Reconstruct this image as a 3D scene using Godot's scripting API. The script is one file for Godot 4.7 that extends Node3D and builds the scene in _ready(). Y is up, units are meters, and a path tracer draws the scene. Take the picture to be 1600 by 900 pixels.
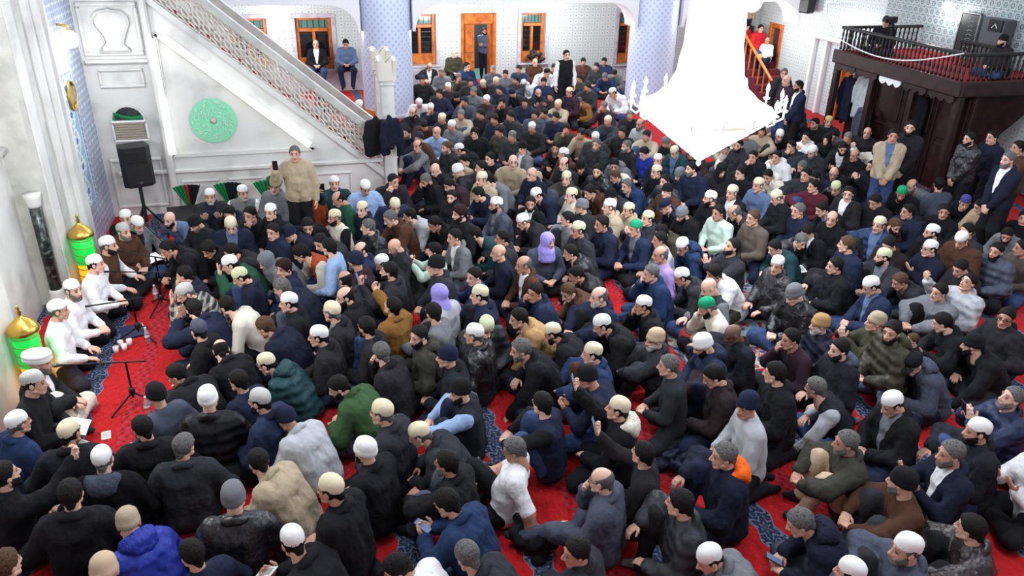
extends Node3D
# Prayer hall seen from its gallery: red row carpet, marble pulpit, crowd seated towards the niche.

const CAM_POS := Vector3(0, 5.1, 0)
const Z_PULPIT := -14.5
const X_TILE := -3.4
const Z_BACK := -24.6
const X_REAR := 14.2
const TARGET := Vector3(-2.6, 0, -9.8)

var M := {}
var used := {}
var rng := RandomNumberGenerator.new()

func _ready() -> void:
	rng.seed = 77
	setup_view()
	make_materials()
	build_shell()
	build_niche_wall()
	build_pulpit()
	build_back_wall()
	build_rear_wall()
	build_balcony()
	build_columns()
	build_chandelier()
	build_lamps()
	build_props()
	build_people()

func setup_view() -> void:
	var cam := Camera3D.new()
	cam.name = "camera"
	cam.fov = 40.309
	cam.near = 0.05
	cam.far = 200.0
	cam.transform = Transform3D(Basis(Vector3(0.966780, 0.019559, 0.254860), Vector3(0.094147, 0.899725, -0.426183), Vector3(-0.237640, 0.436020, 0.867994)).orthonormalized(), CAM_POS)
	add_child(cam)
	cam.current = true
	var env := Environment.new()
	env.background_mode = Environment.BG_COLOR
	env.background_color = Color(0.02, 0.022, 0.026)
	env.tonemap_mode = Environment.TONE_MAPPER_LINEAR
	env.tonemap_exposure = 1.15
	env.sdfgi_enabled = true
	env.ssao_enabled = true
	env.ssil_enabled = true
	var we := WorldEnvironment.new()
	we.name = "world_environment"
	we.environment = env
	add_child(we)
	# light of the big chandeliers that hang above the gallery line, out of the frame
	for a in [[Vector3(5.2, 6.3, -3.6), 8.5, "over the front carpet rows"], [Vector3(10.5, 6.4, -6.4), 6.0, "over the rows beside the balcony"], [Vector3(0.6, 6.9, -16.6), 11.0, "over the pulpit stair"], [Vector3(6.8, 6.9, -16.8), 19.0, "over the far rows before the columns"], [Vector3(-0.2, 6.4, -6.0), 7.5, "over the rows at the prayer niche"]]:
		ceiling_lamp(a[0], a[1], a[2])

# ---------------------------------------------------------------- node helpers
func numbered(called: String) -> String:
	var n: int = used.get(called, 0)
	used[called] = n + 1
	return called if n == 0 else "%s_%03d" % [called, n]

func thing(called: String, label: String, category: String, at := Vector3.ZERO, turn := 0.0, group := "", kind := "") -> Node3D:
	var o := Node3D.new()
	o.name = numbered(called)
	add_child(o)
	o.position = at
	o.rotation.y = turn
	tag(o, label, category, group, kind)
	return o

func tag(o: Node, label: String, category := "", group := "", kind := "") -> void:
	if label != "": o.set_meta("label", label)
	if category != "": o.set_meta("category", category)
	if group != "": o.set_meta("group", group)
	if kind != "": o.set_meta("kind", kind)

func part(called: String, mesh: Mesh, mat: Material, parent: Node, at := Vector3.ZERO, rot := Vector3.ZERO) -> MeshInstance3D:
	var o := MeshInstance3D.new()
	o.name = called if parent != self else numbered(called)
	o.mesh = mesh
	o.material_override = mat
	o.position = at
	o.rotation = rot
	o.cast_shadow = GeometryInstance3D.SHADOW_CASTING_SETTING_ON
	parent.add_child(o, true)
	return o

func struct(called: String, mesh: Mesh, mat: Material, label: String, at := Vector3.ZERO) -> MeshInstance3D:
	var o := part(called, mesh, mat, self, at)
	tag(o, label, called.split("_")[0], "", "structure")
	return o

# ---------------------------------------------------------------- mesh helpers
func st_new() -> SurfaceTool:
	var st := SurfaceTool.new()
	st.begin(Mesh.PRIMITIVE_TRIANGLES)
	return st

func done(st: SurfaceTool) -> ArrayMesh:
	st.generate_normals()
	return st.commit()

# a, b, c, d run counter-clockwise seen from outside
func quad(st: SurfaceTool, a: Vector3, b: Vector3, c: Vector3, d: Vector3, smooth := -1, ua := Vector2.ZERO, ub := Vector2(1, 0), uc := Vector2(1, 1), ud := Vector2(0, 1)) -> void:
	st.set_smooth_group(smooth)
	for v in [[a, ua], [c, uc], [b, ub], [a, ua], [d, ud], [c, uc]]:
		st.set_uv(v[1])
		st.add_vertex(v[0])

func tri(st: SurfaceTool, a: Vector3, b: Vector3, c: Vector3, smooth := -1) -> void:
	st.set_smooth_group(smooth)
	for v in [a, c, b]:
		st.set_uv(Vector2(v.x, v.y))
		st.add_vertex(v)

# box with chamfered edges, centre c, size s
func box(st: SurfaceTool, c: Vector3, s: Vector3, ch := 0.0, b := Basis.IDENTITY) -> void:
	var h := s * 0.5
	ch = minf(ch, minf(h.x, minf(h.y, h.z)) * 0.9)
	var ax := [Vector3.RIGHT, Vector3.UP, Vector3.BACK]
	for i in 3:
		var j := (i + 1) % 3
		var k := (i + 2) % 3
		for sg in [-1.0, 1.0]:
			var o: Vector3 = ax[i] * h[i] * sg
			var u: Vector3 = ax[j] * (h[j] - ch)
			var v: Vector3 = ax[k] * (h[k] - ch)
			if sg > 0: quad(st, c + b * (o - u - v), c + b * (o + u - v), c + b * (o + u + v), c + b * (o - u + v))
			else: quad(st, c + b * (o - u - v), c + b * (o - u + v), c + b * (o + u + v), c + b * (o + u - v))
	if ch <= 0.0: return
	for i in 3:
		var j := (i + 1) % 3
		var k := (i + 2) % 3
		for sj in [-1.0, 1.0]:
			for sk in [-1.0, 1.0]:
				var l: Vector3 = ax[i] * (h[i] - ch)
				var p: Vector3 = ax[j] * h[j] * sj + ax[k] * (h[k] - ch) * sk
				var q: Vector3 = ax[j] * (h[j] - ch) * sj + ax[k] * h[k] * sk
				if sj * sk > 0: quad(st, c + b * (p - l), c + b * (p + l), c + b * (q + l), c + b * (q - l))
				else: quad(st, c + b * (p - l), c + b * (q - l), c + b * (q + l), c + b * (p + l))

func box_mesh(s: Vector3, ch := 0.0) -> ArrayMesh:
	var st := st_new()
	box(st, Vector3.ZERO, s, ch)
	return done(st)

# a box given by two corners
func slab(lo: Vector3, hi: Vector3, ch := 0.0) -> ArrayMesh:
	var st := st_new()
	box(st, (lo + hi) * 0.5, (hi - lo).abs(), ch)
	return done(st)

# surface of revolution about y; profile of (radius, y) from bottom to top
func lathe(st: SurfaceTool, prof: Array, seg := 20, c := Vector3.ZERO, sx := 1.0, sz := 1.0, smooth := 1, from := 0.0, to := TAU) -> void:
	for i in prof.size() - 1:
		var p: Vector2 = prof[i]
		var q: Vector2 = prof[i + 1]
		for k in seg:
			var a := from + (to - from) * k / seg
			var b := from + (to - from) * (k + 1) / seg
			var f := func(r: float, y: float, t: float) -> Vector3: return c + Vector3(cos(t) * r * sx, y, -sin(t) * r * sz)
			quad(st, f.call(p.x, p.y, a), f.call(p.x, p.y, b), f.call(q.x, q.y, b), f.call(q.x, q.y, a), smooth, Vector2(float(k) / seg, p.y), Vector2(float(k + 1) / seg, p.y), Vector2(float(k + 1) / seg, q.y), Vector2(float(k) / seg, q.y))

func lathe_mesh(prof: Array, seg := 20, sx := 1.0, sz := 1.0) -> ArrayMesh:
	var st := st_new()
	lathe(st, prof, seg, Vector3.ZERO, sx, sz)
	return done(st)

# round tube through points; radii may be one number or a list
func tube(st: SurfaceTool, pts: Array, rad, seg := 8, smooth := 2, caps := true) -> void:
	var n := pts.size()
	var rings := []
	var side := Vector3.ZERO
	for i in n:
		var p: Vector3 = pts[i]
		var t: Vector3 = (pts[mini(i + 1, n - 1)] - pts[maxi(i - 1, 0)])
		t = t.normalized()
		if side == Vector3.ZERO: side = t.cross(Vector3.UP if absf(t.y) < 0.9 else Vector3.RIGHT).normalized()
		side = (side - t * side.dot(t)).normalized()
		var up := side.cross(t).normalized()
		var r: float = rad[i] if rad is Array else rad
		var ring := []
		for k in seg:
			var a := TAU * k / seg
			ring.append(p + (side * cos(a) + up * sin(a)) * r)
		rings.append(ring)
	for i in n - 1:
		for k in seg:
			var l := (k + 1) % seg
			quad(st, rings[i][k], rings[i + 1][k], rings[i + 1][l], rings[i][l], smooth)
	if caps:
		for k in range(1, seg - 1):
			tri(st, rings[0][0], rings[0][k], rings[0][k + 1])
			tri(st, rings[n - 1][0], rings[n - 1][k + 1], rings[n - 1][k])

func tube_mesh(pts: Array, rad, seg := 8) -> ArrayMesh:
	var st := st_new()
	tube(st, pts, rad, seg)
	return done(st)

# flat outline (counter-clockwise in x, y) pushed out along z, placed by t
func prism(st: SurfaceTool, poly: PackedVector2Array, depth: float, t := Transform3D.IDENTITY) -> void:
	if Geometry2D.is_polygon_clockwise(poly): poly.reverse()
	var idx := Geometry2D.triangulate_polygon(poly)
	for i in range(0, idx.size(), 3):
		var a := poly[idx[i]]
		var b := poly[idx[i + 1]]
		var c := poly[idx[i + 2]]
		if (b - a).cross(c - a) < 0.0:
			var s := b
			b = c
			c = s
		tri(st, t * Vector3(a.x, a.y, depth), t * Vector3(b.x, b.y, depth), t * Vector3(c.x, c.y, depth))
		tri(st, t * Vector3(a.x, a.y, 0), t * Vector3(c.x, c.y, 0), t * Vector3(b.x, b.y, 0))
	for i in poly.size():
		var a := poly[i]
		var b := poly[(i + 1) % poly.size()]
		quad(st, t * Vector3(a.x, a.y, 0), t * Vector3(b.x, b.y, 0), t * Vector3(b.x, b.y, depth), t * Vector3(a.x, a.y, depth))

func prism_mesh(poly: PackedVector2Array, depth: float, t := Transform3D.IDENTITY) -> ArrayMesh:
	var st := st_new()
	prism(st, poly, depth, t)
	return done(st)

func rect_frame(st: SurfaceTool, lo: Vector3, hi: Vector3, w: float, d: float) -> void:
	# raised frame on a plane z = lo.z, standing d proud towards +z
	box(st, Vector3((lo.x + hi.x) / 2, lo.y + w / 2, lo.z + d / 2), Vector3(hi.x - lo.x, w, d), d * 0.4)
	box(st, Vector3((lo.x + hi.x) / 2, hi.y - w / 2, lo.z + d / 2), Vector3(hi.x - lo.x, w, d), d * 0.4)
	box(st, Vector3(lo.x + w / 2, (lo.y + hi.y) / 2, lo.z + d / 2), Vector3(w, hi.y - lo.y - 2 * w, d), d * 0.4)
	box(st, Vector3(hi.x - w / 2, (lo.y + hi.y) / 2, lo.z + d / 2), Vector3(w, hi.y - lo.y - 2 * w, d), d * 0.4)

# ---------------------------------------------------------------- materials
func mat(c: Color, rough := 0.7, metal := 0.0) -> StandardMaterial3D:
	var m := StandardMaterial3D.new()
	m.albedo_color = c
	m.roughness = rough
	m.metallic = metal
	return m

func noise_tex(freq: float, size: int, ramp: Array, type := FastNoiseLite.TYPE_SIMPLEX_SMOOTH, sd := 1, oct := 4, warp := 0.0) -> NoiseTexture2D:
	var n := FastNoiseLite.new()
	n.noise_type = type
	n.frequency = freq
	n.seed = sd
	n.fractal_octaves = oct
	if warp > 0.0:
		n.domain_warp_enabled = true
		n.domain_warp_amplitude = warp
		n.domain_warp_frequency = freq * 0.7
	var t := NoiseTexture2D.new()
	t.width = size
	t.height = size
	t.seamless = true
	t.noise = n
	if ramp.size():
		var g := Gradient.new()
		g.offsets = PackedFloat32Array(ramp.map(func(x): return x[0]))
		g.colors = PackedColorArray(ramp.map(func(x): return x[1]))
		t.color_ramp = g
	return t

func bump_tex(freq: float, size: int, strength: float, sd := 3) -> NoiseTexture2D:
	var t := noise_tex(freq, size, [], FastNoiseLite.TYPE_SIMPLEX_SMOOTH, sd, 3)
	t.as_normal_map = true
	t.bump_strength = strength
	return t

func tri_mat(tex: Texture2D, scale: float, rough := 0.6, tint := Color.WHITE) -> StandardMaterial3D:
	var m := mat(tint, rough)
	m.albedo_texture = tex
	m.uv1_triplanar = true
	m.uv1_world_triplanar = true
	m.uv1_scale = Vector3.ONE * scale
	return m

func glow(c: Color, energy: float) -> StandardMaterial3D:
	var m := mat(c, 0.5)
	m.emission_enabled = true
	m.emission = c
	m.emission_energy_multiplier = energy
	return m

func paint(w: int, h: int, f: Callable) -> ImageTexture:
	var im := Image.create(w, h, false, Image.FORMAT_RGB8)
	for y in h:
		for x in w:
			im.set_pixel(x, y, f.call(x / float(w), y / float(h)))
	return ImageTexture.create_from_image(im)

func make_materials() -> void:
	M.marble = tri_mat(noise_tex(0.006, 512, [[0.0, Color(0.70, 0.70, 0.68)], [0.30, Color(0.80, 0.80, 0.78)], [0.5, Color(0.845, 0.845, 0.82)], [1.0, Color(0.88, 0.88, 0.86)]], FastNoiseLite.TYPE_SIMPLEX_SMOOTH, 4, 5, 60.0), 0.35, 0.42)
	M.marble_grey = tri_mat(noise_tex(0.008, 512, [[0.0, Color(0.62, 0.62, 0.60)], [0.45, Color(0.72, 0.72, 0.69)], [1.0, Color(0.80, 0.80, 0.77)]], FastNoiseLite.TYPE_SIMPLEX_SMOOTH, 9, 5, 70.0), 0.5, 0.4)
	M.marble_dark = tri_mat(noise_tex(0.03, 256, [[0.0, Color(0.03, 0.05, 0.045)], [0.55, Color(0.08, 0.11, 0.10)], [0.72, Color(0.35, 0.38, 0.36)], [1.0, Color(0.6, 0.62, 0.6)]], FastNoiseLite.TYPE_SIMPLEX_SMOOTH, 5, 4, 30.0), 1.2, 0.3)
	M.plaster = mat(Color(0.86, 0.86, 0.87), 0.85)
	M.stone = tri_mat(noise_tex(0.02, 256, [[0.0, Color(0.60, 0.60, 0.63)], [1.0, Color(0.76, 0.76, 0.79)]], FastNoiseLite.TYPE_SIMPLEX_SMOOTH, 8, 4), 0.6, 0.6)
	M.lattice = mat(Color(0.84, 0.82, 0.77), 0.7)
	M.wood = tri_mat(noise_tex(0.01, 256, [[0.0, Color(0.56, 0.27, 0.08)], [0.5, Color(0.72, 0.39, 0.14)], [1.0, Color(0.80, 0.48, 0.2)]], FastNoiseLite.TYPE_SIMPLEX_SMOOTH, 12, 4), 1.4, 0.45)
	M.wood_dark = tri_mat(noise_tex(0.012, 256, [[0.0, Color(0.10, 0.05, 0.055)], [0.5, Color(0.17, 0.09, 0.095)], [1.0, Color(0.25, 0.145, 0.14)]], FastNoiseLite.TYPE_SIMPLEX_SMOOTH, 13, 4), 1.2, 0.4)
	M.wood_black = mat(Color(0.075, 0.06, 0.065), 0.4)
	M.brass = mat(Color(0.80, 0.66, 0.32), 0.28, 1.0)
	M.gold = mat(Color(0.72, 0.60, 0.30), 0.35, 0.8)
	M.black = mat(Color(0.045, 0.045, 0.05), 0.55)
	M.black_metal = mat(Color(0.05, 0.05, 0.055), 0.35, 0.5)
	M.steel = mat(Color(0.55, 0.56, 0.58), 0.3, 0.9)
	M.white = mat(Color(0.90, 0.90, 0.90), 0.6)
	M.paper = mat(Color(0.92, 0.92, 0.90), 0.8)
	M.red_cloth = mat(Color(0.62, 0.03, 0.06), 0.95)
	M.glass_dark = mat(Color(0.06, 0.10, 0.12), 0.08)
	M.glass_dark.metallic_specular = 0.7
	M.dark_room = mat(Color(0.10, 0.11, 0.13), 0.9)
	M.lit_white = glow(Color(1.0, 1.0, 1.0), 5.0)
	M.tube_white = glow(Color(1.0, 1.0, 1.0), 1.5)
	# row carpet: one row (1.07 m) in u, two rows deep in v; red pile, navy strip with pale scrolls, faint pink motif line
	M.carpet = mat(Color.WHITE, 0.97)
	M.carpet.albedo_texture = carpet_texture()
	M.carpet.normal_enabled = true
	M.carpet.normal_texture = bump_tex(0.06, 256, 6.0)
	M.carpet.normal_scale = 0.7
	M.rug = mat(Color.WHITE, 0.95)
	M.rug.albedo_texture = rug_texture()
	M.tiles = tile_material(Color(0.76, 0.79, 0.79), Color(0.48, 0.56, 0.56), 0.0, 5.5)
	M.tiles_blue = tile_material(Color(0.64, 0.68, 0.75), Color(0.54, 0.60, 0.71), 1.0, 5.0)
	M.column = mat(Color.WHITE, 0.35)
	M.column.albedo_texture = diamond_texture()
	M.scroll = mat(Color.WHITE, 0.4)
	M.scroll.albedo_texture = scroll_texture()
	M.motif = mat(Color.WHITE, 0.35)
	M.motif.albedo_texture = motif_texture(Color(0.62, 0.66, 0.66), Color(0.26, 0.35, 0.38))

func carpet_texture() -> ImageTexture:
	var n := FastNoiseLite.new()
	n.frequency = 0.02
	n.seed = 21
	var f := func(u: float, v: float) -> Color:
		# u across the row (0 at the strip's middle), v along it
		var g: float = n.get_noise_2d(u * 512.0, v * 512.0) * 0.5 + n.get_noise_2d(u * 2600.0, v * 2600.0) * 0.5
		var c := Color(0.70, 0.015, 0.045)
		c = c.lightened(maxf(0.0, g) * 0.10).darkened(maxf(0.0, -g) * 0.22)
		var d := absf(u - 0.5)
		var w := v * 7.0
		var zig := absf(fposmod(w, 1.0) - 0.5) * 2.0
		var edge := 0.085 + 0.045 * zig
		if d < edge:
			c = Color(0.06, 0.07, 0.125)
			var px := (u - 0.5) * 9.0
			var py := (fposmod(w, 1.0) - 0.5) * 2.0
			var r := Vector2(px, py).length()
			var s: float = sin(r * 9.0 + sin(atan2(py, px) * 6.0) * 2.2) + n.get_noise_2d(u * 5200.0, v * 5200.0) * 0.9
			if s > 0.5: c = Color(0.40, 0.45, 0.56)
			elif s < -0.75: c = Color(0.20, 0.27, 0.42)
			if d > edge - 0.010: c = Color(0.45, 0.48, 0.56)
		else:
			var e := minf(absf(u - 0.04), absf(u - 0.96))
			if e < 0.05:
				var t := sin(w * TAU * 2.0) * sin((u * 22.0) * TAU * 0.5 + sin(w * TAU) * 1.5)
				if t > 0.45: c = Color(0.58, 0.20, 0.30)
				elif t < -0.6: c = Color(0.45, 0.03, 0.09)
		return c
	return paint(512, 1024, f)

func rug_texture() -> ImageTexture:
	var f := func(u: float, v: float) -> Color:
		var cu := fposmod(u * 3.0, 1.0) - 0.5
		var cv := fposmod(v * 3.0, 1.0) - 0.5
		var r := Vector2(cu, cv).length()
		var a := atan2(cv, cu)
		var c := Color(0.86, 0.84, 0.78)
		if fposmod(floorf(u * 3.0) + floorf(v * 3.0), 2.0) < 0.5: c = Color(0.46, 0.66, 0.78)
		var leaf := sin(u * 34.0 + sin(v * 22.0) * 2.2) * sin(v * 32.0 + sin(u * 24.0) * 2.0)
		if leaf > 0.55: c = Color(0.70, 0.08, 0.10)
		elif leaf < -0.62: c = Color(0.13, 0.22, 0.42)
		elif absf(leaf) < 0.05: c = Color(0.80, 0.68, 0.25)
		var petal := 0.15 + 0.06 * cos(a * 8.0)
		if r < petal: c = Color(0.72, 0.10, 0.12)
		if r < petal * 0.62: c = Color(0.88, 0.86, 0.80)
		if r < petal * 0.34: c = Color(0.15, 0.28, 0.55)
		if absf(r - 0.44) < 0.02: c = Color(0.90, 0.88, 0.84)
		return c
	return paint(512, 512, f)

func tile_material(base: Color, dot: Color, busy: float, per_m: float) -> StandardMaterial3D:
	var f := func(u: float, v: float) -> Color:
		var x := fposmod(u * 4.0, 1.0)
		var y := fposmod(v * 4.0, 1.0)
		var c := base
		var r := Vector2(x - 0.5, y - 0.5).length()
		if busy > 0.5:
			var t := sin(x * TAU) * sin(y * TAU)
			if absf(t) > 0.55: c = dot
			elif absf(t) < 0.12: c = base.lightened(0.35)
			if r < 0.16: c = Color(0.85, 0.88, 0.93)
		else:
			if r < 0.12: c = dot
			elif r < 0.19: c = base.lightened(0.25)
			if absf(x - 0.5) > 0.46 or absf(y - 0.5) > 0.46: c = base.darkened(0.16)
			if Vector2(absf(x - 0.5) - 0.5, absf(y - 0.5) - 0.5).length() < 0.13: c = dot.lightened(0.45)
		return c
	return tri_mat(paint(256, 256, f), per_m / 4.0, 0.35)

func motif_texture(base: Color, dot: Color) -> ImageTexture:
	var f := func(u: float, v: float) -> Color:
		var r := Vector2(u - 0.5, v - 0.5).length()
		var a := atan2(v - 0.5, u - 0.5)
		var c := base
		if r < 0.30 + 0.04 * cos(a * 6.0): c = dot
		if r < 0.17: c = base.lightened(0.2)
		if r < 0.09: c = dot
		if Vector2(absf(u - 0.5) - 0.5, absf(v - 0.5) - 0.5).length() < 0.14: c = dot.lightened(0.3)
		return c
	return paint(64, 64, f)

func diamond_texture() -> ImageTexture:
	var f := func(u: float, v: float) -> Color:
		var x := u + v
		var y := u - v
		var p := fposmod(x, 1.0)
		var q := fposmod(y, 1.0)
		var c := Color(0.76, 0.80, 0.89)
		if p < 0.10 or q < 0.10: c = Color(0.83, 0.86, 0.91)
		var r := Vector2(p - 0.55, q - 0.55).length()
		if r < 0.22: c = Color(0.60, 0.67, 0.81)
		if r < 0.10: c = Color(0.74, 0.79, 0.88)
		return c
	return paint(128, 128, f)

func scroll_texture() -> ImageTexture:
	var f := func(u: float, v: float) -> Color:
		var c := Color(0.58, 0.72, 0.80)
		var w := v * 5.0
		var s := u - 0.5 + 0.22 * sin(w * TAU * 0.5)
		var t := u - 0.5 - 0.22 * sin(w * TAU * 0.5)
		if absf(s) < 0.05 or absf(t) < 0.05: c = Color(0.90, 0.93, 0.94)
		var y := fposmod(w, 1.0) - 0.5
		var r := Vector2(u - 0.5, y * 0.8).length()
		if r < 0.20 + 0.05 * cos(atan2(y, u - 0.5) * 6.0): c = Color(0.88, 0.91, 0.93)
		if r < 0.10: c = Color(0.25, 0.42, 0.66)
		if sin(u * 50.0) * sin(w * 18.0) > 0.72: c = Color(0.30, 0.52, 0.66)
		if u < 0.07 or u > 0.93: c = Color(0.84, 0.87, 0.90)
		return c
	return paint(128, 512, f)

# ---------------------------------------------------------------- the hall
func build_shell() -> void:
	# floor with the row carpet: u runs across the rows (x), v along them (z)
	var st := st_new()
	var x0 := -4.4
	var x1 := 15.0
	var z0 := -25.4
	var z1 := 4.6
	var per := 1.0725
	var uv := func(x: float, z: float) -> Vector2: return Vector2((x - 0.56) / per + 0.5, z / (per * 2.0))
	quad(st, Vector3(x0, 0, z1), Vector3(x1, 0, z1), Vector3(x1, 0, z0), Vector3(x0, 0, z0), -1, uv.call(x0, z1), uv.call(x1, z1), uv.call(x1, z0), uv.call(x0, z0))
	quad(st, Vector3(x0, -0.3, z0), Vector3(x1, -0.3, z0), Vector3(x1, -0.3, z1), Vector3(x0, -0.3, z1))
	quad(st, Vector3(x0, -0.3, z1), Vector3(x1, -0.3, z1), Vector3(x1, 0, z1), Vector3(x0, 0, z1))
	struct("floor", done(st), M.carpet, "red wall-to-wall prayer carpet with navy strips between the rows")
	struct("ceiling", slab(Vector3(x0, 8.2, z0), Vector3(x1, 8.5, z1)), M.plaster, "white plaster ceiling above the whole prayer hall")
	struct("wall_near", slab(Vector3(x0, 0, 4.2), Vector3(x1, 8.2, 4.6)), M.plaster, "white plaster wall closing the hall behind the gallery")
	# rug of flowers laid over the carpet in the middle rows
	var rs := st_new()
	var lo := Vector3(4.35, 0.001, -10.1)
	var hi := Vector3(6.55, 0.008, -7.25)
	box(rs, (lo + hi) / 2, hi - lo)
	quad(rs, Vector3(lo.x, hi.y, hi.z), Vector3(hi.x, hi.y, hi.z), Vector3(hi.x, hi.y, lo.z), Vector3(lo.x, hi.y, lo.z), -1, Vector2(0, 0), Vector2(1.0, 0), Vector2(1.0, 1.3), Vector2(0, 1.3))
	var rug := part("flower_rug", done(rs), M.rug, self)
	tag(rug, "white and blue rug with red flowers under the seated men", "rug")
	rs = st_new()
	lo = Vector3(6.7, 0.001, -9.4)
	hi = Vector3(8.0, 0.008, -7.6)
	box(rs, (lo + hi) / 2, hi - lo)
	quad(rs, Vector3(lo.x, hi.y, hi.z), Vector3(hi.x, hi.y, hi.z), Vector3(hi.x, hi.y, lo.z), Vector3(lo.x, hi.y, lo.z), -1, Vector2(0.2, 0.1), Vector2(0.8, 0.1), Vector2(0.8, 0.9), Vector2(0.2, 0.9))
	rug = part("flower_rug", done(rs), M.rug, self)
	tag(rug, "small pale blue flowered rug by the man in orange cap", "rug")

func build_niche_wall() -> void:
	# marble block round the prayer niche
	var st := st_new()
	box(st, Vector3(-3.75, 4.1, -11.15), Vector3(0.9, 8.2, 0.3))           # jamb beyond the niche
	box(st, Vector3(-3.75, 4.1, -2.35), Vector3(0.9, 8.2, 12.9))            # jamb and wall on this side of it
	box(st, Vector3(-3.75, 7.2, -9.9), Vector3(0.9, 2.0, 2.2))            # over the niche
	box(st, Vector3(-4.0, 4.1, -9.9), Vector3(0.6, 8.2, 2.4))             # back of the niche
	struct("wall_qibla", done(st), M.marble, "white marble wall with the deep prayer niche")
	# bundle of vertical mouldings between the block and the tiled bay
	var ribs := [[-11.10, 0.34, 0.30], [-11.42, 0.36, 0.32], [-11.72, 0.20, 0.38], [-11.92, 0.16, 0.44], [-12.12, 0.22, 0.33], [-12.34, 0.18, 0.40]]
	for r in ribs:
		var o := struct("trim_1", slab(Vector3(-4.1, 0, r[0] - r[1] / 2 - 0.02), Vector3(-3.62 + r[2], 8.2, r[0] + r[1] / 2), 0.05), M.marble_grey if r[2] < 0.34 else M.marble, "tall marble moulding beside the tiled bay")
		o.name = numbered("trim")
	# colonnettes of dark stone at the corners of the niche
	for z in [-10.84, -8.96]:
		var c := thing("colonnette", "slim dark green marble colonnette with white capital " + ("beside tall mouldings" if z < -10.0 else "behind the reciter in white turban"), "column", Vector3(-3.46, 0, z), 0.0, "colonnettes of the prayer niche")
		part("shaft", lathe_mesh([Vector2(0.0, 0.32), Vector2(0.075, 0.32), Vector2(0.075, 1.5), Vector2(0, 1.5)], 14), M.marble_dark, c)
		part("capital", lathe_mesh([Vector2(0, 1.5), Vector2(0.08, 1.5), Vector2(0.085, 1.54), Vector2(0.10, 1.62), Vector2(0.11, 1.68), Vector2(0, 1.68)], 14), M.marble, c)
		part("base", lathe_mesh([Vector2(0, 0), Vector2(0.14, 0), Vector2(0.14, 0.16), Vector2(0.09, 0.22), Vector2(0.1, 0.28), Vector2(0.08, 0.32), Vector2(0, 0.32)], 14), M.marble, c)
	struct("trim_ledge", slab(Vector3(-3.72, 2.2, -11.0), Vector3(-3.62, 2.28, -8.8), 0.02), M.marble_grey, "thin marble ledge across the back of the prayer niche")
	var bs := thing("wall_boss", "small round carved boss high on the marble niche wall", "boss", Vector3(-3.695, 3.1, -10.3))
	part("rim", lathe_mesh([Vector2(0.06, 0), Vector2(0.11, 0), Vector2(0.11, 0.03), Vector2(0.08, 0.045), Vector2(0.06, 0.03)], 20), M.marble_grey, bs, Vector3.ZERO, Vector3(0, 0, -PI / 2))
	part("hub", lathe_mesh([Vector2(0.06, 0), Vector2(0.05, 0.02), Vector2(0, 0.03)], 16), M.stone, bs, Vector3.ZERO, Vector3(0, 0, -PI / 2))
	# tiled bay between mouldings and pulpit
	struct("wall_tiled", slab(Vector3(-4.2, 0, -15.2), Vector3(X_TILE, 8.2, -12.4)), M.tiles_blue, "blue and white tiled bay beside the marble pulpit")
	struct("wall_beyond", slab(Vector3(-4.2, 0, -25.4), Vector3(X_TILE - 0.1, 8.2, -15.2)), M.tiles, "tiled side wall beyond the pulpit")
	var pan := thing("tile_panel", "tall tile panel with white scrolls on the blue tiled bay", "panel", Vector3(X_TILE, 0, -13.1))
	var ps := st_new()
	quad(ps, Vector3(0.03, 0.75, 0.36), Vector3(0.03, 0.75, -0.36), Vector3(0.03, 2.75, -0.36), Vector3(0.03, 2.75, 0.36), -1, Vector2(0, 1), Vector2(1, 1), Vector2(1, 0), Vector2(0, 0))
	part("scroll_field", done(ps), M.scroll, pan)
	part("backing", slab(Vector3(0, 0.72, -0.38), Vector3(0.028, 2.78, 0.38)), M.white, pan)
	for f in [[-0.42, 0.7, -0.36, 2.8], [0.36, 0.7, 0.42, 2.8], [-0.36, 0.7, 0.36, 0.76], [-0.36, 2.74, 0.36, 2.8]]:
		part("frame", slab(Vector3(0, f[1], f[0]), Vector3(0.05, f[3], f[2]), 0.01), M.tiles_blue, pan)
	# round gilded roundel on the bay
	var ro := thing("wall_roundel", "oval gilt-framed roundel hung on the tiled bay", "roundel", Vector3(X_TILE + 0.02, 2.4, -13.3))
	for k in [[0.23, 0.20, 0.05, "frame", M.gold], [0.20, 0.0, 0.03, "plate", M.brass]]:
		var s := st_new()
		lathe(s, [Vector2(k[1], 0), Vector2(k[0], 0), Vector2(k[0], k[2] * 0.6), Vector2((k[0] + k[1]) / 2, k[2]), Vector2(k[1], k[2] * 0.7)], 28)
		part(k[3], done(s), k[4], ro, Vector3.ZERO, Vector3(0, 0, -PI / 2))

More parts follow.
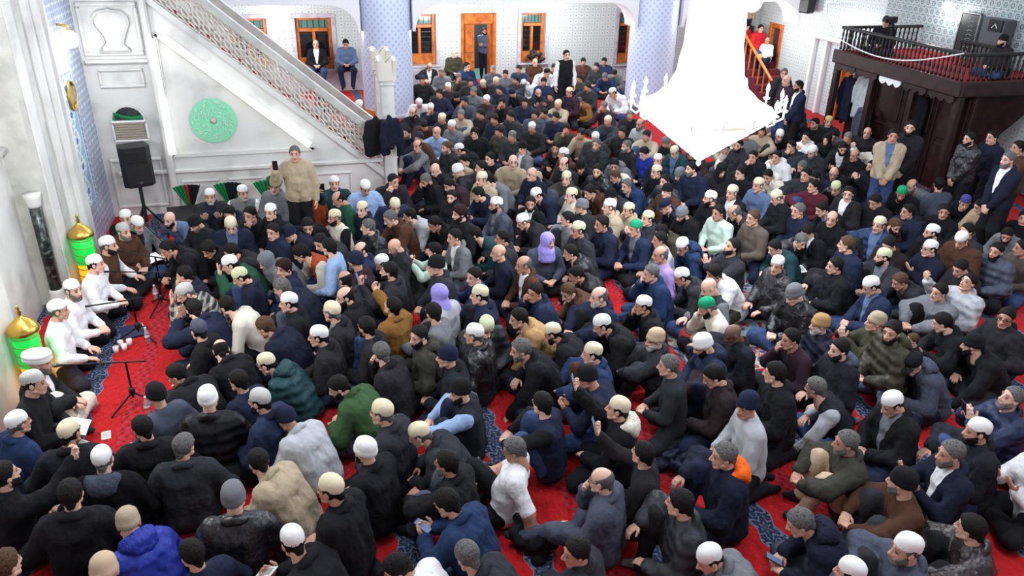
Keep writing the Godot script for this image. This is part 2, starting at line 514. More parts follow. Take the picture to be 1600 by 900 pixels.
func build_pulpit() -> void:
	var z := Z_PULPIT
	var far := z - 1.2
	var line := func(x: float) -> float: return 3.64 - (x + 2.23) * 0.8645     # stair line on the near cheek
	var p := thing("marble_pulpit", "white marble pulpit with long pierced stair balustrade and lit side", "pulpit", Vector3(0, 0, 0))
	var poly := PackedVector2Array([Vector2(-3.4, 0), Vector2(1.42, 0), Vector2(1.42, line.call(1.42)), Vector2(-2.23, 3.64), Vector2(-2.23, 6.0), Vector2(-3.4, 6.0)])
	part("side_wall", prism_mesh(poly, 0.14, Transform3D(Basis.IDENTITY, Vector3(0, 0, z - 0.14))), M.marble, p)
	part("far_side_wall", prism_mesh(poly, 0.12, Transform3D(Basis.IDENTITY, Vector3(0, 0, far))), M.marble, p)
	# steps, red carpeted
	for k in 14:
		var x := 1.3 - k * 0.252
		var y: float = line.call(x) - 0.05
		part("step", slab(Vector3(x - 0.26, y - 0.24, far + 0.12), Vector3(x, y, z - 0.14)), M.red_cloth, p)
	# stone stringer under the lattice and rails over it
	for q in [[z - 0.12, z + 0.05], [far - 0.02, far + 0.14]]:
		for b in [[-0.06, 0.06, "stringer"], [0.60, 0.76, "hand_rail"]]:
			var pl := PackedVector2Array([Vector2(-3.3, line.call(-3.3) + b[0]), Vector2(1.42, line.call(1.42) + b[0]), Vector2(1.42, line.call(1.42) + b[1]), Vector2(-3.3, line.call(-3.3) + b[1])])
			part(b[2], prism_mesh(pl, q[1] - q[0], Transform3D(Basis.IDENTITY, Vector3(0, 0, q[0]))), M.marble_grey if b[2] == "hand_rail" else M.marble, p)
	# pierced star lattice: interlaced straight bars, all cut from one slab
	for zc in [z - 0.03, far + 0.06]:
		var ls := st_new()
		var ux := Vector2(1, -0.8645).normalized()
		var len_all := 4.72 / ux.x
		var org := Vector2(-3.3, line.call(-3.3) + 0.06)
		var sheared := func(a: float, b: float) -> Vector2: return org + ux * a + Vector2(0, b)
		# hexagonal net of ten-sided rings tied by short bars
		for row in 4:
			for i in range(int(len_all / 0.2) + 1):
				var cx := i * 0.2 + (0.1 if row % 2 == 1 else 0.0)
				var cy := 0.02 + row * 0.167
				var dz := 0.004 * (row % 2)
				for k in 10:
					var a0 := TAU * k / 10.0
					var a1 := TAU * (k + 1) / 10.0
					bar2(ls, sheared, Vector2(cx + cos(a0) * 0.066, cy + sin(a0) * 0.066), Vector2(cx + cos(a1) * 0.066, cy + sin(a1) * 0.066), 0.012, zc + dz)
				for k in 6:
					var a0 := TAU * (k + 0.0) / 6.0
					bar2(ls, sheared, Vector2(cx + cos(a0) * 0.07, cy + sin(a0) * 0.06), Vector2(cx + cos(a0) * 0.102, cy + sin(a0) * 0.088), 0.011, zc - 0.006)
		var lat := part("pierced_lattice", done(ls), M.lattice, p)
		lat.set_meta("kind", "stuff")
	# gate posts at the foot of the stair
	for zz in [z - 0.02, far + 0.1]:
		var ps := st_new()
		box(ps, Vector3(1.53, 1.13, zz), Vector3(0.24, 2.26, 0.24), 0.02)
		box(ps, Vector3(1.53, 0.1, zz), Vector3(0.3, 0.2, 0.3), 0.02)
		box(ps, Vector3(1.53, 2.2, zz), Vector3(0.29, 0.08, 0.29), 0.02)
		part("gate_post", done(ps), M.marble, p)
		var cs := st_new()
		for q in 4:
			var b := Basis(Vector3.UP, q * PI / 2)
			var pl := PackedVector2Array([Vector2(-0.15, 0), Vector2(0.15, 0), Vector2(0.2, 0.36), Vector2(0.09, 0.40), Vector2(0, 0.30), Vector2(-0.09, 0.40), Vector2(-0.2, 0.36)])
			prism(cs, pl, 0.05, Transform3D(b, Vector3(1.53, 2.26, zz) + b * Vector3(0, 0, 0.11)))
		part("hollow_capital", done(cs), M.lattice, p)
	# framed panels on the cheek
	var fs := st_new()
	for r in [[-2.2, 0.12, -1.55, 0.60], [-1.42, 0.12, -0.8, 0.60], [-0.66, 0.12, -0.02, 0.60], [0.12, 0.12, 0.8, 0.60]]:
		rect_frame(fs, Vector3(r[0], r[1], z), Vector3(r[2], r[3], z), 0.05, 0.035)
	box(fs, Vector3(-0.9, 0.78, z + 0.03), Vector3(4.6, 0.08, 0.07), 0.02)
	part("panel_moulding", done(fs), M.marble, p)
	# long triangular moulding that carries the light tubes
	var ts := st_new()
	var t3 := [Vector2(-2.22, 3.12), Vector2(0.15, 1.06), Vector2(-2.26, 1.06)]
	for k in 3:
		flat_bar(ts, t3[k], t3[(k + 1) % 3], 0.06, z + 0.02, 0.04)
	part("triangle_moulding", done(ts), M.marble, p)
	# tower at the wall: cornice shelf, vase-shaped recess, framed panel, arched window with shutter
	var vs := st_new()
	rect_frame(vs, Vector3(-3.34, 2.78, z), Vector3(-2.42, 3.62, z), 0.07, 0.05)
	rect_frame(vs, Vector3(-3.2, 2.26, z), Vector3(-2.5, 2.58, z), 0.05, 0.04)
	rect_frame(vs, Vector3(-3.3, 0.15, z), Vector3(-2.45, 1.05, z), 0.06, 0.04)
	box(vs, Vector3(-2.86, 2.70, z + 0.06), Vector3(0.98, 0.06, 0.12), 0.02)
	box(vs, Vector3(-2.33, 2.4, z + 0.06), Vector3(0.12, 4.8, 0.12), 0.03)
	part("tower_moulding", done(vs), M.marble, p)
	var vase := PackedVector2Array([Vector2(-3.06, 2.86), Vector2(-2.66, 2.86), Vector2(-2.66, 2.92), Vector2(-2.74, 3.0), Vector2(-2.72, 3.1), Vector2(-2.62, 3.26), Vector2(-2.62, 3.36), Vector2(-2.7, 3.44), Vector2(-2.86, 3.47), Vector2(-3.02, 3.44), Vector2(-3.1, 3.36), Vector2(-3.1, 3.26), Vector2(-3.0, 3.1), Vector2(-2.98, 3.0), Vector2(-3.06, 2.92)])
	var outer := PackedVector2Array()
	for v in vase: outer.append(v + (v - Vector2(-2.86, 3.15)).normalized() * 0.05)
	var vr := st_new()
	for k in vase.size():
		var l := (k + 1) % vase.size()
		prism(vr, PackedVector2Array([vase[k], outer[k], outer[l], vase[l]]), 0.06, Transform3D(Basis.IDENTITY, Vector3(0, 0, z)))
	part("vase_moulding", done(vr), M.marble_grey, p)
	# arched window, green cloth behind, beige roller shutter below
	var arch := PackedVector2Array()
	for k in 13:
		var a := PI * k / 12.0
		arch.append(Vector2(-2.86 + cos(a) * 0.25, 1.72 + sin(a) * 0.24))
	part("arched_pane", prism_mesh(arch, 0.012, Transform3D(Basis.IDENTITY, Vector3(0, 0, z + 0.004))), M.glass_dark, p)
	var ars := st_new()
	for k in 12:
		flat_bar(ars, arch[k], arch[k + 1], 0.03, z + 0.02, 0.05)
	part("arch_rim", done(ars), M.marble, p)
	var gs := st_new()
	tube(gs, [Vector3(-3.09, 1.73, z + 0.03), Vector3(-3.07, 1.84, z + 0.03), Vector3(-2.95, 1.78, z + 0.03), Vector3(-2.8, 1.75, z + 0.03), Vector3(-2.63, 1.76, z + 0.03)], [0.03, 0.035, 0.03, 0.03, 0.04], 8)
	part("green_cloth", done(gs), mat(Color(0.05, 0.45, 0.25), 0.9), p)
	var sh := st_new()
	for k in 7:
		box(sh, Vector3(-2.86, 1.67 - k * 0.042, z + 0.05), Vector3(0.48, 0.038, 0.08), 0.008)
	part("shutter", done(sh), mat(Color(0.62, 0.58, 0.52), 0.7), p)
	var bx := st_new()
	rect_frame(bx, Vector3(-3.14, 1.36, z), Vector3(-2.58, 1.72, z), 0.035, 0.1)
	part("shutter_frame", done(bx), M.white, p)
	# green calligraphic medallion
	var med := thing("green_medallion", "round mint green pierced medallion on the pulpit side", "medallion", Vector3(-1.51, 1.65, z + 0.01))
	var ms := st_new()
	lathe(ms, [Vector2(0.06, 0.0), Vector2(0.385, 0.0), Vector2(0.385, 0.025), Vector2(0.06, 0.025), Vector2(0.06, 0.0)], 40, Vector3.ZERO, 1.0, 1.0, -1)
	var mint := mat(Color(0.52, 0.86, 0.68), 0.6)
	part("disc", done(ms), mint, med, Vector3.ZERO, Vector3(PI / 2, 0, 0))
	var scr := st_new()
	var r2 := RandomNumberGenerator.new()
	r2.seed = 5
	for k in 190:
		var a := r2.randf() * TAU
		var rr := sqrt(r2.randf_range(0.06, 0.9)) * 0.38
		var c := Vector3(cos(a) * rr, sin(a) * rr, 0.03)
		var d := Vector3(cos(a + 1.3 + r2.randf()), sin(a + 1.3 + r2.randf()), 0) * r2.randf_range(0.012, 0.032)
		tube(scr, [c - d, c + Vector3(0, 0, 0.004), c + d.rotated(Vector3.BACK, 0.8)], 0.006, 5)
	var sw := part("calligraphy", done(scr), mat(Color(0.80, 0.91, 0.85), 0.6), med)
	sw.set_meta("kind", "stuff")
	part("boss", lathe_mesh([Vector2(0, 0.04), Vector2(0.05, 0.035), Vector2(0.06, 0.0)], 16), mat(Color(0.75, 0.72, 0.68), 0.5), med, Vector3.ZERO, Vector3(PI / 2, 0, 0))
	# three fluorescent tubes in a triangle
	var tubes := [[Vector2(-2.12, 3.10), Vector2(-1.02, 2.14)], [Vector2(-1.0, 2.12), Vector2(0.08, 1.16)], [Vector2(-2.25, 3.06), Vector2(-2.25, 2.12)], [Vector2(-2.25, 2.08), Vector2(-2.25, 1.12)]]
	for i in tubes.size():
		var a: Vector2 = tubes[i][0]
		var b: Vector2 = tubes[i][1]
		var t := thing("light_tube", ["upper sloping light tube under the pulpit stair", "lower sloping light tube under the pulpit stair", "upper upright light tube on the pulpit side", "lower upright light tube on the pulpit side"][i], "lamp", Vector3(a.x, a.y, z + 0.12))
		var e := Vector3(b.x - a.x, b.y - a.y, 0)
		part("glowing_tube", tube_mesh([Vector3.ZERO, e], 0.062 if i != 2 else 0.03, 12), M.tube_white, t)
		part("batten", tube_mesh([Vector3(0, 0, -0.06), e + Vector3(0, 0, -0.06)], 0.03, 4), M.white, t)
		var al := AreaLight3D.new()
		al.name = "tube_light"
		al.area_size = Vector2(e.length(), 0.12)
		al.light_energy = 0.35
		al.shadow_enabled = true
		al.set("area_range", 40.0)
		t.add_child(al)
		al.transform = Transform3D(Basis(e.normalized(), Vector3(0, 0, 1).cross(e.normalized()), Vector3(0, 0, 1)).rotated(e.normalized(), PI), e * 0.5 + Vector3(0, 0, 0.075))

func bar2(st: SurfaceTool, f: Callable, a: Vector2, b: Vector2, w: float, zc: float) -> void:
	if (a.y < 0.0 and b.y < 0.0) or (a.y > 0.54 and b.y > 0.54): return
	var p: Vector2 = f.call(a.x, clampf(a.y, 0.0, 0.54))
	var q: Vector2 = f.call(b.x, clampf(b.y, 0.0, 0.54))
	flat_bar(st, p, q, w * 2.0, zc, 0.05)

func flat_bar(st: SurfaceTool, a: Vector2, b: Vector2, w: float, zc: float, d: float) -> void:
	if a.distance_to(b) < 0.004: return
	var t := (b - a).normalized()
	var n := Vector2(-t.y, t.x) * w * 0.5
	var c := [a - n, b - n, b + n, a + n]
	var h := d * 0.5
	var f := func(v: Vector2, k: float) -> Vector3: return Vector3(v.x, v.y, zc + k)
	quad(st, f.call(c[0], h), f.call(c[1], h), f.call(c[2], h), f.call(c[3], h))
	quad(st, f.call(c[0], -h), f.call(c[1], -h), f.call(c[1], h), f.call(c[0], h))
	quad(st, f.call(c[3], h), f.call(c[2], h), f.call(c[2], -h), f.call(c[3], -h))

# upright wall with rectangular openings; along x (dir 0) or z (dir 1)
func pierced_wall(a0: float, a1: float, h: float, holes: Array, thick: float) -> SurfaceTool:
	var st := st_new()
	var at := a0
	for o in holes:
		if o[0] > at: box(st, Vector3((at + o[0]) / 2, h / 2, -thick / 2), Vector3(o[0] - at, h, thick))
		if o[2] > 0.0: box(st, Vector3((o[0] + o[1]) / 2, o[2] / 2, -thick / 2), Vector3(o[1] - o[0], o[2], thick))
		box(st, Vector3((o[0] + o[1]) / 2, (o[3] + h) / 2, -thick / 2), Vector3(o[1] - o[0], h - o[3], thick))
		at = o[1]
	if a1 > at: box(st, Vector3((at + a1) / 2, h / 2, -thick / 2), Vector3(a1 - at, h, thick))
	return st

func build_back_wall() -> void:
	var holes := [[-1.78, -0.76, 0.66, 2.11], [0.04, 1.07, 0.64, 2.11], [3.2, 4.16, 0.68, 2.18], [4.94, 6.04, 0.0, 2.19], [6.85, 7.64, 0.68, 2.18], [10.1, 10.95, 0.55, 2.16]]
	struct("wall_back", done(pierced_wall(-4.2, 15.0, 8.2, holes, 0.5)), M.tiles, "white tiled wall with wooden windows and the hall's door", Vector3(0, 0, Z_BACK))
	struct("baseboard_back", slab(Vector3(-3.5, 0, Z_BACK), Vector3(4.7, 0.62, Z_BACK + 0.12), 0.02), M.stone, "grey stone bench along the foot of the back wall")
	# lobby behind the openings
	struct("wall_lobby", slab(Vector3(-4.4, 0, Z_BACK - 2.6), Vector3(15, 3.4, Z_BACK - 2.4)), M.dark_room, "dark lobby wall seen through the windows")
	struct("floor_lobby", slab(Vector3(-4.4, -0.3, Z_BACK - 2.5), Vector3(15, 0.1, Z_BACK - 0.5)), mat(Color(0.25, 0.42, 0.38), 0.8), "greenish lobby floor behind the doorway")
	struct("ceiling_lobby", slab(Vector3(-4.4, 3.1, Z_BACK - 2.5), Vector3(15, 3.3, Z_BACK - 0.5)), M.plaster, "white lobby ceiling behind the back wall")
	var n := 0
	for i in holes.size():
		var o: Array = holes[i]
		if i == 3: continue
		n += 1
		var w := Node3D.new()
		w.name = "window_%d" % n
		add_child(w)
		tag(w, ["wooden window partly behind the pulpit rail", "wooden casement window above the stone bench beside the pulpit", "wooden window between the tiled column and the door", "wooden window with grating on the far side of the door", "wooden window half hidden by the second tiled column"][n - 1], "window", "", "structure")
		w.position = Vector3((o[0] + o[1]) / 2, o[2], Z_BACK)
		var ww: float = o[1] - o[0]
		var hh: float = o[3] - o[2]
		var fr := st_new()
		for s in [-1, 1]:
			box(fr, Vector3(s * (ww / 2 - 0.05), hh / 2, -0.22), Vector3(0.1, hh, 0.14), 0.015)
		box(fr, Vector3(0, hh - 0.04, -0.22), Vector3(ww - 0.2, 0.08, 0.14), 0.015)
		box(fr, Vector3(0, 0.16, -0.22), Vector3(ww - 0.2, 0.32, 0.1), 0.015)
		box(fr, Vector3(0, hh * 0.76, -0.2), Vector3(ww - 0.2, 0.1, 0.16), 0.015)
		box(fr, Vector3(0, hh * 0.46, -0.22), Vector3(0.09, hh * 0.56, 0.12), 0.015)
		part("window_frame", done(fr), M.wood, w)
		for s in [-1, 1]:
			part("pane", box_mesh(Vector3(ww / 2 - 0.16, hh * 0.5, 0.012)), M.glass_dark, w, Vector3(s * (ww / 4 - 0.02), hh * 0.48, -0.25))
		part("pane", box_mesh(Vector3(ww - 0.2, hh * 0.18, 0.012)), mat(Color(0.35, 0.5, 0.48), 0.15), w, Vector3(0, hh * 0.87, -0.25))
		# leaded grating of the fanlight and casements
		var gr := st_new()
		for k in 5:
			box(gr, Vector3(-ww / 2 + 0.18 + k * (ww - 0.36) / 4, hh * 0.87, -0.235), Vector3(0.014, hh * 0.18, 0.014))
		for k in 5:
			box(gr, Vector3(0, 0.35 + k * hh * 0.1, -0.238), Vector3(ww - 0.22, 0.012, 0.012))
		part("grating", done(gr), M.black_metal, w)
		var sl := st_new()
		box(sl, Vector3(0, -0.03, 0.02), Vector3(ww + 0.24, 0.06, 0.22), 0.015)
		for s in [-1, 1]:
			box(sl, Vector3(s * (ww / 2 + 0.06), hh / 2, 0.01), Vector3(0.12, hh, 0.05), 0.01)
		box(sl, Vector3(0, hh + 0.06, 0.01), Vector3(ww + 0.24, 0.12, 0.05), 0.01)
		part("window_surround", done(sl), M.stone, w)
	# doorway: orange wood frame, one leaf folded open
	var d := Node3D.new()
	d.name = "door_1"
	add_child(d)
	tag(d, "open wooden double door in the tiled back wall", "door", "", "structure")
	d.position = Vector3(5.49, 0, Z_BACK)
	var fs := st_new()
	for s in [-1, 1]: box(fs, Vector3(s * 0.51, 1.09, -0.12), Vector3(0.1, 2.18, 0.28), 0.02)
	box(fs, Vector3(0, 2.02, -0.12), Vector3(0.92, 0.32, 0.26), 0.02)
	part("door_frame", done(fs), M.wood, d)
	var lf := st_new()
	box(lf, Vector3(-0.28, 0.93, -0.16), Vector3(0.36, 1.85, 0.06), 0.01)
	box(lf, Vector3(-0.28, 1.35, -0.12), Vector3(0.24, 0.7, 0.03), 0.01)
	box(lf, Vector3(-0.28, 0.5, -0.12), Vector3(0.24, 0.6, 0.03), 0.01)
	part("door_leaf", done(lf), M.wood, d)
	var lf2 := st_new()
	box(lf2, Vector3(0.44, 0.93, -0.40), Vector3(0.06, 1.85, 0.42), 0.01)
	part("door_leaf", done(lf2), M.wood, d)
	part("threshold", slab(Vector3(-0.46, 0, -0.5), Vector3(0.46, 0.10, 0.0), 0.01), M.red_cloth, d)
	for q in [[1.9, 0.0], [3.0, 0.0], [8.9, 0.0]]:
		pass
	# bright strip lamp in the lobby
	var ll := thing("lobby_lamp", "white lamp lighting the lobby behind the open door", "lamp", Vector3(5.6, 2.85, Z_BACK - 1.6))
	part("shade", lathe_mesh([Vector2(0, -0.1), Vector2(0.14, -0.07), Vector2(0.18, 0.0), Vector2(0.0, 0.04)], 14), glow(Color(1, 0.97, 0.9), 2.0), ll)
	var ol := OmniLight3D.new()
	ol.name = "lamp_light"
	ol.light_energy = 8.0
	ol.omni_range = 30.0
	ol.omni_attenuation = 2.0
	ol.light_size = 0.15
	ol.shadow_enabled = true
	ol.position = Vector3(0, -0.2, 0)
	ll.add_child(ol)

func build_rear_wall() -> void:
	# wall opposite the niche, with tiles; two doors in it
	var holes := [[-4.9, -4.15, 0.0, 2.1], [-1.2, -0.52, 0.0, 1.8]]        # measured along -z from z = -17.5
	var st := pierced_wall(-7.2, 22.0, 8.2, holes, 0.6)
	var o := struct("wall_rear", done(st), M.tiles, "tall tiled wall behind the dark wooden balcony")
	o.transform = Transform3D(Basis(Vector3(0, 0, 1), Vector3.UP, Vector3(-1, 0, 0)), Vector3(X_REAR, 0, -17.5))
	for k in 2:
		var h: Array = holes[k]
		var d := Node3D.new()
		d.name = "door_%d" % (k + 2)
		add_child(d)
		tag(d, ["purple door in orange wooden frame beside the stairs", "orange wooden door under the dark balcony's end"][k], "door", "", "structure")
		d.position = Vector3(X_REAR, 0, -17.5 + (h[0] + h[1]) / 2)
		var w: float = h[1] - h[0]
		var fs := st_new()
		for s in [-1, 1]: box(fs, Vector3(0.04, h[3] / 2, s * (w / 2 - 0.07)), Vector3(0.16, h[3], 0.14), 0.015)
		box(fs, Vector3(0.04, h[3] - 0.07, 0), Vector3(0.16, 0.14, w - 0.28), 0.015)
		part("door_frame", done(fs), M.wood, d)
		part("door_leaf", slab(Vector3(0.08, 0, -w / 2 + 0.14), Vector3(0.14, h[3] - 0.14, w / 2 - 0.14), 0.01), mat(Color(0.30, 0.22, 0.28), 0.6) if k == 0 else M.wood, d)
	# pilaster with a tiled field between white edges
	var ps := st_new()
	box(ps, Vector3(X_REAR - 0.06, 1.0, -19.93), Vector3(0.14, 2.0, 0.1), 0.02)
	box(ps, Vector3(X_REAR - 0.06, 1.0, -19.36), Vector3(0.14, 2.0, 0.12), 0.02)
	box(ps, Vector3(X_REAR - 0.08, 2.06, -19.0), Vector3(0.2, 0.14, 2.2), 0.03)
	struct("trim_pilaster", done(ps), M.white, "white framed pilaster beside the balcony")
	# fine tiles above the balcony, each set on its own bed
	var field := thing("tile_field", "grey-blue medallion tiles on the wall above the balcony", "tiles", Vector3(X_REAR - 0.012, 0, 0), 0.0, "", "structure")
	var ts := st_new()
	box(ts, Vector3.ZERO, Vector3(0.02, 0.176, 0.176), 0.003)
	quad(ts, Vector3(-0.0101, -0.086, -0.086), Vector3(-0.0101, -0.086, 0.086), Vector3(-0.0101, 0.086, 0.086), Vector3(-0.0101, 0.086, -0.086))
	var tm := done(ts)
	for iy in 9:
		for iz in 31:
			part("tile", tm, M.motif, field, Vector3(0, 2.42 + iy * 0.18, -17.3 + iz * 0.18))
	# carpeted stair along this wall
	var s := thing("wooden_stair", "red carpeted stair with thin wooden railing up along the tiled wall", "stairs", Vector3(13.1, 0, -20.2))
	for k in 13:
		part("step", slab(Vector3(0, 0, -0.3 * k - 0.3), Vector3(1.04, 0.17 * k + 0.17, -0.3 * k), 0.01), mat(Color(0.36, 0.08, 0.13), 0.9), s)
	for k in 13:
		part("baluster", tube_mesh([Vector3(0.04, 0.17 * k + 0.17, -0.3 * k - 0.15), Vector3(0.04, 0.17 * k + 0.84, -0.3 * k - 0.15)], 0.022, 6), M.wood, s)
	part("hand_rail", tube_mesh([Vector3(0.04, 0.76, 0.0), Vector3(0.04, 0.17 * 12 + 0.9, -0.3 * 12 - 0.2)], 0.045, 8), M.wood, s)

func baluster_mesh(h: float) -> ArrayMesh:
	return lathe_mesh([Vector2(0, 0), Vector2(0.026, 0), Vector2(0.026, 0.05), Vector2(0.014, 0.08), Vector2(0.028, h * 0.32), Vector2(0.018, h * 0.5), Vector2(0.014, h * 0.62), Vector2(0.026, h * 0.72), Vector2(0.014, h * 0.84), Vector2(0.024, h - 0.02), Vector2(0.024, h), Vector2(0, h)], 8)

func build_balcony() -> void:
	var xf := 12.0
	var za := -16.05
	var zb := -12.25
	var fy := 2.3
	var b := thing("wooden_balcony", "dark carved wooden balcony on panels in front of the tiled wall", "balcony", Vector3.ZERO)
	part("deck", slab(Vector3(xf, fy - 0.16, za), Vector3(X_REAR - 0.02, fy, zb), 0.02), M.wood_dark, b)
	part("fascia", slab(Vector3(xf - 0.06, fy - 0.26, za - 0.05), Vector3(xf + 0.02, fy + 0.03, zb + 0.05), 0.02), M.wood_dark, b)
	part("end_fascia", slab(Vector3(xf, fy - 0.26, zb), Vector3(15.0, fy + 0.03, zb + 0.06), 0.02), M.wood_dark, b)
	part("deck_carpet", slab(Vector3(xf + 0.05, fy, za + 0.05), Vector3(X_REAR - 0.03, fy + 0.015, zb - 0.05)), M.red_cloth, b)
	var bm := baluster_mesh(0.46)
	var n := 34
	for k in n:
		part("baluster", bm, M.wood_black, b, Vector3(xf + 0.04, fy + 0.03, lerpf(za + 0.06, zb - 0.06, k / float(n - 1))))
	for k in 17:
		part("baluster", bm, M.wood_black, b, Vector3(xf + 0.16 + k * 0.118, fy + 0.03, za + 0.03))
	for k in 20:
		part("baluster", bm, M.wood_black, b, Vector3(xf + 0.16 + k * 0.118, fy + 0.03, zb - 0.03))
	for k in 8:
		part("baluster", bm, M.wood_black, b, Vector3(X_REAR - 0.9, fy + 0.03, za + 2.2 + k * 0.11))
	part("hand_rail", slab(Vector3(xf, fy + 0.48, za), Vector3(xf + 0.09, fy + 0.54, zb), 0.015), M.wood_black, b)
	part("hand_rail", slab(Vector3(xf + 0.09, fy + 0.48, za), Vector3(X_REAR - 0.05, fy + 0.54, za + 0.08), 0.015), M.wood_black, b)
	part("hand_rail", slab(Vector3(xf + 0.09, fy + 0.48, zb - 0.08), Vector3(15.0, fy + 0.54, zb), 0.015), M.wood_black, b)
	part("hand_rail", slab(Vector3(X_REAR - 0.94, fy + 0.48, za + 2.15), Vector3(X_REAR - 0.86, fy + 0.54, za + 3.1), 0.015), M.wood_black, b)
	for z in [za + 0.04, -14.75, -13.5, zb - 0.04]:
		part("post", slab(Vector3(xf + 0.02, 0, z - 0.07), Vector3(xf + 0.16, fy - 0.16, z + 0.07), 0.02), M.wood_dark, b)
	# panelled cupboards under the deck
	for k in 4:
		var z0 := za + 0.12 + k * 0.92
		part("cupboard_panel", slab(Vector3(xf + 0.5, 0, z0), Vector3(xf + 0.58, fy - 0.18, z0 + 0.88), 0.01), M.wood_dark, b)
		var fs := st_new()
		for q in [[0.12, 0.95], [1.05, 1.95]]:
			box(fs, Vector3(xf + 0.485, (q[0] + q[1]) / 2, z0 + 0.44), Vector3(0.03, q[1] - q[0], 0.66), 0.012)
		part("raised_panel", done(fs), M.wood_dark, b)
	# scalloped valance boards hanging from the deck's edge
	for k in 5:
		var pl := PackedVector2Array([Vector2(0, 0)])
		var w := 0.66
		for i in 13:
			var u := i / 12.0
			pl.append(Vector2(u * w, -0.10 - 0.07 * absf(sin(u * PI * 3.0))))
		pl.append(Vector2(w, 0))
		part("valance_board", prism_mesh(pl, 0.025, Transform3D(Basis(Vector3(0, 0, 1), Vector3.UP, Vector3(-1, 0, 0)), Vector3(xf + 0.0, fy - 0.24, za + 0.12 + k * 0.74))), M.white if k == 2 else M.wood_dark, b)
	# sloping stair side at the near end
	var sp := PackedVector2Array([Vector2(0.3, 2.1), Vector2(2.6, 2.1), Vector2(0.3, 0.2)])
	part("stair_side", prism_mesh(sp, 0.06, Transform3D(Basis(Vector3(1, 0, 0), Vector3.UP, Vector3(0, 0, 1)), Vector3(xf, 0, zb - 0.3))), M.wood_dark, b)
	# inscription board and cabinet on the balcony
	var bd := thing("inscription_board", "tall dark board with pale script rows above the balcony", "board", Vector3(X_REAR - 0.08, 2.4, -14.6))
	part("board", slab(Vector3(-0.04, 0.0, -0.24), Vector3(0, 0.84, 0.24), 0.01), mat(Color(0.05, 0.075, 0.085), 0.5), bd)
	var bf := st_new()
	for s in [-1, 1]: box(bf, Vector3(-0.02, 0.42, s * 0.26), Vector3(0.06, 0.9, 0.03), 0.005)
	box(bf, Vector3(-0.02, 0.86, 0), Vector3(0.06, 0.03, 0.55), 0.005)
	part("frame", done(bf), M.steel, bd)
	var sc := st_new()
	for k in 9:
		tube(sc, [Vector3(-0.045, 0.08 + k * 0.085, 0.14), Vector3(-0.05, 0.10 + k * 0.085, 0.06), Vector3(-0.045, 0.07 + k * 0.085, 0.0)], 0.008, 4)
	part("script_row", done(sc), mat(Color(0.5, 0.55, 0.56), 0.6), bd).set_meta("kind", "stuff")
	var ca := thing("wall_cabinet", "grey cabinet with black sign above the balcony's end", "cabinet", Vector3(X_REAR - 0.25, 2.3, -13.75))
	part("body", slab(Vector3(-0.1, 0, -0.28), Vector3(0.2, 0.95, 0.3), 0.02), mat(Color(0.30, 0.31, 0.33), 0.5), ca)
	part("sign", slab(Vector3(-0.14, 0.72, -0.06), Vector3(-0.1, 0.94, 0.28), 0.005), M.black, ca)
	var ar := st_new()
	tube(ar, [Vector3(-0.145, 0.78, 0.04), Vector3(-0.145, 0.86, 0.11), Vector3(-0.145, 0.78, 0.18)], 0.01, 4)
	part("arrow_mark", done(ar), M.white, ca)
	# drooping white cable along the balcony
	var pts := [Vector3(14.15, 2.9, -19.7), Vector3(13.4, 2.72, -18.6), Vector3(12.5, 2.6, -17.0)]
	for k in 19:
		var u := k / 18.0
		pts.append(Vector3(xf - 0.08, lerpf(2.60, 2.84, u) - 0.30 * sin(u * PI) , lerpf(za - 0.06, zb - 0.05, u)))
	tag(part("white_cable", tube_mesh(pts, 0.014, 6), M.white, self), "drooping white cable strung along the wooden balcony", "cable")
	# green curtain in the corner
	var cs := st_new()
	for k in 16:
		var z := -12.0 + k * 0.11
		lathe(cs, [Vector2(0.07, 0.1), Vector2(0.06, 1.0), Vector2(0.065, 2.0)], 8, Vector3(14.0, 0, z))
	tag(part("green_curtain", done(cs), mat(Color(0.20, 0.32, 0.31), 0.9), self), "grey-green pleated curtain in the corner by the balcony", "curtain")
	# loudspeaker high on the wall
	var sp2 := thing("wall_speaker", "black loudspeaker fixed high on the tiled wall", "speaker", Vector3(X_REAR - 0.3, 2.62, -20.25), 0.3)
	part("cabinet", box_mesh(Vector3(0.3, 0.62, 0.36), 0.04), M.black, sp2, Vector3(0, 0.3, 0))
	part("bracket", slab(Vector3(0.1, 0.25, -0.04), Vector3(0.3, 0.35, 0.04), 0.01), M.black_metal, sp2)

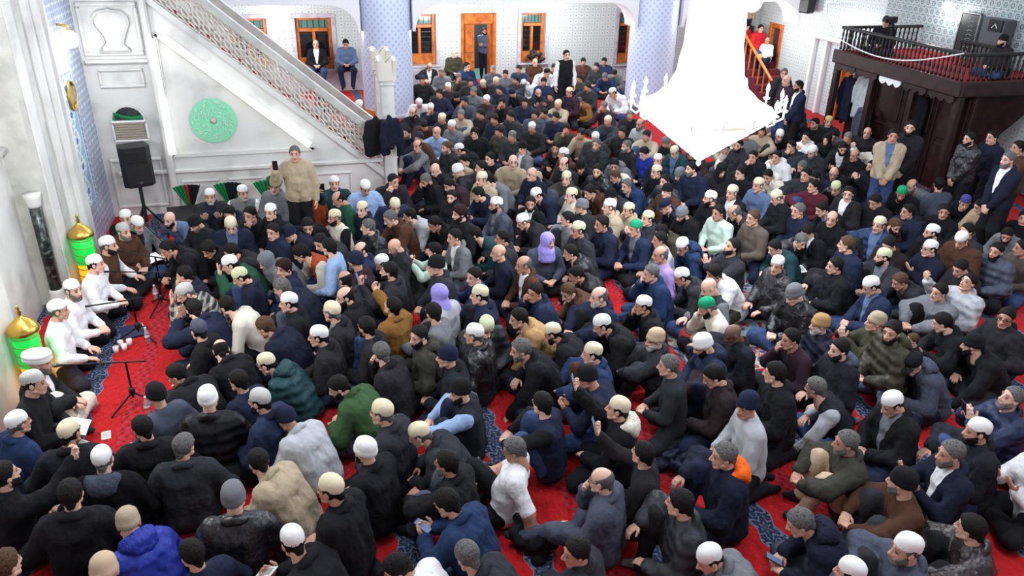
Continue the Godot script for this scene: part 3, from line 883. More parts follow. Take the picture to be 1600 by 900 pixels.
func build_columns() -> void:
	for q in [[2.29, -21.3, 0], [9.8, -21.3, 1]]:
		var st := st_new()
		var r := 0.66
		var seg := 40
		for k in seg:
			for i in 8:
				var a := TAU * k / seg
				var b := TAU * (k + 1) / seg
				var y0: float = 0.02 + i * 0.6
				var y1: float = y0 + 0.6
				var f := func(t: float, y: float) -> Vector3: return Vector3(cos(t) * r, y, -sin(t) * r)
				var g := func(t: float, y: float) -> Vector2: return Vector2(t / TAU * 24.0, y / (TAU * r) * 24.0)
				quad(st, f.call(a, y0), f.call(b, y0), f.call(b, y1), f.call(a, y1), 1, g.call(a, y0), g.call(b, y0), g.call(b, y1), g.call(a, y1))
		var c := thing("tiled_column", ["thick round column clad in pale blue diamond tiles behind the pulpit foot", "thick round column clad in pale blue diamond tiles behind the chandelier"][q[2]], "column", Vector3(q[0], 0, q[1]))
		part("shaft", done(st), M.column, c)
		part("base_ring", lathe_mesh([Vector2(0.6, 0), Vector2(0.72, 0), Vector2(0.72, 0.1), Vector2(0.67, 0.14), Vector2(0.6, 0.14)], 36), M.stone, c)
	# arcade beam with rounded haunches over the columns
	var bst := st_new()
	for s in [[-3.5, 1.63], [2.95, 9.14], [10.46, 14.2]]:
		var pl := PackedVector2Array([Vector2(s[0], 2.2), Vector2(s[0], 4.8), Vector2(s[1], 4.8), Vector2(s[1], 2.2)])
		var arc := PackedVector2Array()
		for k in 9:
			var a := PI / 2 * k / 8.0
			arc.append(Vector2(s[1] - 0.06 - 0.7 * (1.0 - cos(a)), 2.2 + 0.65 * sin(a)))
		for k in 9:
			var a := PI / 2 * (1.0 - k / 8.0)
			arc.append(Vector2(s[0] + 0.06 + 0.7 * (1.0 - cos(a)), 2.2 + 0.65 * sin(a)))
		pl.append_array(arc)
		prism(bst, pl, 0.8, Transform3D(Basis.IDENTITY, Vector3(0, 0, -21.7)))
	struct("trim_arcade", done(bst), M.plaster, "white arcade beam with rounded corners over the columns")
	struct("ceiling_aisle", slab(Vector3(-4.2, 4.2, Z_BACK), Vector3(14.4, 4.4, -21.0)), M.plaster, "white ceiling of the aisle behind the columns")

func ceiling_lamp(at: Vector3, energy: float, place: String) -> void:
	var c := thing("ceiling_chandelier", "large round glass chandelier hung high " + place, "chandelier", at, 0.0, "hall chandeliers above the frame")
	part("glass_bowl", lathe_mesh([Vector2(0, -0.16), Vector2(0.3, -0.13), Vector2(0.5, -0.02), Vector2(0.52, 0.05), Vector2(0.0, 0.08)], 24), glow(Color(1, 1, 1), 3.0), c)
	part("rod", tube_mesh([Vector3(0, 0.05, 0), Vector3(0, 8.2 - at.y, 0)], 0.02, 6), M.brass if M.has("brass") else mat(Color(0.7, 0.6, 0.3), 0.3, 1.0), c)
	var l := OmniLight3D.new()
	l.name = "chandelier_light"
	l.light_energy = energy
	l.light_color = Color(0.91, 0.95, 1.0)
	l.light_size = 0.5
	l.omni_range = 60.0
	l.omni_attenuation = 2.0
	l.shadow_enabled = true
	l.position = Vector3(0, -0.75, 0)
	c.add_child(l)

func build_chandelier() -> void:
	var at := Vector3(4.96, 2.83, -9.0)
	var c := thing("crystal_chandelier", "huge blazing white crystal chandelier with cone of strands above the crowd", "chandelier", at)
	var gl := glow(Color(1, 1, 1), 1.7)
	# inner lit shade: bell above, cone below
	part("bell_shade", lathe_mesh([Vector2(0.76, 0.03), Vector2(0.62, 0.12), Vector2(0.47, 0.26), Vector2(0.38, 0.45), Vector2(0.33, 0.8), Vector2(0.31, 1.3), Vector2(0.30, 2.2)], 36), gl, c)
	part("cone_shade", lathe_mesh([Vector2(0.02, -0.63), Vector2(0.74, -0.06)], 36), gl, c)
	var crystal := glow(Color(0.95, 0.97, 1.0), 1.1)
	crystal.roughness = 0.15
	var sm := st_new()
	var p0 := []
	for k in 13:
		var u := k / 12.0
		p0.append(Vector3(0.80 * (1.0 - u) + 0.02, -0.04 - 0.61 * u, 0))
	bead_string(sm, p0, 0.013)
	var lower := done(sm)
	sm = st_new()
	p0 = []
	var prof := [Vector2(0.80, 0.05), Vector2(0.64, 0.15), Vector2(0.49, 0.29), Vector2(0.41, 0.47), Vector2(0.355, 0.8), Vector2(0.33, 1.3), Vector2(0.32, 2.2)]
	for v in prof: p0.append(Vector3(v.x, v.y, 0))
	bead_string(sm, p0, 0.012)
	var upper := done(sm)
	for k in 60:
		part("lower_strand", lower, crystal, c, Vector3.ZERO, Vector3(0, TAU * k / 60.0, 0))
	for k in 48:
		part("upper_strand", upper, crystal, c, Vector3.ZERO, Vector3(0, TAU * k / 48.0, 0))
	part("ring_band", lathe_mesh([Vector2(0.79, -0.05), Vector2(0.83, -0.05), Vector2(0.84, 0.0), Vector2(0.83, 0.06), Vector2(0.79, 0.06), Vector2(0.79, -0.05)], 48), glow(Color(0.9, 0.88, 0.84), 0.55), c)
	var am := tube_mesh([Vector3(0.8, 0, 0), Vector3(0.88, -0.05, 0), Vector3(0.95, 0.0, 0), Vector3(0.95, 0.08, 0)], 0.014, 6)
	var cm := lathe_mesh([Vector2(0, 0.07), Vector2(0.04, 0.08), Vector2(0.045, 0.1), Vector2(0.016, 0.11), Vector2(0.016, 0.17), Vector2(0, 0.17)], 10)
	var fm := lathe_mesh([Vector2(0, 0.17), Vector2(0.02, 0.19), Vector2(0.024, 0.22), Vector2(0.012, 0.26), Vector2(0, 0.29)], 10)
	var bulb := glow(Color(1, 1, 1), 12.0)
	for k in 16:
		var a := TAU * (k + 0.35) / 16.0
		var arm := part("arm", am, M.white, c, Vector3.ZERO, Vector3(0, a, 0))
		part("candle_cup", cm, M.white, arm, Vector3(0.95, 0, 0))
		part("bulb", fm, bulb, arm, Vector3(0.95, 0, 0))
	part("finial", lathe_mesh([Vector2(0, -0.74), Vector2(0.035, -0.7), Vector2(0.02, -0.64), Vector2(0, -0.62)], 12), crystal, c)
	for q in [[Vector3(0, 0.25, 0), 1.15], [Vector3(0, 1.5, 0), 0.55]]:
		for k in 4:
			var a := TAU * (k + 0.5) / 4.0
			var l := OmniLight3D.new()
			l.name = "chandelier_light"
			l.light_energy = 2.4 * q[1]
			l.light_color = Color(0.92, 0.95, 1.0)
			l.light_size = 0.12
			l.omni_range = 60.0
			l.omni_attenuation = 2.0
			l.shadow_enabled = true
			l.position = q[0] + Vector3(cos(a), 0, sin(a)) * q[1]
			c.add_child(l)

func bead_string(st: SurfaceTool, pts: Array, r: float) -> void:
	# a strand of faceted beads along a line
	for i in pts.size() - 1:
		var a: Vector3 = pts[i]
		var b: Vector3 = pts[i + 1]
		var m := (a + b) * 0.5
		tube(st, [a, m, b], [r * 0.35, r, r * 0.35], 4, -1, false)

func build_lamps() -> void:
	# globe lamps of the aisle and wall brackets
	var gm := lathe_mesh([Vector2(0, -0.30), Vector2(0.10, -0.28), Vector2(0.22, -0.16), Vector2(0.27, 0.0), Vector2(0.22, 0.14), Vector2(0.1, 0.2), Vector2(0, 0.21)], 20)
	for q in [[Vector3(-0.55, 2.58, -23.0), "globe cluster lamp above the window beside the pulpit rail"], [Vector3(4.16, 2.66, -23.0), "globe cluster lamp between the tiled column and the door"], [Vector3(7.44, 2.74, -23.0), "globe cluster lamp above the window beyond the door"], [Vector3(12.4, 2.9, -20.6), "globe cluster lamp near the stairs and tiled wall"]]:
		var c := thing("globe_lamp", q[1], "lamp", q[0])
		part("glowing_globe", gm, glow(Color(1, 1, 1), 4.0), c)
		part("rod", tube_mesh([Vector3(0, 0.2, 0), Vector3(0, 4.19 - q[0].y, 0)], 0.015, 6), M.brass, c)
		var l := OmniLight3D.new()
		l.name = "globe_light"
		l.light_energy = 3.6
		l.light_size = 0.27
		l.omni_range = 60.0
		l.omni_attenuation = 2.0
		l.shadow_enabled = true
		l.position = Vector3(0, -0.62, 0)
		c.add_child(l)
	var sm := lathe_mesh([Vector2(0, -0.12), Vector2(0.08, -0.10), Vector2(0.12, 0.0), Vector2(0.10, 0.08), Vector2(0.05, 0.13), Vector2(0, 0.14)], 14)
	for q in [[Vector3(X_TILE + 0.16, 3.2, -13.4), Vector3(-0.14, 0.1, 0), "white glass wall lamp on the blue tiled bay"], [Vector3(-3.12, 3.2, -8.2), Vector3(-0.14, 0.1, 0), "white glass wall lamp on the marble wall near the niche"], [Vector3(X_REAR - 0.2, 3.3, -15.2), Vector3(0.18, 0.1, 0), "white glass wall lamp above the wooden balcony"]]:
		var c := thing("wall_lamp", q[2], "lamp", q[0])
		part("glass_shade", sm, glow(Color(1, 1, 1), 4.0), c)
		part("bracket", tube_mesh([Vector3(0, 0.12, 0), Vector3(0, 0.2, 0), q[1] + Vector3(0, 0.12, 0)], 0.02, 8), M.brass, c)
		var l := OmniLight3D.new()
		l.name = "wall_light"
		l.light_energy = 5.0 if q[0].z > -9.0 else 0.6
		l.light_size = 0.12
		l.omni_range = 40.0
		l.omni_attenuation = 2.0
		l.shadow_enabled = true
		l.position = -q[1].normalized() * 0.2
		c.add_child(l)

# ---------------------------------------------------------------- soft bodies: distance fields meshed as surface nets
# items: ["cap", a, b, ra, rb, tag], ["ell", centre, radii, tag], ["sub", centre, radii] (carve an ellipsoid), ["cut", point, normal] (keep the side against the normal)
var fold_noise: FastNoiseLite

func net(items: Array, cell: float, k: float, amp := 0.0, floor_y := -100.0, freq := 8.0) -> Dictionary:
	var lo := Vector3.INF
	var hi := -Vector3.INF
	for it in items:
		if it[0] == "cap":
			var r: float = maxf(it[3], it[4]) + k * 0.3
			lo = lo.min(it[1] - Vector3.ONE * r).min(it[2] - Vector3.ONE * r)
			hi = hi.max(it[1] + Vector3.ONE * r).max(it[2] + Vector3.ONE * r)
		elif it[0] == "ell":
			lo = lo.min(it[1] - it[2])
			hi = hi.max(it[1] + it[2])
	lo -= Vector3.ONE * (cell * 3.0 + amp)
	hi += Vector3.ONE * (cell * 3.0 + amp)
	var nx := int(ceil((hi.x - lo.x) / cell)) + 1
	var ny := int(ceil((hi.y - lo.y) / cell)) + 1
	var nz := int(ceil((hi.z - lo.z) / cell)) + 1
	var sy := nx
	var sz := nx * ny
	var D := PackedFloat32Array()
	D.resize(nx * ny * nz)
	D.fill(1.0)
	var T := PackedByteArray()
	T.resize(nx * ny * nz)
	var pad := k + cell * 2.5
	for it in items:
		if it[0] == "cap":
			var a: Vector3 = it[1]
			var b: Vector3 = it[2]
			var ra: float = it[3]
			var dr: float = it[4] - ra
			var tg: int = it[5]
			var ab := b - a
			var inv := 1.0 / maxf(ab.length_squared(), 1e-9)
			var m: float = maxf(ra, it[4]) + pad
			var p0 := a.min(b) - Vector3.ONE * m - lo
			var p1 := a.max(b) + Vector3.ONE * m - lo
			var x0 := maxi(0, int(p0.x / cell))
			var x1 := mini(nx - 1, int(p1.x / cell))
			for z in range(maxi(0, int(p0.z / cell)), mini(nz - 1, int(p1.z / cell)) + 1):
				for y in range(maxi(0, int(p0.y / cell)), mini(ny - 1, int(p1.y / cell)) + 1):
					var i := z * sz + y * sy + x0
					var p := lo + Vector3(x0, y, z) * cell - a
					for x in range(x0, x1 + 1):
						var t := clampf(p.dot(ab) * inv, 0.0, 1.0)
						var d := (p - ab * t).length() - ra - dr * t
						var e := D[i]
						if d < e: T[i] = tg
						var h := k - absf(d - e)
						var s := minf(d, e)
						if h > 0.0: s -= h * h * 0.25 / k
						D[i] = s
						i += 1
						p.x += cell
		elif it[0] == "cut":
			var nn: Vector3 = it[2]
			var i := 0
			for z in nz:
				for y in ny:
					var d: float = (lo + Vector3(0, y, z) * cell - it[1]).dot(nn)
					for x in nx:
						if d > D[i]: D[i] = d
						d += cell * nn.x
						i += 1
		else:
			var c: Vector3 = it[1]
			var rr: Vector3 = it[2]
			var mr := minf(rr.x, minf(rr.y, rr.z))
			var carve: bool = it[0] == "sub"
			var tg: int = 0 if carve else it[3]
			var p0 := c - rr - Vector3.ONE * pad * 1.5 - lo
			var p1 := c + rr + Vector3.ONE * pad * 1.5 - lo
			var x0 := maxi(0, int(p0.x / cell))
			var x1 := mini(nx - 1, int(p1.x / cell))
			for z in range(maxi(0, int(p0.z / cell)), mini(nz - 1, int(p1.z / cell)) + 1):
				for y in range(maxi(0, int(p0.y / cell)), mini(ny - 1, int(p1.y / cell)) + 1):
					var i := z * sz + y * sy + x0
					for x in range(x0, x1 + 1):
						var q := (lo + Vector3(x, y, z) * cell - c) / rr
						var d := (q.length() - 1.0) * mr
						var e := D[i]
						if carve:
							d = -d
							var h := k - absf(d - e)
							var s := maxf(d, e)
							if h > 0.0: s += h * h * 0.25 / k
							D[i] = s
						else:
							if d < e: T[i] = tg
							var h := k - absf(d - e)
							var s := minf(d, e)
							if h > 0.0: s -= h * h * 0.25 / k
							D[i] = s
						i += 1
	var near := cell * 2.0 + amp
	if amp > 0.0 or floor_y > -50.0:
		var i := 0
		for z in nz:
			for y in ny:
				var yy := lo.y + y * cell
				for x in nx:
					var d := D[i]
					if d < near:
						if amp > 0.0 and d > -near: d += amp * fold_noise.get_noise_3d((lo.x + x * cell) * freq, yy * freq * 0.55, (lo.z + z * cell) * freq)
						if yy < floor_y + 0.06: d = maxf(d, floor_y - yy)
						D[i] = d
					i += 1
	# vertices
	var V := PackedVector3Array()
	var N := PackedVector3Array()
	var G := PackedByteArray()
	var at := PackedInt32Array()
	at.resize(nx * ny * nz)
	at.fill(-1)
	var off := [0, 1, sy, sy + 1, sz, sz + 1, sz + sy, sz + sy + 1]
	var cells := PackedInt32Array()
	var lim := cell * 2.2 + amp * 1.6
	for z in nz - 1:
		for y in ny - 1:
			var i := z * sz + y * sy - 1
			for x in nx - 1:
				i += 1
				var d0 := D[i]
				if d0 > lim or d0 < -lim: continue
				var d1 := D[i + 1]
				var d2 := D[i + sy]
				var d3 := D[i + sy + 1]
				var d4 := D[i + sz]
				var d5 := D[i + sz + 1]
				var d6 := D[i + sz + sy]
				var d7 := D[i + sz + sy + 1]
				var m := int(d0 < 0.0) + int(d1 < 0.0) + int(d2 < 0.0) + int(d3 < 0.0) + int(d4 < 0.0) + int(d5 < 0.0) + int(d6 < 0.0) + int(d7 < 0.0)
				if m == 0 or m == 8: continue
				var s := Vector3.ZERO
				var c := 0
				if (d0 < 0.0) != (d1 < 0.0):
					s += Vector3(d0 / (d0 - d1), 0, 0)
					c += 1
				if (d2 < 0.0) != (d3 < 0.0):
					s += Vector3(d2 / (d2 - d3), 1, 0)
					c += 1
				if (d4 < 0.0) != (d5 < 0.0):
					s += Vector3(d4 / (d4 - d5), 0, 1)
					c += 1
				if (d6 < 0.0) != (d7 < 0.0):
					s += Vector3(d6 / (d6 - d7), 1, 1)
					c += 1
				if (d0 < 0.0) != (d2 < 0.0):
					s += Vector3(0, d0 / (d0 - d2), 0)
					c += 1
				if (d1 < 0.0) != (d3 < 0.0):
					s += Vector3(1, d1 / (d1 - d3), 0)
					c += 1
				if (d4 < 0.0) != (d6 < 0.0):
					s += Vector3(0, d4 / (d4 - d6), 1)
					c += 1
				if (d5 < 0.0) != (d7 < 0.0):
					s += Vector3(1, d5 / (d5 - d7), 1)
					c += 1
				if (d0 < 0.0) != (d4 < 0.0):
					s += Vector3(0, 0, d0 / (d0 - d4))
					c += 1
				if (d1 < 0.0) != (d5 < 0.0):
					s += Vector3(1, 0, d1 / (d1 - d5))
					c += 1
				if (d2 < 0.0) != (d6 < 0.0):
					s += Vector3(0, 1, d2 / (d2 - d6))
					c += 1
				if (d3 < 0.0) != (d7 < 0.0):
					s += Vector3(1, 1, d3 / (d3 - d7))
					c += 1
				at[i] = V.size()
				cells.append(i)
				V.append(lo + (Vector3(x, y, z) + s / c) * cell)
				N.append(Vector3(d1 + d3 + d5 + d7 - d0 - d2 - d4 - d6, d2 + d3 + d6 + d7 - d0 - d1 - d4 - d5, d4 + d5 + d6 + d7 - d0 - d1 - d2 - d3).normalized())
				var bi := i
				for o in off:
					if D[i + o] < D[bi]: bi = i + o
				G.append(T[bi])
	var I := PackedInt32Array()
	for i in cells:
		var d0 := D[i]
		for ax in 3:
			var st: int = [1, sy, sz][ax]
			var u: int = [sy, sz, 1][ax]
			var w: int = [sz, 1, sy][ax]
			var d1 := D[i + st]
			if (d0 < 0.0) == (d1 < 0.0): continue
			if i - u - w < 0: continue
			var a := at[i - u - w]
			var b := at[i - w]
			var c := at[i]
			var d := at[i - u]
			if a < 0 or b < 0 or c < 0 or d < 0: continue
			if d0 < 0.0: I.append_array(PackedInt32Array([a, c, b, a, d, c]))
			else: I.append_array(PackedInt32Array([a, b, c, a, c, d]))
	return {"v": V, "n": N, "g": G, "i": I}

# faces of the net whose first corner carries one of the tags
func pick(s: Dictionary, tags: Array) -> Array:
	var map := PackedInt32Array()
	map.resize(s.v.size())
	map.fill(-1)
	var V := PackedVector3Array()
	var N := PackedVector3Array()
	var I := PackedInt32Array()
	var want := PackedByteArray()
	want.resize(32)
	for t in tags: want[t] = 1
	var si: PackedInt32Array = s.i
	var ft: PackedByteArray = s.ft
	var sv: PackedVector3Array = s.v
	var sn: PackedVector3Array = s.n
	for f in range(0, si.size(), 6):
		if want[ft[f / 6]] == 0: continue
		for j in 6:
			var q := si[f + j]
			if map[q] < 0:
				map[q] = V.size()
				V.append(sv[q])
				N.append(sn[q])
			I.append(map[q])
	return [V, N, I]

# one tag for each quad, then the borders between tags are drawn straight (hems, cuffs, lapels)
func even_seams(s: Dictionary) -> void:
	var I: PackedInt32Array = s.i
	var G: PackedByteArray = s.g
	var V: PackedVector3Array = s.v
	var ft := PackedByteArray()
	ft.resize(I.size() / 6)
	var edge := {}
	var near := {}
	var n := V.size()
	for f in range(0, I.size(), 6):
		var q := [I[f], I[f + 2], I[f + 1], I[f + 4]] if I[f + 1] == I[f + 5] else [I[f], I[f + 1], I[f + 2], I[f + 5]]
		var t := G[q[0]]
		if G[q[1]] == G[q[2]] or G[q[1]] == G[q[3]]: t = G[q[1]]
		elif G[q[2]] == G[q[3]]: t = G[q[2]]
		ft[f / 6] = t
		for k in 4:
			var a: int = mini(q[k], q[(k + 1) % 4])
			var b: int = maxi(q[k], q[(k + 1) % 4])
			var key := a * n + b
			if not edge.has(key): edge[key] = t
			elif edge[key] != t:
				if not near.has(a): near[a] = []
				if not near.has(b): near[b] = []
				near[a].append(b)
				near[b].append(a)
	for pass_ in 4:
		var moved := {}
		for a in near:
			var m := Vector3.ZERO
			for b in near[a]: m += V[b]
			moved[a] = V[a].lerp(m / near[a].size(), 0.6)
		for a in moved: V[a] = moved[a]
	s.v = V
	s.ft = ft

func surf(m: ArrayMesh, a: Array, colors := PackedColorArray()) -> void:
	if a[2].size() == 0: return
	var arr := []
	arr.resize(Mesh.ARRAY_MAX)
	arr[Mesh.ARRAY_VERTEX] = a[0]
	arr[Mesh.ARRAY_NORMAL] = a[1]
	arr[Mesh.ARRAY_INDEX] = a[2]
	if colors.size(): arr[Mesh.ARRAY_COLOR] = colors
	m.add_surface_from_arrays(Mesh.PRIMITIVE_TRIANGLES, arr)

func whole(s: Dictionary) -> ArrayMesh:
	var m := ArrayMesh.new()
	surf(m, [s.v, s.n, s.i])
	return m

func ik(a: Vector3, b: Vector3, l1: float, l2: float, pole: Vector3) -> Vector3:
	var ab := b - a
	var d := clampf(ab.length(), absf(l1 - l2) + 0.01, l1 + l2 - 0.004)
	var t := ab.normalized()
	var x := (l1 * l1 - l2 * l2 + d * d) / (2.0 * d)
	var h := sqrt(maxf(0.0, l1 * l1 - x * x))
	var p := (pole - t * pole.dot(t)).normalized()
	return a + t * x + p * h

# ---------------------------------------------------------------- poses (left is +x, the figure looks along +z)
func pose_spec(name: String) -> Dictionary:
	var cross := {"pel": Vector3(0, 0.135, -0.02), "lean": 0.16, "al": Vector3(-0.11, 0.065, 0.27), "ar": Vector3(0.10, 0.065, 0.20), "kl": Vector3(1, 0.12, 0.35), "kr": Vector3(-1, 0.12, 0.35), "tl": Vector3(-0.20, 0.05, 0.20), "tr": Vector3(0.22, 0.05, 0.14), "wl": Vector3(0.09, 0.27, 0.30), "wr": Vector3(-0.09, 0.27, 0.30), "hdl": Vector3(-0.8, -0.2, 0.5), "hdr": Vector3(0.8, -0.2, 0.5), "pl": Vector3(0, -1, 0), "pr": Vector3(0, -1, 0), "hand": "relaxed", "pitch": 0.08}
	match name:
		"cross": return cross
		"lap":
			cross.merge({"wl": Vector3(0.20, 0.28, 0.24), "wr": Vector3(-0.20, 0.28, 0.24), "hdl": Vector3(0.2, -0.3, 1), "hdr": Vector3(-0.2, -0.3, 1), "lean": 0.1}, true)
		"hunch":
			cross.merge({"lean": 0.52, "lean2": 0.35, "wl": Vector3(0.12, 0.25, 0.40), "wr": Vector3(-0.12, 0.25, 0.40), "pitch": 0.45}, true)
		"face":
			cross.merge({"lean": 0.5, "lean2": 0.25, "wl": Vector3(0.06, 0.58, 0.46), "wr": Vector3(-0.06, 0.58, 0.46), "hdl": Vector3(-0.15, 1, 0.1), "hdr": Vector3(0.15, 1, 0.1), "pl": Vector3(0, 0, -1), "pr": Vector3(0, 0, -1), "hand": "flat", "pitch": 0.35}, true)
		"chin":
			cross.merge({"lean": 0.32, "wr": Vector3(-0.07, 0.60, 0.30), "hdr": Vector3(0.3, 1, 0.05), "pr": Vector3(0.3, 0, -1), "er": Vector3(-0.5, -1, 0.3), "hand": "fist", "pitch": 0.12}, true)
		"kneel":
			cross.merge({"pel": Vector3(0, 0.25, -0.08), "lean": 0.06, "al": Vector3(0.11, 0.06, -0.24), "ar": Vector3(-0.11, 0.06, -0.24), "kl": Vector3(0.35, 0.1, 1), "kr": Vector3(-0.35, 0.1, 1), "tl": Vector3(0.08, 0.035, -0.36), "tr": Vector3(-0.08, 0.035, -0.36), "wl": Vector3(0.14, 0.33, 0.18), "wr": Vector3(-0.14, 0.33, 0.18), "hdl": Vector3(-0.2, -0.35, 1), "hdr": Vector3(0.2, -0.35, 1)}, true)
		"kneel_lap":
			cross.merge({"pel": Vector3(0, 0.25, -0.08), "lean": 0.14, "al": Vector3(0.11, 0.06, -0.24), "ar": Vector3(-0.11, 0.06, -0.24), "kl": Vector3(0.35, 0.1, 1), "kr": Vector3(-0.35, 0.1, 1), "tl": Vector3(0.08, 0.035, -0.36), "tr": Vector3(-0.08, 0.035, -0.36), "wl": Vector3(0.09, 0.36, 0.22), "wr": Vector3(-0.09, 0.36, 0.22)}, true)
		"knees":
			cross.merge({"pel": Vector3(0, 0.13, -0.06), "lean": 0.14, "al": Vector3(0.12, 0.07, 0.34), "ar": Vector3(-0.13, 0.07, 0.30), "kl": Vector3(0.15, 1, 0.2), "kr": Vector3(-0.15, 1, 0.2), "tl": Vector3(0.14, 0.04, 0.47), "tr": Vector3(-0.15, 0.04, 0.43), "wl": Vector3(0.10, 0.36, 0.38), "wr": Vector3(-0.10, 0.36, 0.38), "el": Vector3(1, 0.1, 0.1), "er": Vector3(-1, 0.1, 0.1), "hdl": Vector3(-1, -0.2, 0.3), "hdr": Vector3(1, -0.2, 0.3)}, true)
		"one_knee":
			cross.merge({"lean": 0.12, "ar": Vector3(-0.15, 0.07, 0.30), "kr": Vector3(-0.3, 1, 0.2), "tr": Vector3(-0.17, 0.04, 0.43), "wr": Vector3(-0.19, 0.44, 0.34), "er": Vector3(-1, 0, -0.2), "hdr": Vector3(0.1, -0.6, 0.8), "pr": Vector3(0, -0.7, -0.7)}, true)
		"phone":
			cross.merge({"lean": 0.06, "wl": Vector3(0.07, 0.60, 0.40), "wr": Vector3(-0.07, 0.60, 0.40), "el": Vector3(0.6, -1, 0), "er": Vector3(-0.6, -1, 0), "hdl": Vector3(-0.35, 0.9, 0.2), "hdr": Vector3(0.35, 0.9, 0.2), "pl": Vector3(-0.7, 0, -0.7), "pr": Vector3(0.7, 0, -0.7), "hand": "grip", "pitch": -0.02}, true)
		"phone_low":
			cross.merge({"lean": 0.40, "lean2": 0.2, "wl": Vector3(0.07, 0.36, 0.44), "wr": Vector3(-0.07, 0.36, 0.44), "hdl": Vector3(-0.4, 0.3, 0.8), "hdr": Vector3(0.4, 0.3, 0.8), "pl": Vector3(-0.5, 0.5, -0.2), "pr": Vector3(0.5, 0.5, -0.2), "hand": "grip", "pitch": 0.40}, true)
		"raise":
			cross.merge({"lean": 0.05, "wr": Vector3(-0.22, 0.78, 0.46), "er": Vector3(-0.3, -1, 0), "hdr": Vector3(0.05, 1, 0.3), "pr": Vector3(0, 0.2, -1), "hand": "grip", "pitch": -0.05}, true)
		"dua":
			cross.merge({"lean": 0.06, "wl": Vector3(0.11, 0.50, 0.32), "wr": Vector3(-0.11, 0.50, 0.32), "el": Vector3(0.6, -1, 0), "er": Vector3(-0.6, -1, 0), "hdl": Vector3(-0.1, 0.85, 0.5), "hdr": Vector3(0.1, 0.85, 0.5), "pl": Vector3(0, 0.5, -0.8), "pr": Vector3(0, 0.5, -0.8), "hand": "flat"}, true)
		"lean_back":
			cross.merge({"lean": -0.28, "wl": Vector3(0.30, 0.07, -0.30), "hdl": Vector3(0.6, -0.3, -0.7), "el": Vector3(0.5, 0, -1), "ar": Vector3(-0.12, 0.07, 0.55), "kr": Vector3(-0.2, 1, 0.1), "tr": Vector3(-0.13, 0.05, 0.68), "wr": Vector3(-0.16, 0.33, 0.22), "pitch": 0.25}, true)
		"legs_out":
			cross.merge({"lean": 0.05, "al": Vector3(0.16, 0.07, 0.74), "kl": Vector3(0.3, 1, 0), "tl": Vector3(0.22, 0.13, 0.80), "ar": Vector3(-0.02, 0.07, 0.30), "wr": Vector3(-0.04, 0.62, 0.20), "er": Vector3(-0.5, -1, 0.3), "hdr": Vector3(0.2, 1, 0.05), "pr": Vector3(0.3, 0, -1), "hand": "fist"}, true)
		"lean_fwd":
			cross.merge({"lean": 0.62, "lean2": 0.2, "wl": Vector3(0.22, 0.06, 0.48), "hdl": Vector3(0, -0.7, 0.7), "el": Vector3(1, 0, 0), "wr": Vector3(-0.16, 0.26, 0.34), "pitch": 0.2}, true)
		"bench":
			return {"pel": Vector3(0, 0.12, 0), "lean": 0.08, "al": Vector3(0.13, -0.32, 0.42), "ar": Vector3(-0.13, -0.32, 0.42), "kl": Vector3(0.3, 0.5, 1), "kr": Vector3(-0.3, 0.5, 1), "tl": Vector3(0.15, -0.36, 0.56), "tr": Vector3(-0.15, -0.36, 0.56), "wl": Vector3(0.08, 0.25, 0.30), "wr": Vector3(-0.08, 0.25, 0.30), "hdl": Vector3(-0.8, -0.2, 0.5), "hdr": Vector3(0.8, -0.2, 0.5), "pl": Vector3(0, -1, 0), "pr": Vector3(0, -1, 0), "hand": "relaxed", "pitch": 0.08, "floor": -0.42}
		"stand", "stand_phone", "stand_fold", "stand_front":
			var s := {"pel": Vector3(0, 0.95, 0), "lean": 0.02, "al": Vector3(0.10, 0.075, -0.02), "ar": Vector3(-0.10, 0.075, 0.02), "kl": Vector3(0.1, 0, 1), "kr": Vector3(-0.1, 0, 1), "tl": Vector3(0.13, 0.035, 0.13), "tr": Vector3(-0.13, 0.035, 0.17), "wl": Vector3(0.26, 0.86, 0.06), "wr": Vector3(-0.26, 0.86, 0.06), "hdl": Vector3(0, -1, 0.15), "hdr": Vector3(0, -1, 0.15), "pl": Vector3(-1, 0, 0), "pr": Vector3(1, 0, 0), "hand": "relaxed", "pitch": 0.05}
			if name == "stand_phone": s.merge({"wr": Vector3(-0.30, 1.40, 0.26), "er": Vector3(-0.5, -1, 0), "hdr": Vector3(0, 1, 0.2), "pr": Vector3(0.2, 0, -1), "hand": "grip"}, true)
			if name == "stand_fold": s.merge({"wl": Vector3(-0.08, 1.17, 0.20), "wr": Vector3(0.10, 1.14, 0.22), "hdl": Vector3(-1, 0.1, -0.1), "hdr": Vector3(1, 0.1, -0.1), "el": Vector3(1, -0.6, 0), "er": Vector3(-1, -0.6, 0), "pl": Vector3(0, 0, -1), "pr": Vector3(0, 0, -1)}, true)
			if name == "stand_front": s.merge({"wl": Vector3(0.06, 0.90, 0.20), "wr": Vector3(-0.06, 0.90, 0.20), "hdl": Vector3(-0.6, -0.8, 0), "hdr": Vector3(0.6, -0.8, 0), "pl": Vector3(0, 0, -1), "pr": Vector3(0, 0, -1)}, true)
			return s
	return cross

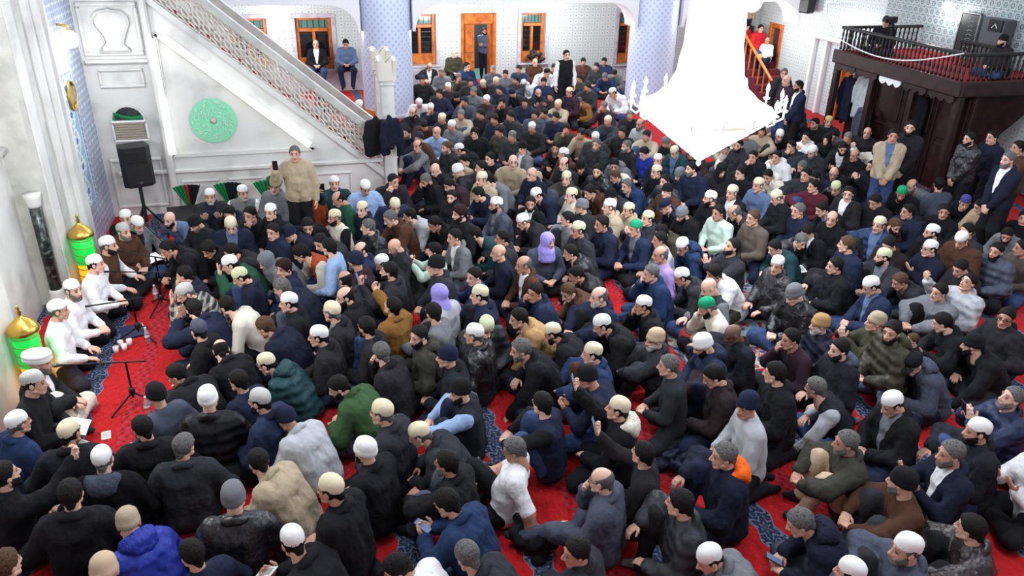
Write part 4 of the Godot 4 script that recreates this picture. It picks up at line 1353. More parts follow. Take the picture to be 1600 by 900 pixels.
func joints(name: String) -> Dictionary:
	var o := pose_spec(name)
	var j := {"spec": o}
	var lean: float = o.lean
	var b1 := Basis(Vector3.RIGHT, lean * 0.6)
	var b2 := Basis(Vector3.RIGHT, lean)
	var b3 := Basis(Vector3.RIGHT, lean + o.get("lean2", 0.12))
	j.pel = o.pel
	j.waist = j.pel + b1 * Vector3(0, 0.19, 0)
	j.chest = j.waist + b2 * Vector3(0, 0.17, 0)
	j.neck = j.chest + b3 * Vector3(0, 0.155, -0.01)
	j.cb = b3
	j.sl = j.neck + b3 * Vector3(0.178, -0.075, 0.0)
	j.sr = j.neck + b3 * Vector3(-0.178, -0.075, 0.0)
	j.hl = j.pel + Vector3(0.09, 0, 0)
	j.hr = j.pel + Vector3(-0.09, 0, 0)
	for q in [["l", 1.0], ["r", -1.0]]:
		var s: String = q[0]
		var sh: Vector3 = j["s" + s]
		var w: Vector3 = o["w" + s]
		if sh.distance_to(w) > 0.54: w = sh + (w - sh).normalized() * 0.54
		j["w" + s] = w
		j["e" + s] = ik(sh, w, 0.285, 0.26, o.get("e" + s, Vector3(q[1] * 0.8, -0.5, -0.5)))
		var hp: Vector3 = j["h" + s]
		var an: Vector3 = o["a" + s]
		if hp.distance_to(an) > 0.84: an = hp + (an - hp).normalized() * 0.84
		j["a" + s] = an
		j["k" + s] = ik(hp, an, 0.43, 0.42, o["k" + s])
		if j["k" + s].y < 0.085 and o.get("floor", 0.0) == 0.0: j["k" + s].y = 0.085
		j["t" + s] = o["t" + s]
	return j

const TOP := 1
const ARM := 2
const LEG := 3
const SOCK := 4
const FRONT := 5
const SOCK2 := 6
const FORE := 9

func clothed_items(j: Dictionary, thick := 0.0) -> Array:
	var X := Vector3(1, 0, 0)
	var it := []
	for s in [1.0, -1.0]:
		it.append(["cap", j.pel + X * 0.075 * s + Vector3(0, 0.0, 0), j.waist + X * 0.07 * s, 0.128 + thick * 1.3, 0.118 + thick, TOP])
		it.append(["cap", j.waist + X * 0.07 * s, j.chest + X * 0.085 * s, 0.118 + thick, 0.122 + thick * 0.8, TOP])
	it.append(["cap", j.chest + Vector3(0, 0.02, 0), j.neck + j.cb * Vector3(0, -0.03, -0.005), 0.12 + thick * 0.8, 0.075 + thick * 0.5, TOP])
	it.append(["cap", j.sl - X * 0.04 + j.cb * Vector3(0, 0.012, 0), j.sr + X * 0.04 + j.cb * Vector3(0, 0.012, 0), 0.083 + thick * 0.5, 0.083 + thick * 0.5, TOP])
	it.append(["cap", j.waist + j.cb * Vector3(0, -0.04, 0.05), j.waist + j.cb * Vector3(0, 0.04, 0.05), 0.10 + thick, 0.10 + thick, TOP])
	for q in ["l", "r"]:
		it.append(["cap", j["s" + q], j["e" + q], 0.076 + thick * 0.6, 0.062 + thick * 0.8, ARM])
		var cuff: Vector3 = j["e" + q].lerp(j["w" + q], 0.93)
		it.append(["cap", j["e" + q], cuff, 0.062 + thick * 0.8, 0.047 + thick * 0.7, FORE])
		it.append(["cap", j["h" + q], j["k" + q], 0.112, 0.083, LEG])
		it.append(["cap", j["k" + q], j["k" + q].lerp(j["a" + q], 0.94), 0.083, 0.062, LEG])
		it.append(["cap", j["a" + q], j["t" + q], 0.046, 0.034, SOCK if q == "l" else SOCK2])
	return it

func skin_items(j: Dictionary) -> Array:
	var X := Vector3(1, 0, 0)
	var it := []
	for s in [1.0, -1.0]:
		it.append(["cap", j.pel + X * 0.05 * s, j.chest + X * 0.06 * s, 0.09, 0.09, 0])
	it.append(["cap", j.sl, j.sr, 0.055, 0.055, 0])
	it.append(["cap", j.chest, j.neck + j.cb * Vector3(0, 0.05, 0), 0.085, 0.052, 0])
	for q in ["l", "r"]:
		it.append(["cap", j["s" + q], j["e" + q], 0.05, 0.042, 0])
		it.append(["cap", j["e" + q], j["w" + q], 0.042, 0.029, 0])
		it.append(["cap", j["h" + q], j["k" + q], 0.08, 0.055, 0])
		it.append(["cap", j["k" + q], j["a" + q], 0.055, 0.038, 0])
	return it

# ---------------------------------------------------------------- head, hair, headwear, hands
var head_net: Dictionary
var head_col: PackedColorArray
var hand_nets := {}
var WEAR := {}
var FORM := {}
var BODY := {}
var SKIN := {}

func skull(inf: float, tagid := 0) -> Array:
	return [["ell", Vector3(0, 0.032, -0.012), Vector3(0.077 + inf, 0.090 + inf, 0.098 + inf), tagid], ["ell", Vector3(0, -0.03, 0.022), Vector3(0.062 + inf, 0.088 + inf, 0.072 + inf), tagid]]

func make_heads() -> void:
	var it := skull(0.0)
	it.append(["cap", Vector3(-0.016, -0.098, 0.062), Vector3(0.016, -0.098, 0.062), 0.026, 0.026, 0])
	it.append(["cap", Vector3(-0.048, -0.065, 0.005), Vector3(-0.02, -0.095, 0.055), 0.026, 0.022, 0])
	it.append(["cap", Vector3(0.048, -0.065, 0.005), Vector3(0.02, -0.095, 0.055), 0.026, 0.022, 0])
	it.append(["cap", Vector3(0, -0.07, -0.03), Vector3(0, -0.20, -0.045), 0.056, 0.062, 0])
	var head := net(it, 0.0062, 0.022)
	# features keep their edges with a tighter blend
	it.append(["cap", Vector3(-0.044, 0.030, 0.078), Vector3(0.044, 0.030, 0.078), 0.011, 0.011, 1])
	it.append(["sub", Vector3(0.032, 0.008, 0.102), Vector3(0.019, 0.011, 0.017)])
	it.append(["sub", Vector3(-0.032, 0.008, 0.102), Vector3(0.019, 0.011, 0.017)])
	it.append(["ell", Vector3(0.032, 0.007, 0.074), Vector3(0.015, 0.011, 0.014), 2])
	it.append(["ell", Vector3(-0.032, 0.007, 0.074), Vector3(0.015, 0.011, 0.014), 2])
	it.append(["cap", Vector3(0, 0.012, 0.090), Vector3(0, -0.030, 0.111), 0.009, 0.014, 0])
	it.append(["cap", Vector3(-0.014, -0.036, 0.096), Vector3(0.014, -0.036, 0.096), 0.010, 0.010, 0])
	it.append(["cap", Vector3(-0.020, -0.068, 0.086), Vector3(0.020, -0.068, 0.086), 0.011, 0.011, 3])
	it.append(["ell", Vector3(0.079, -0.004, -0.006), Vector3(0.012, 0.034, 0.021), 0])
	it.append(["ell", Vector3(-0.079, -0.004, -0.006), Vector3(0.012, 0.034, 0.021), 0])
	head = net(it, 0.0062, 0.010)
	head_net = head
	head_col = PackedColorArray()
	for i in head.v.size():
		var p: Vector3 = head.v[i]
		var c := Color(1, 1, 1)
		if head.g[i] == 2 and p.z > 0.076: c = Color(0.24, 0.18, 0.16)
		elif head.g[i] == 3 and p.z > 0.088: c = Color(0.72, 0.42, 0.40)
		elif p.y > 0.026 and p.y < 0.044 and p.z > 0.070 and absf(p.x) > 0.012 and absf(p.x) < 0.052: c = Color(0.26, 0.20, 0.17)
		head_col.append(c)
	var back := Vector3(0, -0.72, -0.70).normalized()
	# hair: short crop, fuller crop, thinning ring; beards: short, full
	var cutface := ["cut", Vector3(0, 0.074, 0.068), Vector3(0, -0.62, 0.78).normalized()]
	var hs := skull(0.013)
	hs.append(["cap", Vector3(0, -0.045, -0.075), Vector3(0, -0.075, -0.078), 0.04, 0.03, 0])
	hs.append(cutface)
	hs.append(["cut", Vector3(0, -0.085, 0), Vector3(0, -1, 0)])
	WEAR.hair_short = whole(net(hs, 0.0075, 0.02, 0.006, -100.0, 60.0))
	hs = skull(0.018)
	hs.append(["ell", Vector3(0, 0.075, 0.03), Vector3(0.075, 0.06, 0.07), 0])
	hs.append(["cap", Vector3(0, -0.045, -0.08), Vector3(0, -0.085, -0.08), 0.045, 0.035, 0])
	hs.append(["cut", Vector3(0, 0.058, 0.080), Vector3(0, -0.60, 0.80).normalized()])
	hs.append(["cut", Vector3(0, -0.095, 0), Vector3(0, -1, 0)])
	WEAR.hair_full = whole(net(hs, 0.0075, 0.02, 0.010, -100.0, 110.0))
	hs = skull(0.008)
	hs.append(["cap", Vector3(0, -0.045, -0.075), Vector3(0, -0.07, -0.078), 0.04, 0.03, 0])
	hs.append(["cut", Vector3(0, 0.0, 0.020), Vector3(0, -0.35, 0.94).normalized()])
	hs.append(["cut", Vector3(0, 0.068, -0.03), Vector3(0, 0.92, 0.38).normalized()])
	hs.append(["cut", Vector3(0, -0.08, 0), Vector3(0, -1, 0)])
	WEAR.hair_ring = whole(net(hs, 0.0075, 0.02, 0.004, -100.0, 90.0))
	hs = [["ell", Vector3(0, -0.058, 0.030), Vector3(0.069, 0.070, 0.070), 0], ["cap", Vector3(-0.018, -0.108, 0.066), Vector3(0.018, -0.108, 0.066), 0.031, 0.031, 0], ["cap", Vector3(-0.05, -0.065, 0.005), Vector3(-0.02, -0.095, 0.055), 0.032, 0.03, 0], ["cap", Vector3(0.05, -0.065, 0.005), Vector3(0.02, -0.095, 0.055), 0.032, 0.03, 0], ["sub", Vector3(0, -0.066, 0.11), Vector3(0.03, 0.016, 0.045)], ["cut", Vector3(0, -0.046, 0.06), Vector3(0, 0.85, 0.52).normalized()], ["cut", Vector3(0, 0.0, 0.002), Vector3(0, 0, -1)]]
	WEAR.beard = whole(net(hs, 0.007, 0.012, 0.003, -100.0, 90.0))
	# lathed headwear, oval like the skull
	WEAR.skullcap = cap_mesh([Vector2(0.85, 0.002), Vector2(0.985, 0.0), Vector2(1.0, 0.006), Vector2(0.995, 0.03), Vector2(0.965, 0.052), Vector2(0.89, 0.074), Vector2(0.74, 0.092), Vector2(0.5, 0.105), Vector2(0.25, 0.111), Vector2(0, 0.113)], 0.0845, 0.105, 0.026, -0.30)
	WEAR.beanie = cap_mesh([Vector2(0.8, 0.0), Vector2(1.02, -0.004), Vector2(1.06, 0.004), Vector2(1.06, 0.036), Vector2(1.03, 0.042), Vector2(1.01, 0.046), Vector2(0.99, 0.075), Vector2(0.88, 0.108), Vector2(0.62, 0.132), Vector2(0.3, 0.143), Vector2(0, 0.146)], 0.088, 0.109, 0.004, -0.24)
	var ts := st_new()
	lathe(ts, [Vector2(0.075, 0.07), Vector2(0.085, 0.10), Vector2(0.07, 0.14), Vector2(0.04, 0.155), Vector2(0, 0.158)], 20, Vector3(0, 0, -0.015), 1.0, 1.15)
	for k in 5:
		var pts := []
		var tilt := [-0.34, 0.3, -0.12, 0.18, 0.0][k] as float
		for i in 25:
			var a := TAU * i / 24.0
			pts.append(Vector3(cos(a) * 0.098, 0.052 + k * 0.014 + tilt * cos(a + k) * 0.05, sin(a) * 0.116 - 0.015))
		tube(ts, pts, 0.024, 8, 3 + k, false)
	WEAR.turban = done(ts)
	var bs := st_new()
	lathe(bs, [Vector2(1.0, 0.0), Vector2(1.0, 0.045), Vector2(0.9, 0.08), Vector2(0.55, 0.102), Vector2(0, 0.108)].map(func(v): return Vector2(v.x * 0.09, v.y)), 20, Vector3(0, 0.038, -0.012), 1.0, 1.22)
	prism(bs, PackedVector2Array([Vector2(-0.075, 0.06), Vector2(-0.06, 0.13), Vector2(0, 0.155), Vector2(0.06, 0.13), Vector2(0.075, 0.06), Vector2(0, 0.09)]), 0.008, Transform3D(Basis(Vector3(1, 0, 0), Vector3(0, -0.15, 1), Vector3(0, 1, 0.15)), Vector3(0, 0.045, 0.02)))
	WEAR.peaked_cap = done(bs)
	# hood worn up / headscarf: shell round the head with an opening for the face
	hs = skull(0.022)
	hs.append(["cap", Vector3(0, -0.05, -0.02), Vector3(0, -0.19, -0.03), 0.085, 0.12, 0])
	hs.append(["cap", Vector3(0, -0.17, 0.0), Vector3(0, -0.26, 0.0), 0.13, 0.15, 0])
	hs.append(["sub", Vector3(0, -0.022, 0.105), Vector3(0.056, 0.082, 0.09)])
	hs.append(["cut", Vector3(0, -0.30, 0), Vector3(0, -1, 0)])
	WEAR.headscarf = whole(net(hs, 0.0095, 0.03, 0.006, -100.0, 45.0))
	# collar and hood lying on the shoulders, in the frame of the neck
	var arc := func(from: float, to: float, n: int, rx: float, rz: float, y0: float, y1: float) -> Array:
		var o := []
		for i in n:
			var a := lerpf(from, to, i / float(n - 1))
			o.append(Vector3(sin(a) * rx, lerpf(y0, y1, absf(a) / absf(to)), -cos(a) * rz))
		return o
	var cs := st_new()
	tube(cs, arc.call(-2.5, 2.5, 17, 0.085, 0.085, 0.028, -0.03), [0.018, 0.026, 0.03, 0.032, 0.034, 0.036, 0.037, 0.038, 0.038, 0.038, 0.037, 0.036, 0.034, 0.032, 0.03, 0.026, 0.018], 8)
	WEAR.collar = done(cs)
	hs = [["ell", Vector3(0, -0.03, -0.125), Vector3(0.125, 0.095, 0.055), 0], ["cap", Vector3(-0.10, 0.015, -0.06), Vector3(-0.075, -0.03, 0.055), 0.042, 0.03, 0], ["cap", Vector3(0.10, 0.015, -0.06), Vector3(0.075, -0.03, 0.055), 0.042, 0.03, 0], ["cap", Vector3(-0.09, 0.02, -0.09), Vector3(0.09, 0.02, -0.09), 0.048, 0.048, 0]]
	WEAR.hood = whole(net(hs, 0.011, 0.03, 0.008, -100.0, 30.0))
	hs = [["cap", Vector3(0, 0.05, 0.0), Vector3(0, 0.03, -0.02), 0.085, 0.09, 0], ["cap", Vector3(0.03, 0.0, 0.09), Vector3(0.045, -0.22, 0.14), 0.04, 0.03, 0], ["cap", Vector3(-0.03, 0.0, 0.09), Vector3(-0.035, -0.16, 0.14), 0.04, 0.03, 0]]
	WEAR.scarf = whole(net(hs, 0.011, 0.03, 0.008, -100.0, 30.0))
	var gs := st_new()
	for s in [-1.0, 1.0]:
		var ring := []
		for i in 13:
			var a := TAU * i / 12.0
			ring.append(Vector3(s * 0.034 + cos(a) * 0.026, 0.006 + sin(a) * 0.019, 0.101))
		tube(gs, ring, 0.0028, 5, 2, false)
		tube(gs, [Vector3(s * 0.060, 0.010, 0.099), Vector3(s * 0.078, 0.012, 0.05), Vector3(s * 0.083, 0.012, -0.01)], 0.0028, 5)
	tube(gs, [Vector3(-0.010, 0.008, 0.104), Vector3(0.010, 0.008, 0.104)], 0.0028, 5)
	WEAR.glasses = done(gs)
	# hands
	for kind in ["relaxed", "flat", "fist", "grip"]:
		hand_nets[kind] = make_hand(kind)

func cap_mesh(prof: Array, rx: float, rz: float, y0: float, tilt: float) -> ArrayMesh:
	var st := st_new()
	lathe(st, prof.map(func(v): return Vector2(v.x, v.y)), 22, Vector3.ZERO, rx, rz)
	var m := done(st)
	var out := st_new()
	out.append_from(m, 0, Transform3D(Basis(Vector3.RIGHT, tilt), Vector3(0, y0, -0.012)))
	return out.commit()

# right hand, wrist at the origin, fingers along +z, palm towards -y, thumb towards +x
func make_hand(kind: String) -> Dictionary:
	var it := [["cap", Vector3(0, 0, -0.02), Vector3(0, 0, 0.02), 0.026, 0.026, 0]]
	var curl: float = {"relaxed": 0.45, "flat": 0.10, "fist": 1.25, "grip": 0.85}[kind]
	for f in 4:
		var x := 0.031 - f * 0.021
		var base := Vector3(x, 0.0, 0.088 - absf(f - 1.3) * 0.006)
		it.append(["cap", Vector3(x * 0.6, 0, 0.02), base, 0.017, 0.0115, 0])
		var len: float = [0.072, 0.080, 0.074, 0.058][f]
		var p := base
		var a := curl * 0.35
		for s in 3:
			var l: float = len * [0.45, 0.31, 0.24][s]
			var q := p + Vector3((1.5 - f) * 0.035 * l, -sin(a) * l, cos(a) * l)
			it.append(["cap", p, q, 0.0105 - s * 0.001, 0.0098 - s * 0.001, 0])
			p = q
			a += curl
	var t0 := Vector3(0.026, -0.004, 0.022)
	var t1 := t0 + Vector3(0.030, -0.012, 0.028)
	var t2 := t1 + (Vector3(0.012, -0.012, 0.030) if kind != "fist" else Vector3(-0.02, -0.02, 0.02))
	it.append(["cap", t0, t1, 0.0155, 0.0118, 0])
	it.append(["cap", t1, t2, 0.0118, 0.0098, 0])
	return net(it, 0.0056, 0.008)

func add_net(dst: Dictionary, s: Dictionary, t: Transform3D, cols := PackedColorArray(), flip := false) -> void:
	var base: int = dst.v.size()
	var sv: PackedVector3Array = s.v
	var sn: PackedVector3Array = s.n
	var dv: PackedVector3Array = t * sv
	var nb := t.basis
	var dn: PackedVector3Array = Transform3D(nb, Vector3.ZERO) * sn
	dst.v.append_array(dv)
	dst.n.append_array(dn)
	if cols.size(): dst.c.append_array(cols)
	else:
		var w := PackedColorArray()
		w.resize(sv.size())
		w.fill(Color.WHITE)
		dst.c.append_array(w)
	var si: PackedInt32Array = s.i
	var o := PackedInt32Array()
	o.resize(si.size())
	if flip:
		for f in range(0, si.size(), 3):
			o[f] = si[f] + base
			o[f + 1] = si[f + 2] + base
			o[f + 2] = si[f + 1] + base
	else:
		for f in si.size(): o[f] = si[f] + base
	dst.i.append_array(o)

func head_frame(j: Dictionary, look: Array) -> Transform3D:
	var o: Dictionary = j.spec
	var up: Vector3 = j.cb * Vector3(0, 1, 0)
	var b := Basis(Vector3.UP, look[0]) * Basis(Vector3.RIGHT, o.pitch + look[1])
	var neck: Vector3 = j.neck
	return Transform3D(b * 0.95, neck + up.lerp(b * Vector3.UP, 0.6).normalized() * 0.155 + b * Vector3(0, 0, 0.035))

func form(pose: String, thick := false) -> Dictionary:
	var key := pose + ("+" if thick else "")
	if FORM.has(key): return FORM[key]
	var j := joints(pose)
	var s := net(clothed_items(j, (0.012 if pose.begins_with("stand") else 0.024) if thick else 0.004), 0.0165, 0.045, 0.017 if thick else 0.012, 0.003 if j.spec.get("floor", 0.0) == 0.0 else -0.42)
	# the V of an open jacket
	var inv := Transform3D(j.cb, j.chest).affine_inverse()
	for i in s.v.size():
		if s.g[i] != TOP: continue
		var p: Vector3 = inv * s.v[i]
		var nz: float = (j.cb.inverse() * s.n[i]).z
		if nz > 0.1 and p.y > -0.20 and p.y < 0.22 and absf(p.x) < 0.016 + 0.062 * clampf((p.y + 0.20) / 0.36, 0.0, 1.0): s.g[i] = FRONT
	even_seams(s)
	var top := ArrayMesh.new()
	surf(top, pick(s, [TOP]))
	surf(top, pick(s, [ARM]))
	surf(top, pick(s, [FORE]))
	var d := {"j": j, "top": top}
	for q in [["front", FRONT], ["legs", LEG], ["sock_l", SOCK], ["sock_r", SOCK2]]:
		var m := ArrayMesh.new()
		surf(m, pick(s, [q[1]]))
		d[q[0]] = m
	FORM[key] = d
	return d

const LOOKS := {"a": [0.0, 0.0], "l": [0.55, 0.02], "r": [-0.55, 0.02], "d": [0.05, 0.42], "u": [0.0, -0.22], "L": [0.95, 0.05], "R": [-0.95, 0.05]}

func body(pose: String, look: String) -> Array:
	var key := pose + look
	if BODY.has(key): return BODY[key]
	var j := joints(pose)
	var o: Dictionary = j.spec
	var dst := {"v": PackedVector3Array(), "n": PackedVector3Array(), "c": PackedColorArray(), "i": PackedInt32Array()}
	if not SKIN.has(pose): SKIN[pose] = net(skin_items(j), 0.023, 0.03)
	add_net(dst, SKIN[pose], Transform3D.IDENTITY)
	var hf := head_frame(j, LOOKS[look])
	add_net(dst, head_net, hf, head_col)
	for q in ["l", "r"]:
		var dir: Vector3 = (o["hd" + q] as Vector3).normalized()
		var fore: Vector3 = (j["w" + q] - j["e" + q]).normalized()
		dir = (dir + fore * 0.35).normalized()
		var palm: Vector3 = o["p" + q]
		var up := -(palm - dir * palm.dot(dir)).normalized()
		var x := up.cross(dir).normalized()
		var kind: String = o.hand
		if kind == "fist" and q == "l": kind = "relaxed"
		if kind == "grip" and pose in ["raise", "stand_phone"] and q == "l": kind = "relaxed"
		var b := Basis(x * (1.0 if q == "r" else -1.0), up, dir)
		add_net(dst, hand_nets[kind], Transform3D(b, j["w" + q]), PackedColorArray(), q == "l")
	var m := ArrayMesh.new()
	surf(m, [dst.v, dst.n, dst.i], dst.c)
	BODY[key] = [m, hf]
	return BODY[key]

# ---------------------------------------------------------------- dressing the figures
const PAL := {
	"black": "17171b", "jet": "111116", "ink": "1c1e25", "coal": "232125", "deepnavy": "161b2c", "marine": "222b45", "midnight": "16192a", "navy": "1b2136", "charcoal": "2a2b30", "slate": "474c5a", "grey": "6d6f73", "silver": "aeb0b3", "white": "e6e6e6", "cream": "d6cfbf", "beige": "a8987f", "sand": "bda589", "tan": "a8845a", "brown": "4a3022", "brownblack": "271d1e", "taupe": "5a5048", "ochre": "80592a", "rust": "93401f", "olive": "3c3a2c", "olivegrey": "39382f", "forest": "35502f", "green": "1f4a38", "teal": "1e3d40", "blue": "1f3152", "royal": "20308c", "steel": "5a6c8c", "skyblue": "93abd0", "denim": "35466a", "mint": "bccfc0", "lilac": "9a83b8", "lavender": "9d90dc", "plum": "35222e", "maroon": "54202b", "red": "b01f26", "orange": "f0641c", "purple": "4b4486", "yellow": "cdbb75", "palegreen": "c6cba2", "brightgreen": "1f9467", "striped": "8a857c", "capwhite": "e9e8e4", "capcream": "d9cdae", "capgrey": "b3b2ae", "hairdark": "1a1614", "hairgrey": "6e6c6a", "hairtan": "5c432f", "hairmaroon": "2e1416", "beardwhite": "c9c6c0", "beardgrey": "77736e"}
var cloth_cache := {}
var bump_cloth: Texture2D
var bump_knit: Texture2D
var bump_puff: Texture2D
var hair_tex: Texture2D

func col(n: String) -> Color:
	return Color.html(PAL[n])

func cloth(n: String, fabric := "cloth") -> StandardMaterial3D:
	var key := n + fabric
	if cloth_cache.has(key): return cloth_cache[key]
	var m := mat(col(n), 0.88)
	m.uv1_triplanar = true
	m.normal_enabled = true
	m.normal_texture = bump_cloth
	m.uv1_scale = Vector3.ONE * 2.2
	m.normal_scale = 0.42
	m.metallic_specular = 0.32
	match fabric:
		"leather":
			m.roughness = 0.4
			m.metallic_specular = 0.5
			m.normal_scale = 0.7
		"puffer":
			m.roughness = 0.5
			m.normal_texture = bump_puff
			m.uv1_scale = Vector3.ONE * 10.0
			m.normal_scale = 0.55
		"knit":
			m.normal_texture = bump_knit
			m.uv1_scale = Vector3.ONE * 9.0
			m.roughness = 0.95
		"hair":
			m.normal_texture = bump_knit
			m.uv1_scale = Vector3.ONE * 6.0
			m.roughness = 0.75
			m.normal_scale = 0.2
			m.albedo_texture = hair_tex
	if n == "striped":
		m.albedo_color = Color.WHITE
		var f := func(_u: float, v: float) -> Color: return Color(0.16, 0.15, 0.16) if fposmod(v * 4.0, 1.0) < 0.55 else Color(0.62, 0.60, 0.57)
		m.albedo_texture = paint(8, 64, f)
		m.uv1_scale = Vector3.ONE * 4.0
	cloth_cache[key] = m
	return m

func make_people_materials() -> void:
	fold_noise = FastNoiseLite.new()
	fold_noise.seed = 11
	fold_noise.frequency = 1.0
	fold_noise.fractal_octaves = 3
	bump_cloth = bump_tex(0.02, 256, 12.0, 31)
	hair_tex = noise_tex(0.07, 128, [[0.0, Color(0.35, 0.35, 0.35)], [0.5, Color(0.9, 0.9, 0.9)], [1.0, Color(1, 1, 1)]], FastNoiseLite.TYPE_SIMPLEX_SMOOTH, 41, 3)
	bump_knit = bump_tex(0.12, 128, 8.0, 33)
	var im := Image.create(8, 64, false, Image.FORMAT_RGB8)
	for y in 64:
		var s := cos(y / 64.0 * TAU)
		for x in 8: im.set_pixel(x, y, Color(0.5, 0.5 + 0.3 * s, 0.9))
	bump_puff = ImageTexture.create_from_image(im)
	M.skin = []
	for c in [Color(0.85, 0.68, 0.60), Color(0.81, 0.63, 0.54), Color(0.74, 0.55, 0.46), Color(0.42, 0.29, 0.23)]:
		var m := mat(c, 0.55)
		m.vertex_color_use_as_albedo = true
		M.skin.append(m)

func wear(called: String, mesh: Mesh, m: Material, root: Node3D, t: Transform3D) -> MeshInstance3D:
	var o := part(called, mesh, m, root)
	o.transform = t
	return o

# row: pose, look, x, y, z, yaw, size, headwear, its colour, hair, hair colour, beard colour, garment, colour, sleeve colour, front colour, legs, extra, extra colour, skin, label, glasses
func person(r: Array) -> Node3D:
	var root := thing("person", r[20], "person", Vector3(r[2], r[3], r[4]), deg_to_rad(r[5]), "people gathered on the prayer hall carpet")
	root.scale = Vector3.ONE * float(r[6])
	var f := form(r[0], r[12] in ["coat", "jacket", "puffer", "leather", "hoodie"])
	var b := body(r[0], r[1])
	var hf: Transform3D = b[1]
	part("body", b[0], M.skin[r[19]], root)
	var fab: String = {"leather": "leather", "puffer": "puffer", "sweater": "knit", "hoodie": "knit"}.get(r[12], "cloth")
	var g := MeshInstance3D.new()
	g.name = "sweater" if r[12] == "hoodie" else "blazer" if r[12] == "blazer" else "jacket" if r[12] in ["leather", "puffer"] else r[12]
	g.mesh = f.top
	g.set_surface_override_material(0, cloth(r[13], fab))
	var sleeve: Material = cloth(r[13], fab) if r[14] in ["", "bare"] else cloth(r[14])
	g.set_surface_override_material(1, sleeve)
	g.set_surface_override_material(2, mat(M.skin[r[19]].albedo_color, 0.55) if r[14] == "bare" else sleeve)
	root.add_child(g)
	part("shirt_front" if r[15] != "" else "garment_front", f.front, cloth(r[15], "cloth") if r[15] != "" else cloth(r[13], fab), root)
	part("trousers", f.legs, cloth(r[16]), root)
	for q in ["sock_l", "sock_r"]: part("sock", f[q], cloth(["black", "charcoal", "grey", "navy"][int(absf(r[2] * 17.0)) % 4], "knit"), root)
	var nf := Transform3D(f.j.cb, f.j.neck)
	if r[9] != "": wear("hair", WEAR["hair_" + r[9]], cloth(r[10], "hair"), root, hf)
	if r[11] != "": wear("beard" , WEAR.beard, cloth(r[11], "hair"), root, hf)
	if r[7] != "": wear("headscarf" if r[7] == "headscarf" else r[7], WEAR[r[7]], cloth(r[8], "knit"), root, hf)
	if r[21]: wear("glasses", WEAR.glasses, M.black, root, hf)
	if r[17] != "": wear(r[17], WEAR[r[17]], cloth(r[18], fab), root, nf)
	return root

func build_people() -> void:
	make_people_materials()
	make_heads()
	for r in people_rows(): person(r)
	build_held()
	build_coats()
	build_crowd()

# ---------------------------------------------------------------- smaller things
func build_held() -> void:
	var ph := box_mesh(Vector3(0.078, 0.16, 0.010), 0.004)
	for r in held_rows():
		var kind: String = r[0]
		var b := Basis(Vector3.UP, deg_to_rad(r[2])) * Basis(Vector3.RIGHT, r[3])
		var words: String = r[4]
		if kind == "phone":
			var t := thing("phone", "dark phone " + words.replace("held by person in ", "held by person in "), "phone", r[1], 0.0, "phones held up in the crowd")
			t.basis = b
			part("case", ph, M.black, t)
			part("screen", box_mesh(Vector3(0.068, 0.145, 0.002)), glow(Color(0.35, 0.42, 0.55), 0.5), t, Vector3(0, 0, -0.006))
		else:
			var t := thing("open_book" if kind == "book" else "paper_sheet", ("open white book " if kind == "book" else "small white paper ") + words, "book" if kind == "book" else "paper", r[1])
			t.basis = Basis(Vector3.UP, deg_to_rad(r[2])) * Basis(Vector3.RIGHT, 0.35)
			if kind == "book":
				for s in [-1.0, 1.0]:
					part("page_block", box_mesh(Vector3(0.13, 0.012, 0.19), 0.003), M.paper, t, Vector3(s * 0.066, 0.006, 0), Vector3(0, 0, -s * 0.14))
				part("cover", box_mesh(Vector3(0.28, 0.004, 0.2), 0.001), mat(Color(0.25, 0.12, 0.1), 0.7), t, Vector3(0, -0.012, 0))
			else:
				part("sheet", box_mesh(Vector3(0.11, 0.004, 0.15), 0.001), M.paper, t)
				part("print", box_mesh(Vector3(0.07, 0.001, 0.10)), mat(Color(0.65, 0.65, 0.64), 0.8), t, Vector3(0, 0.003, 0))

func heap(seed_: int, sx: float, sz: float, h: float) -> ArrayMesh:
	# a crumpled garment: overlapping folds pressed to the floor
	var r := RandomNumberGenerator.new()
	r.seed = seed_
	var it := []
	for k in 9:
		var a := Vector3(r.randf_range(-sx, sx) * 0.8, r.randf_range(0.02, h * 0.55), r.randf_range(-sz, sz) * 0.8)
		var b := a + Vector3(r.randf_range(-sx, sx) * 0.7, r.randf_range(-0.02, h * 0.3), r.randf_range(-sz, sz) * 0.7)
		it.append(["cap", a, b, r.randf_range(0.05, 0.08), r.randf_range(0.035, 0.06), 0])
	return whole(net(it, 0.016, 0.03, 0.018, 0.002, 14.0))

func hung_coat(seed_: int, long: float) -> ArrayMesh:
	var r := RandomNumberGenerator.new()
	r.seed = seed_
	var it := [["cap", Vector3(-0.11, -0.06, 0), Vector3(0.11, -0.06, 0), 0.05, 0.05, 0], ["cap", Vector3(0, 0.02, 0), Vector3(0, -0.05, 0), 0.045, 0.05, 0]]
	for k in 5:
		var x := -0.13 + k * 0.065
		it.append(["cap", Vector3(x * 0.8, -0.1, 0.0), Vector3(x * 1.25, -long + r.randf_range(-0.05, 0.06), 0.02), 0.055, 0.055, 0])
	for s in [-1.0, 1.0]:
		it.append(["cap", Vector3(s * 0.14, -0.08, 0.02), Vector3(s * 0.20, -0.32, 0.05), 0.06, 0.055, 0])
		it.append(["cap", Vector3(s * 0.20, -0.32, 0.05), Vector3(s * 0.19, -0.62, 0.06), 0.055, 0.045, 0])
	return whole(net(it, 0.017, 0.035, 0.014, -100.0, 10.0))

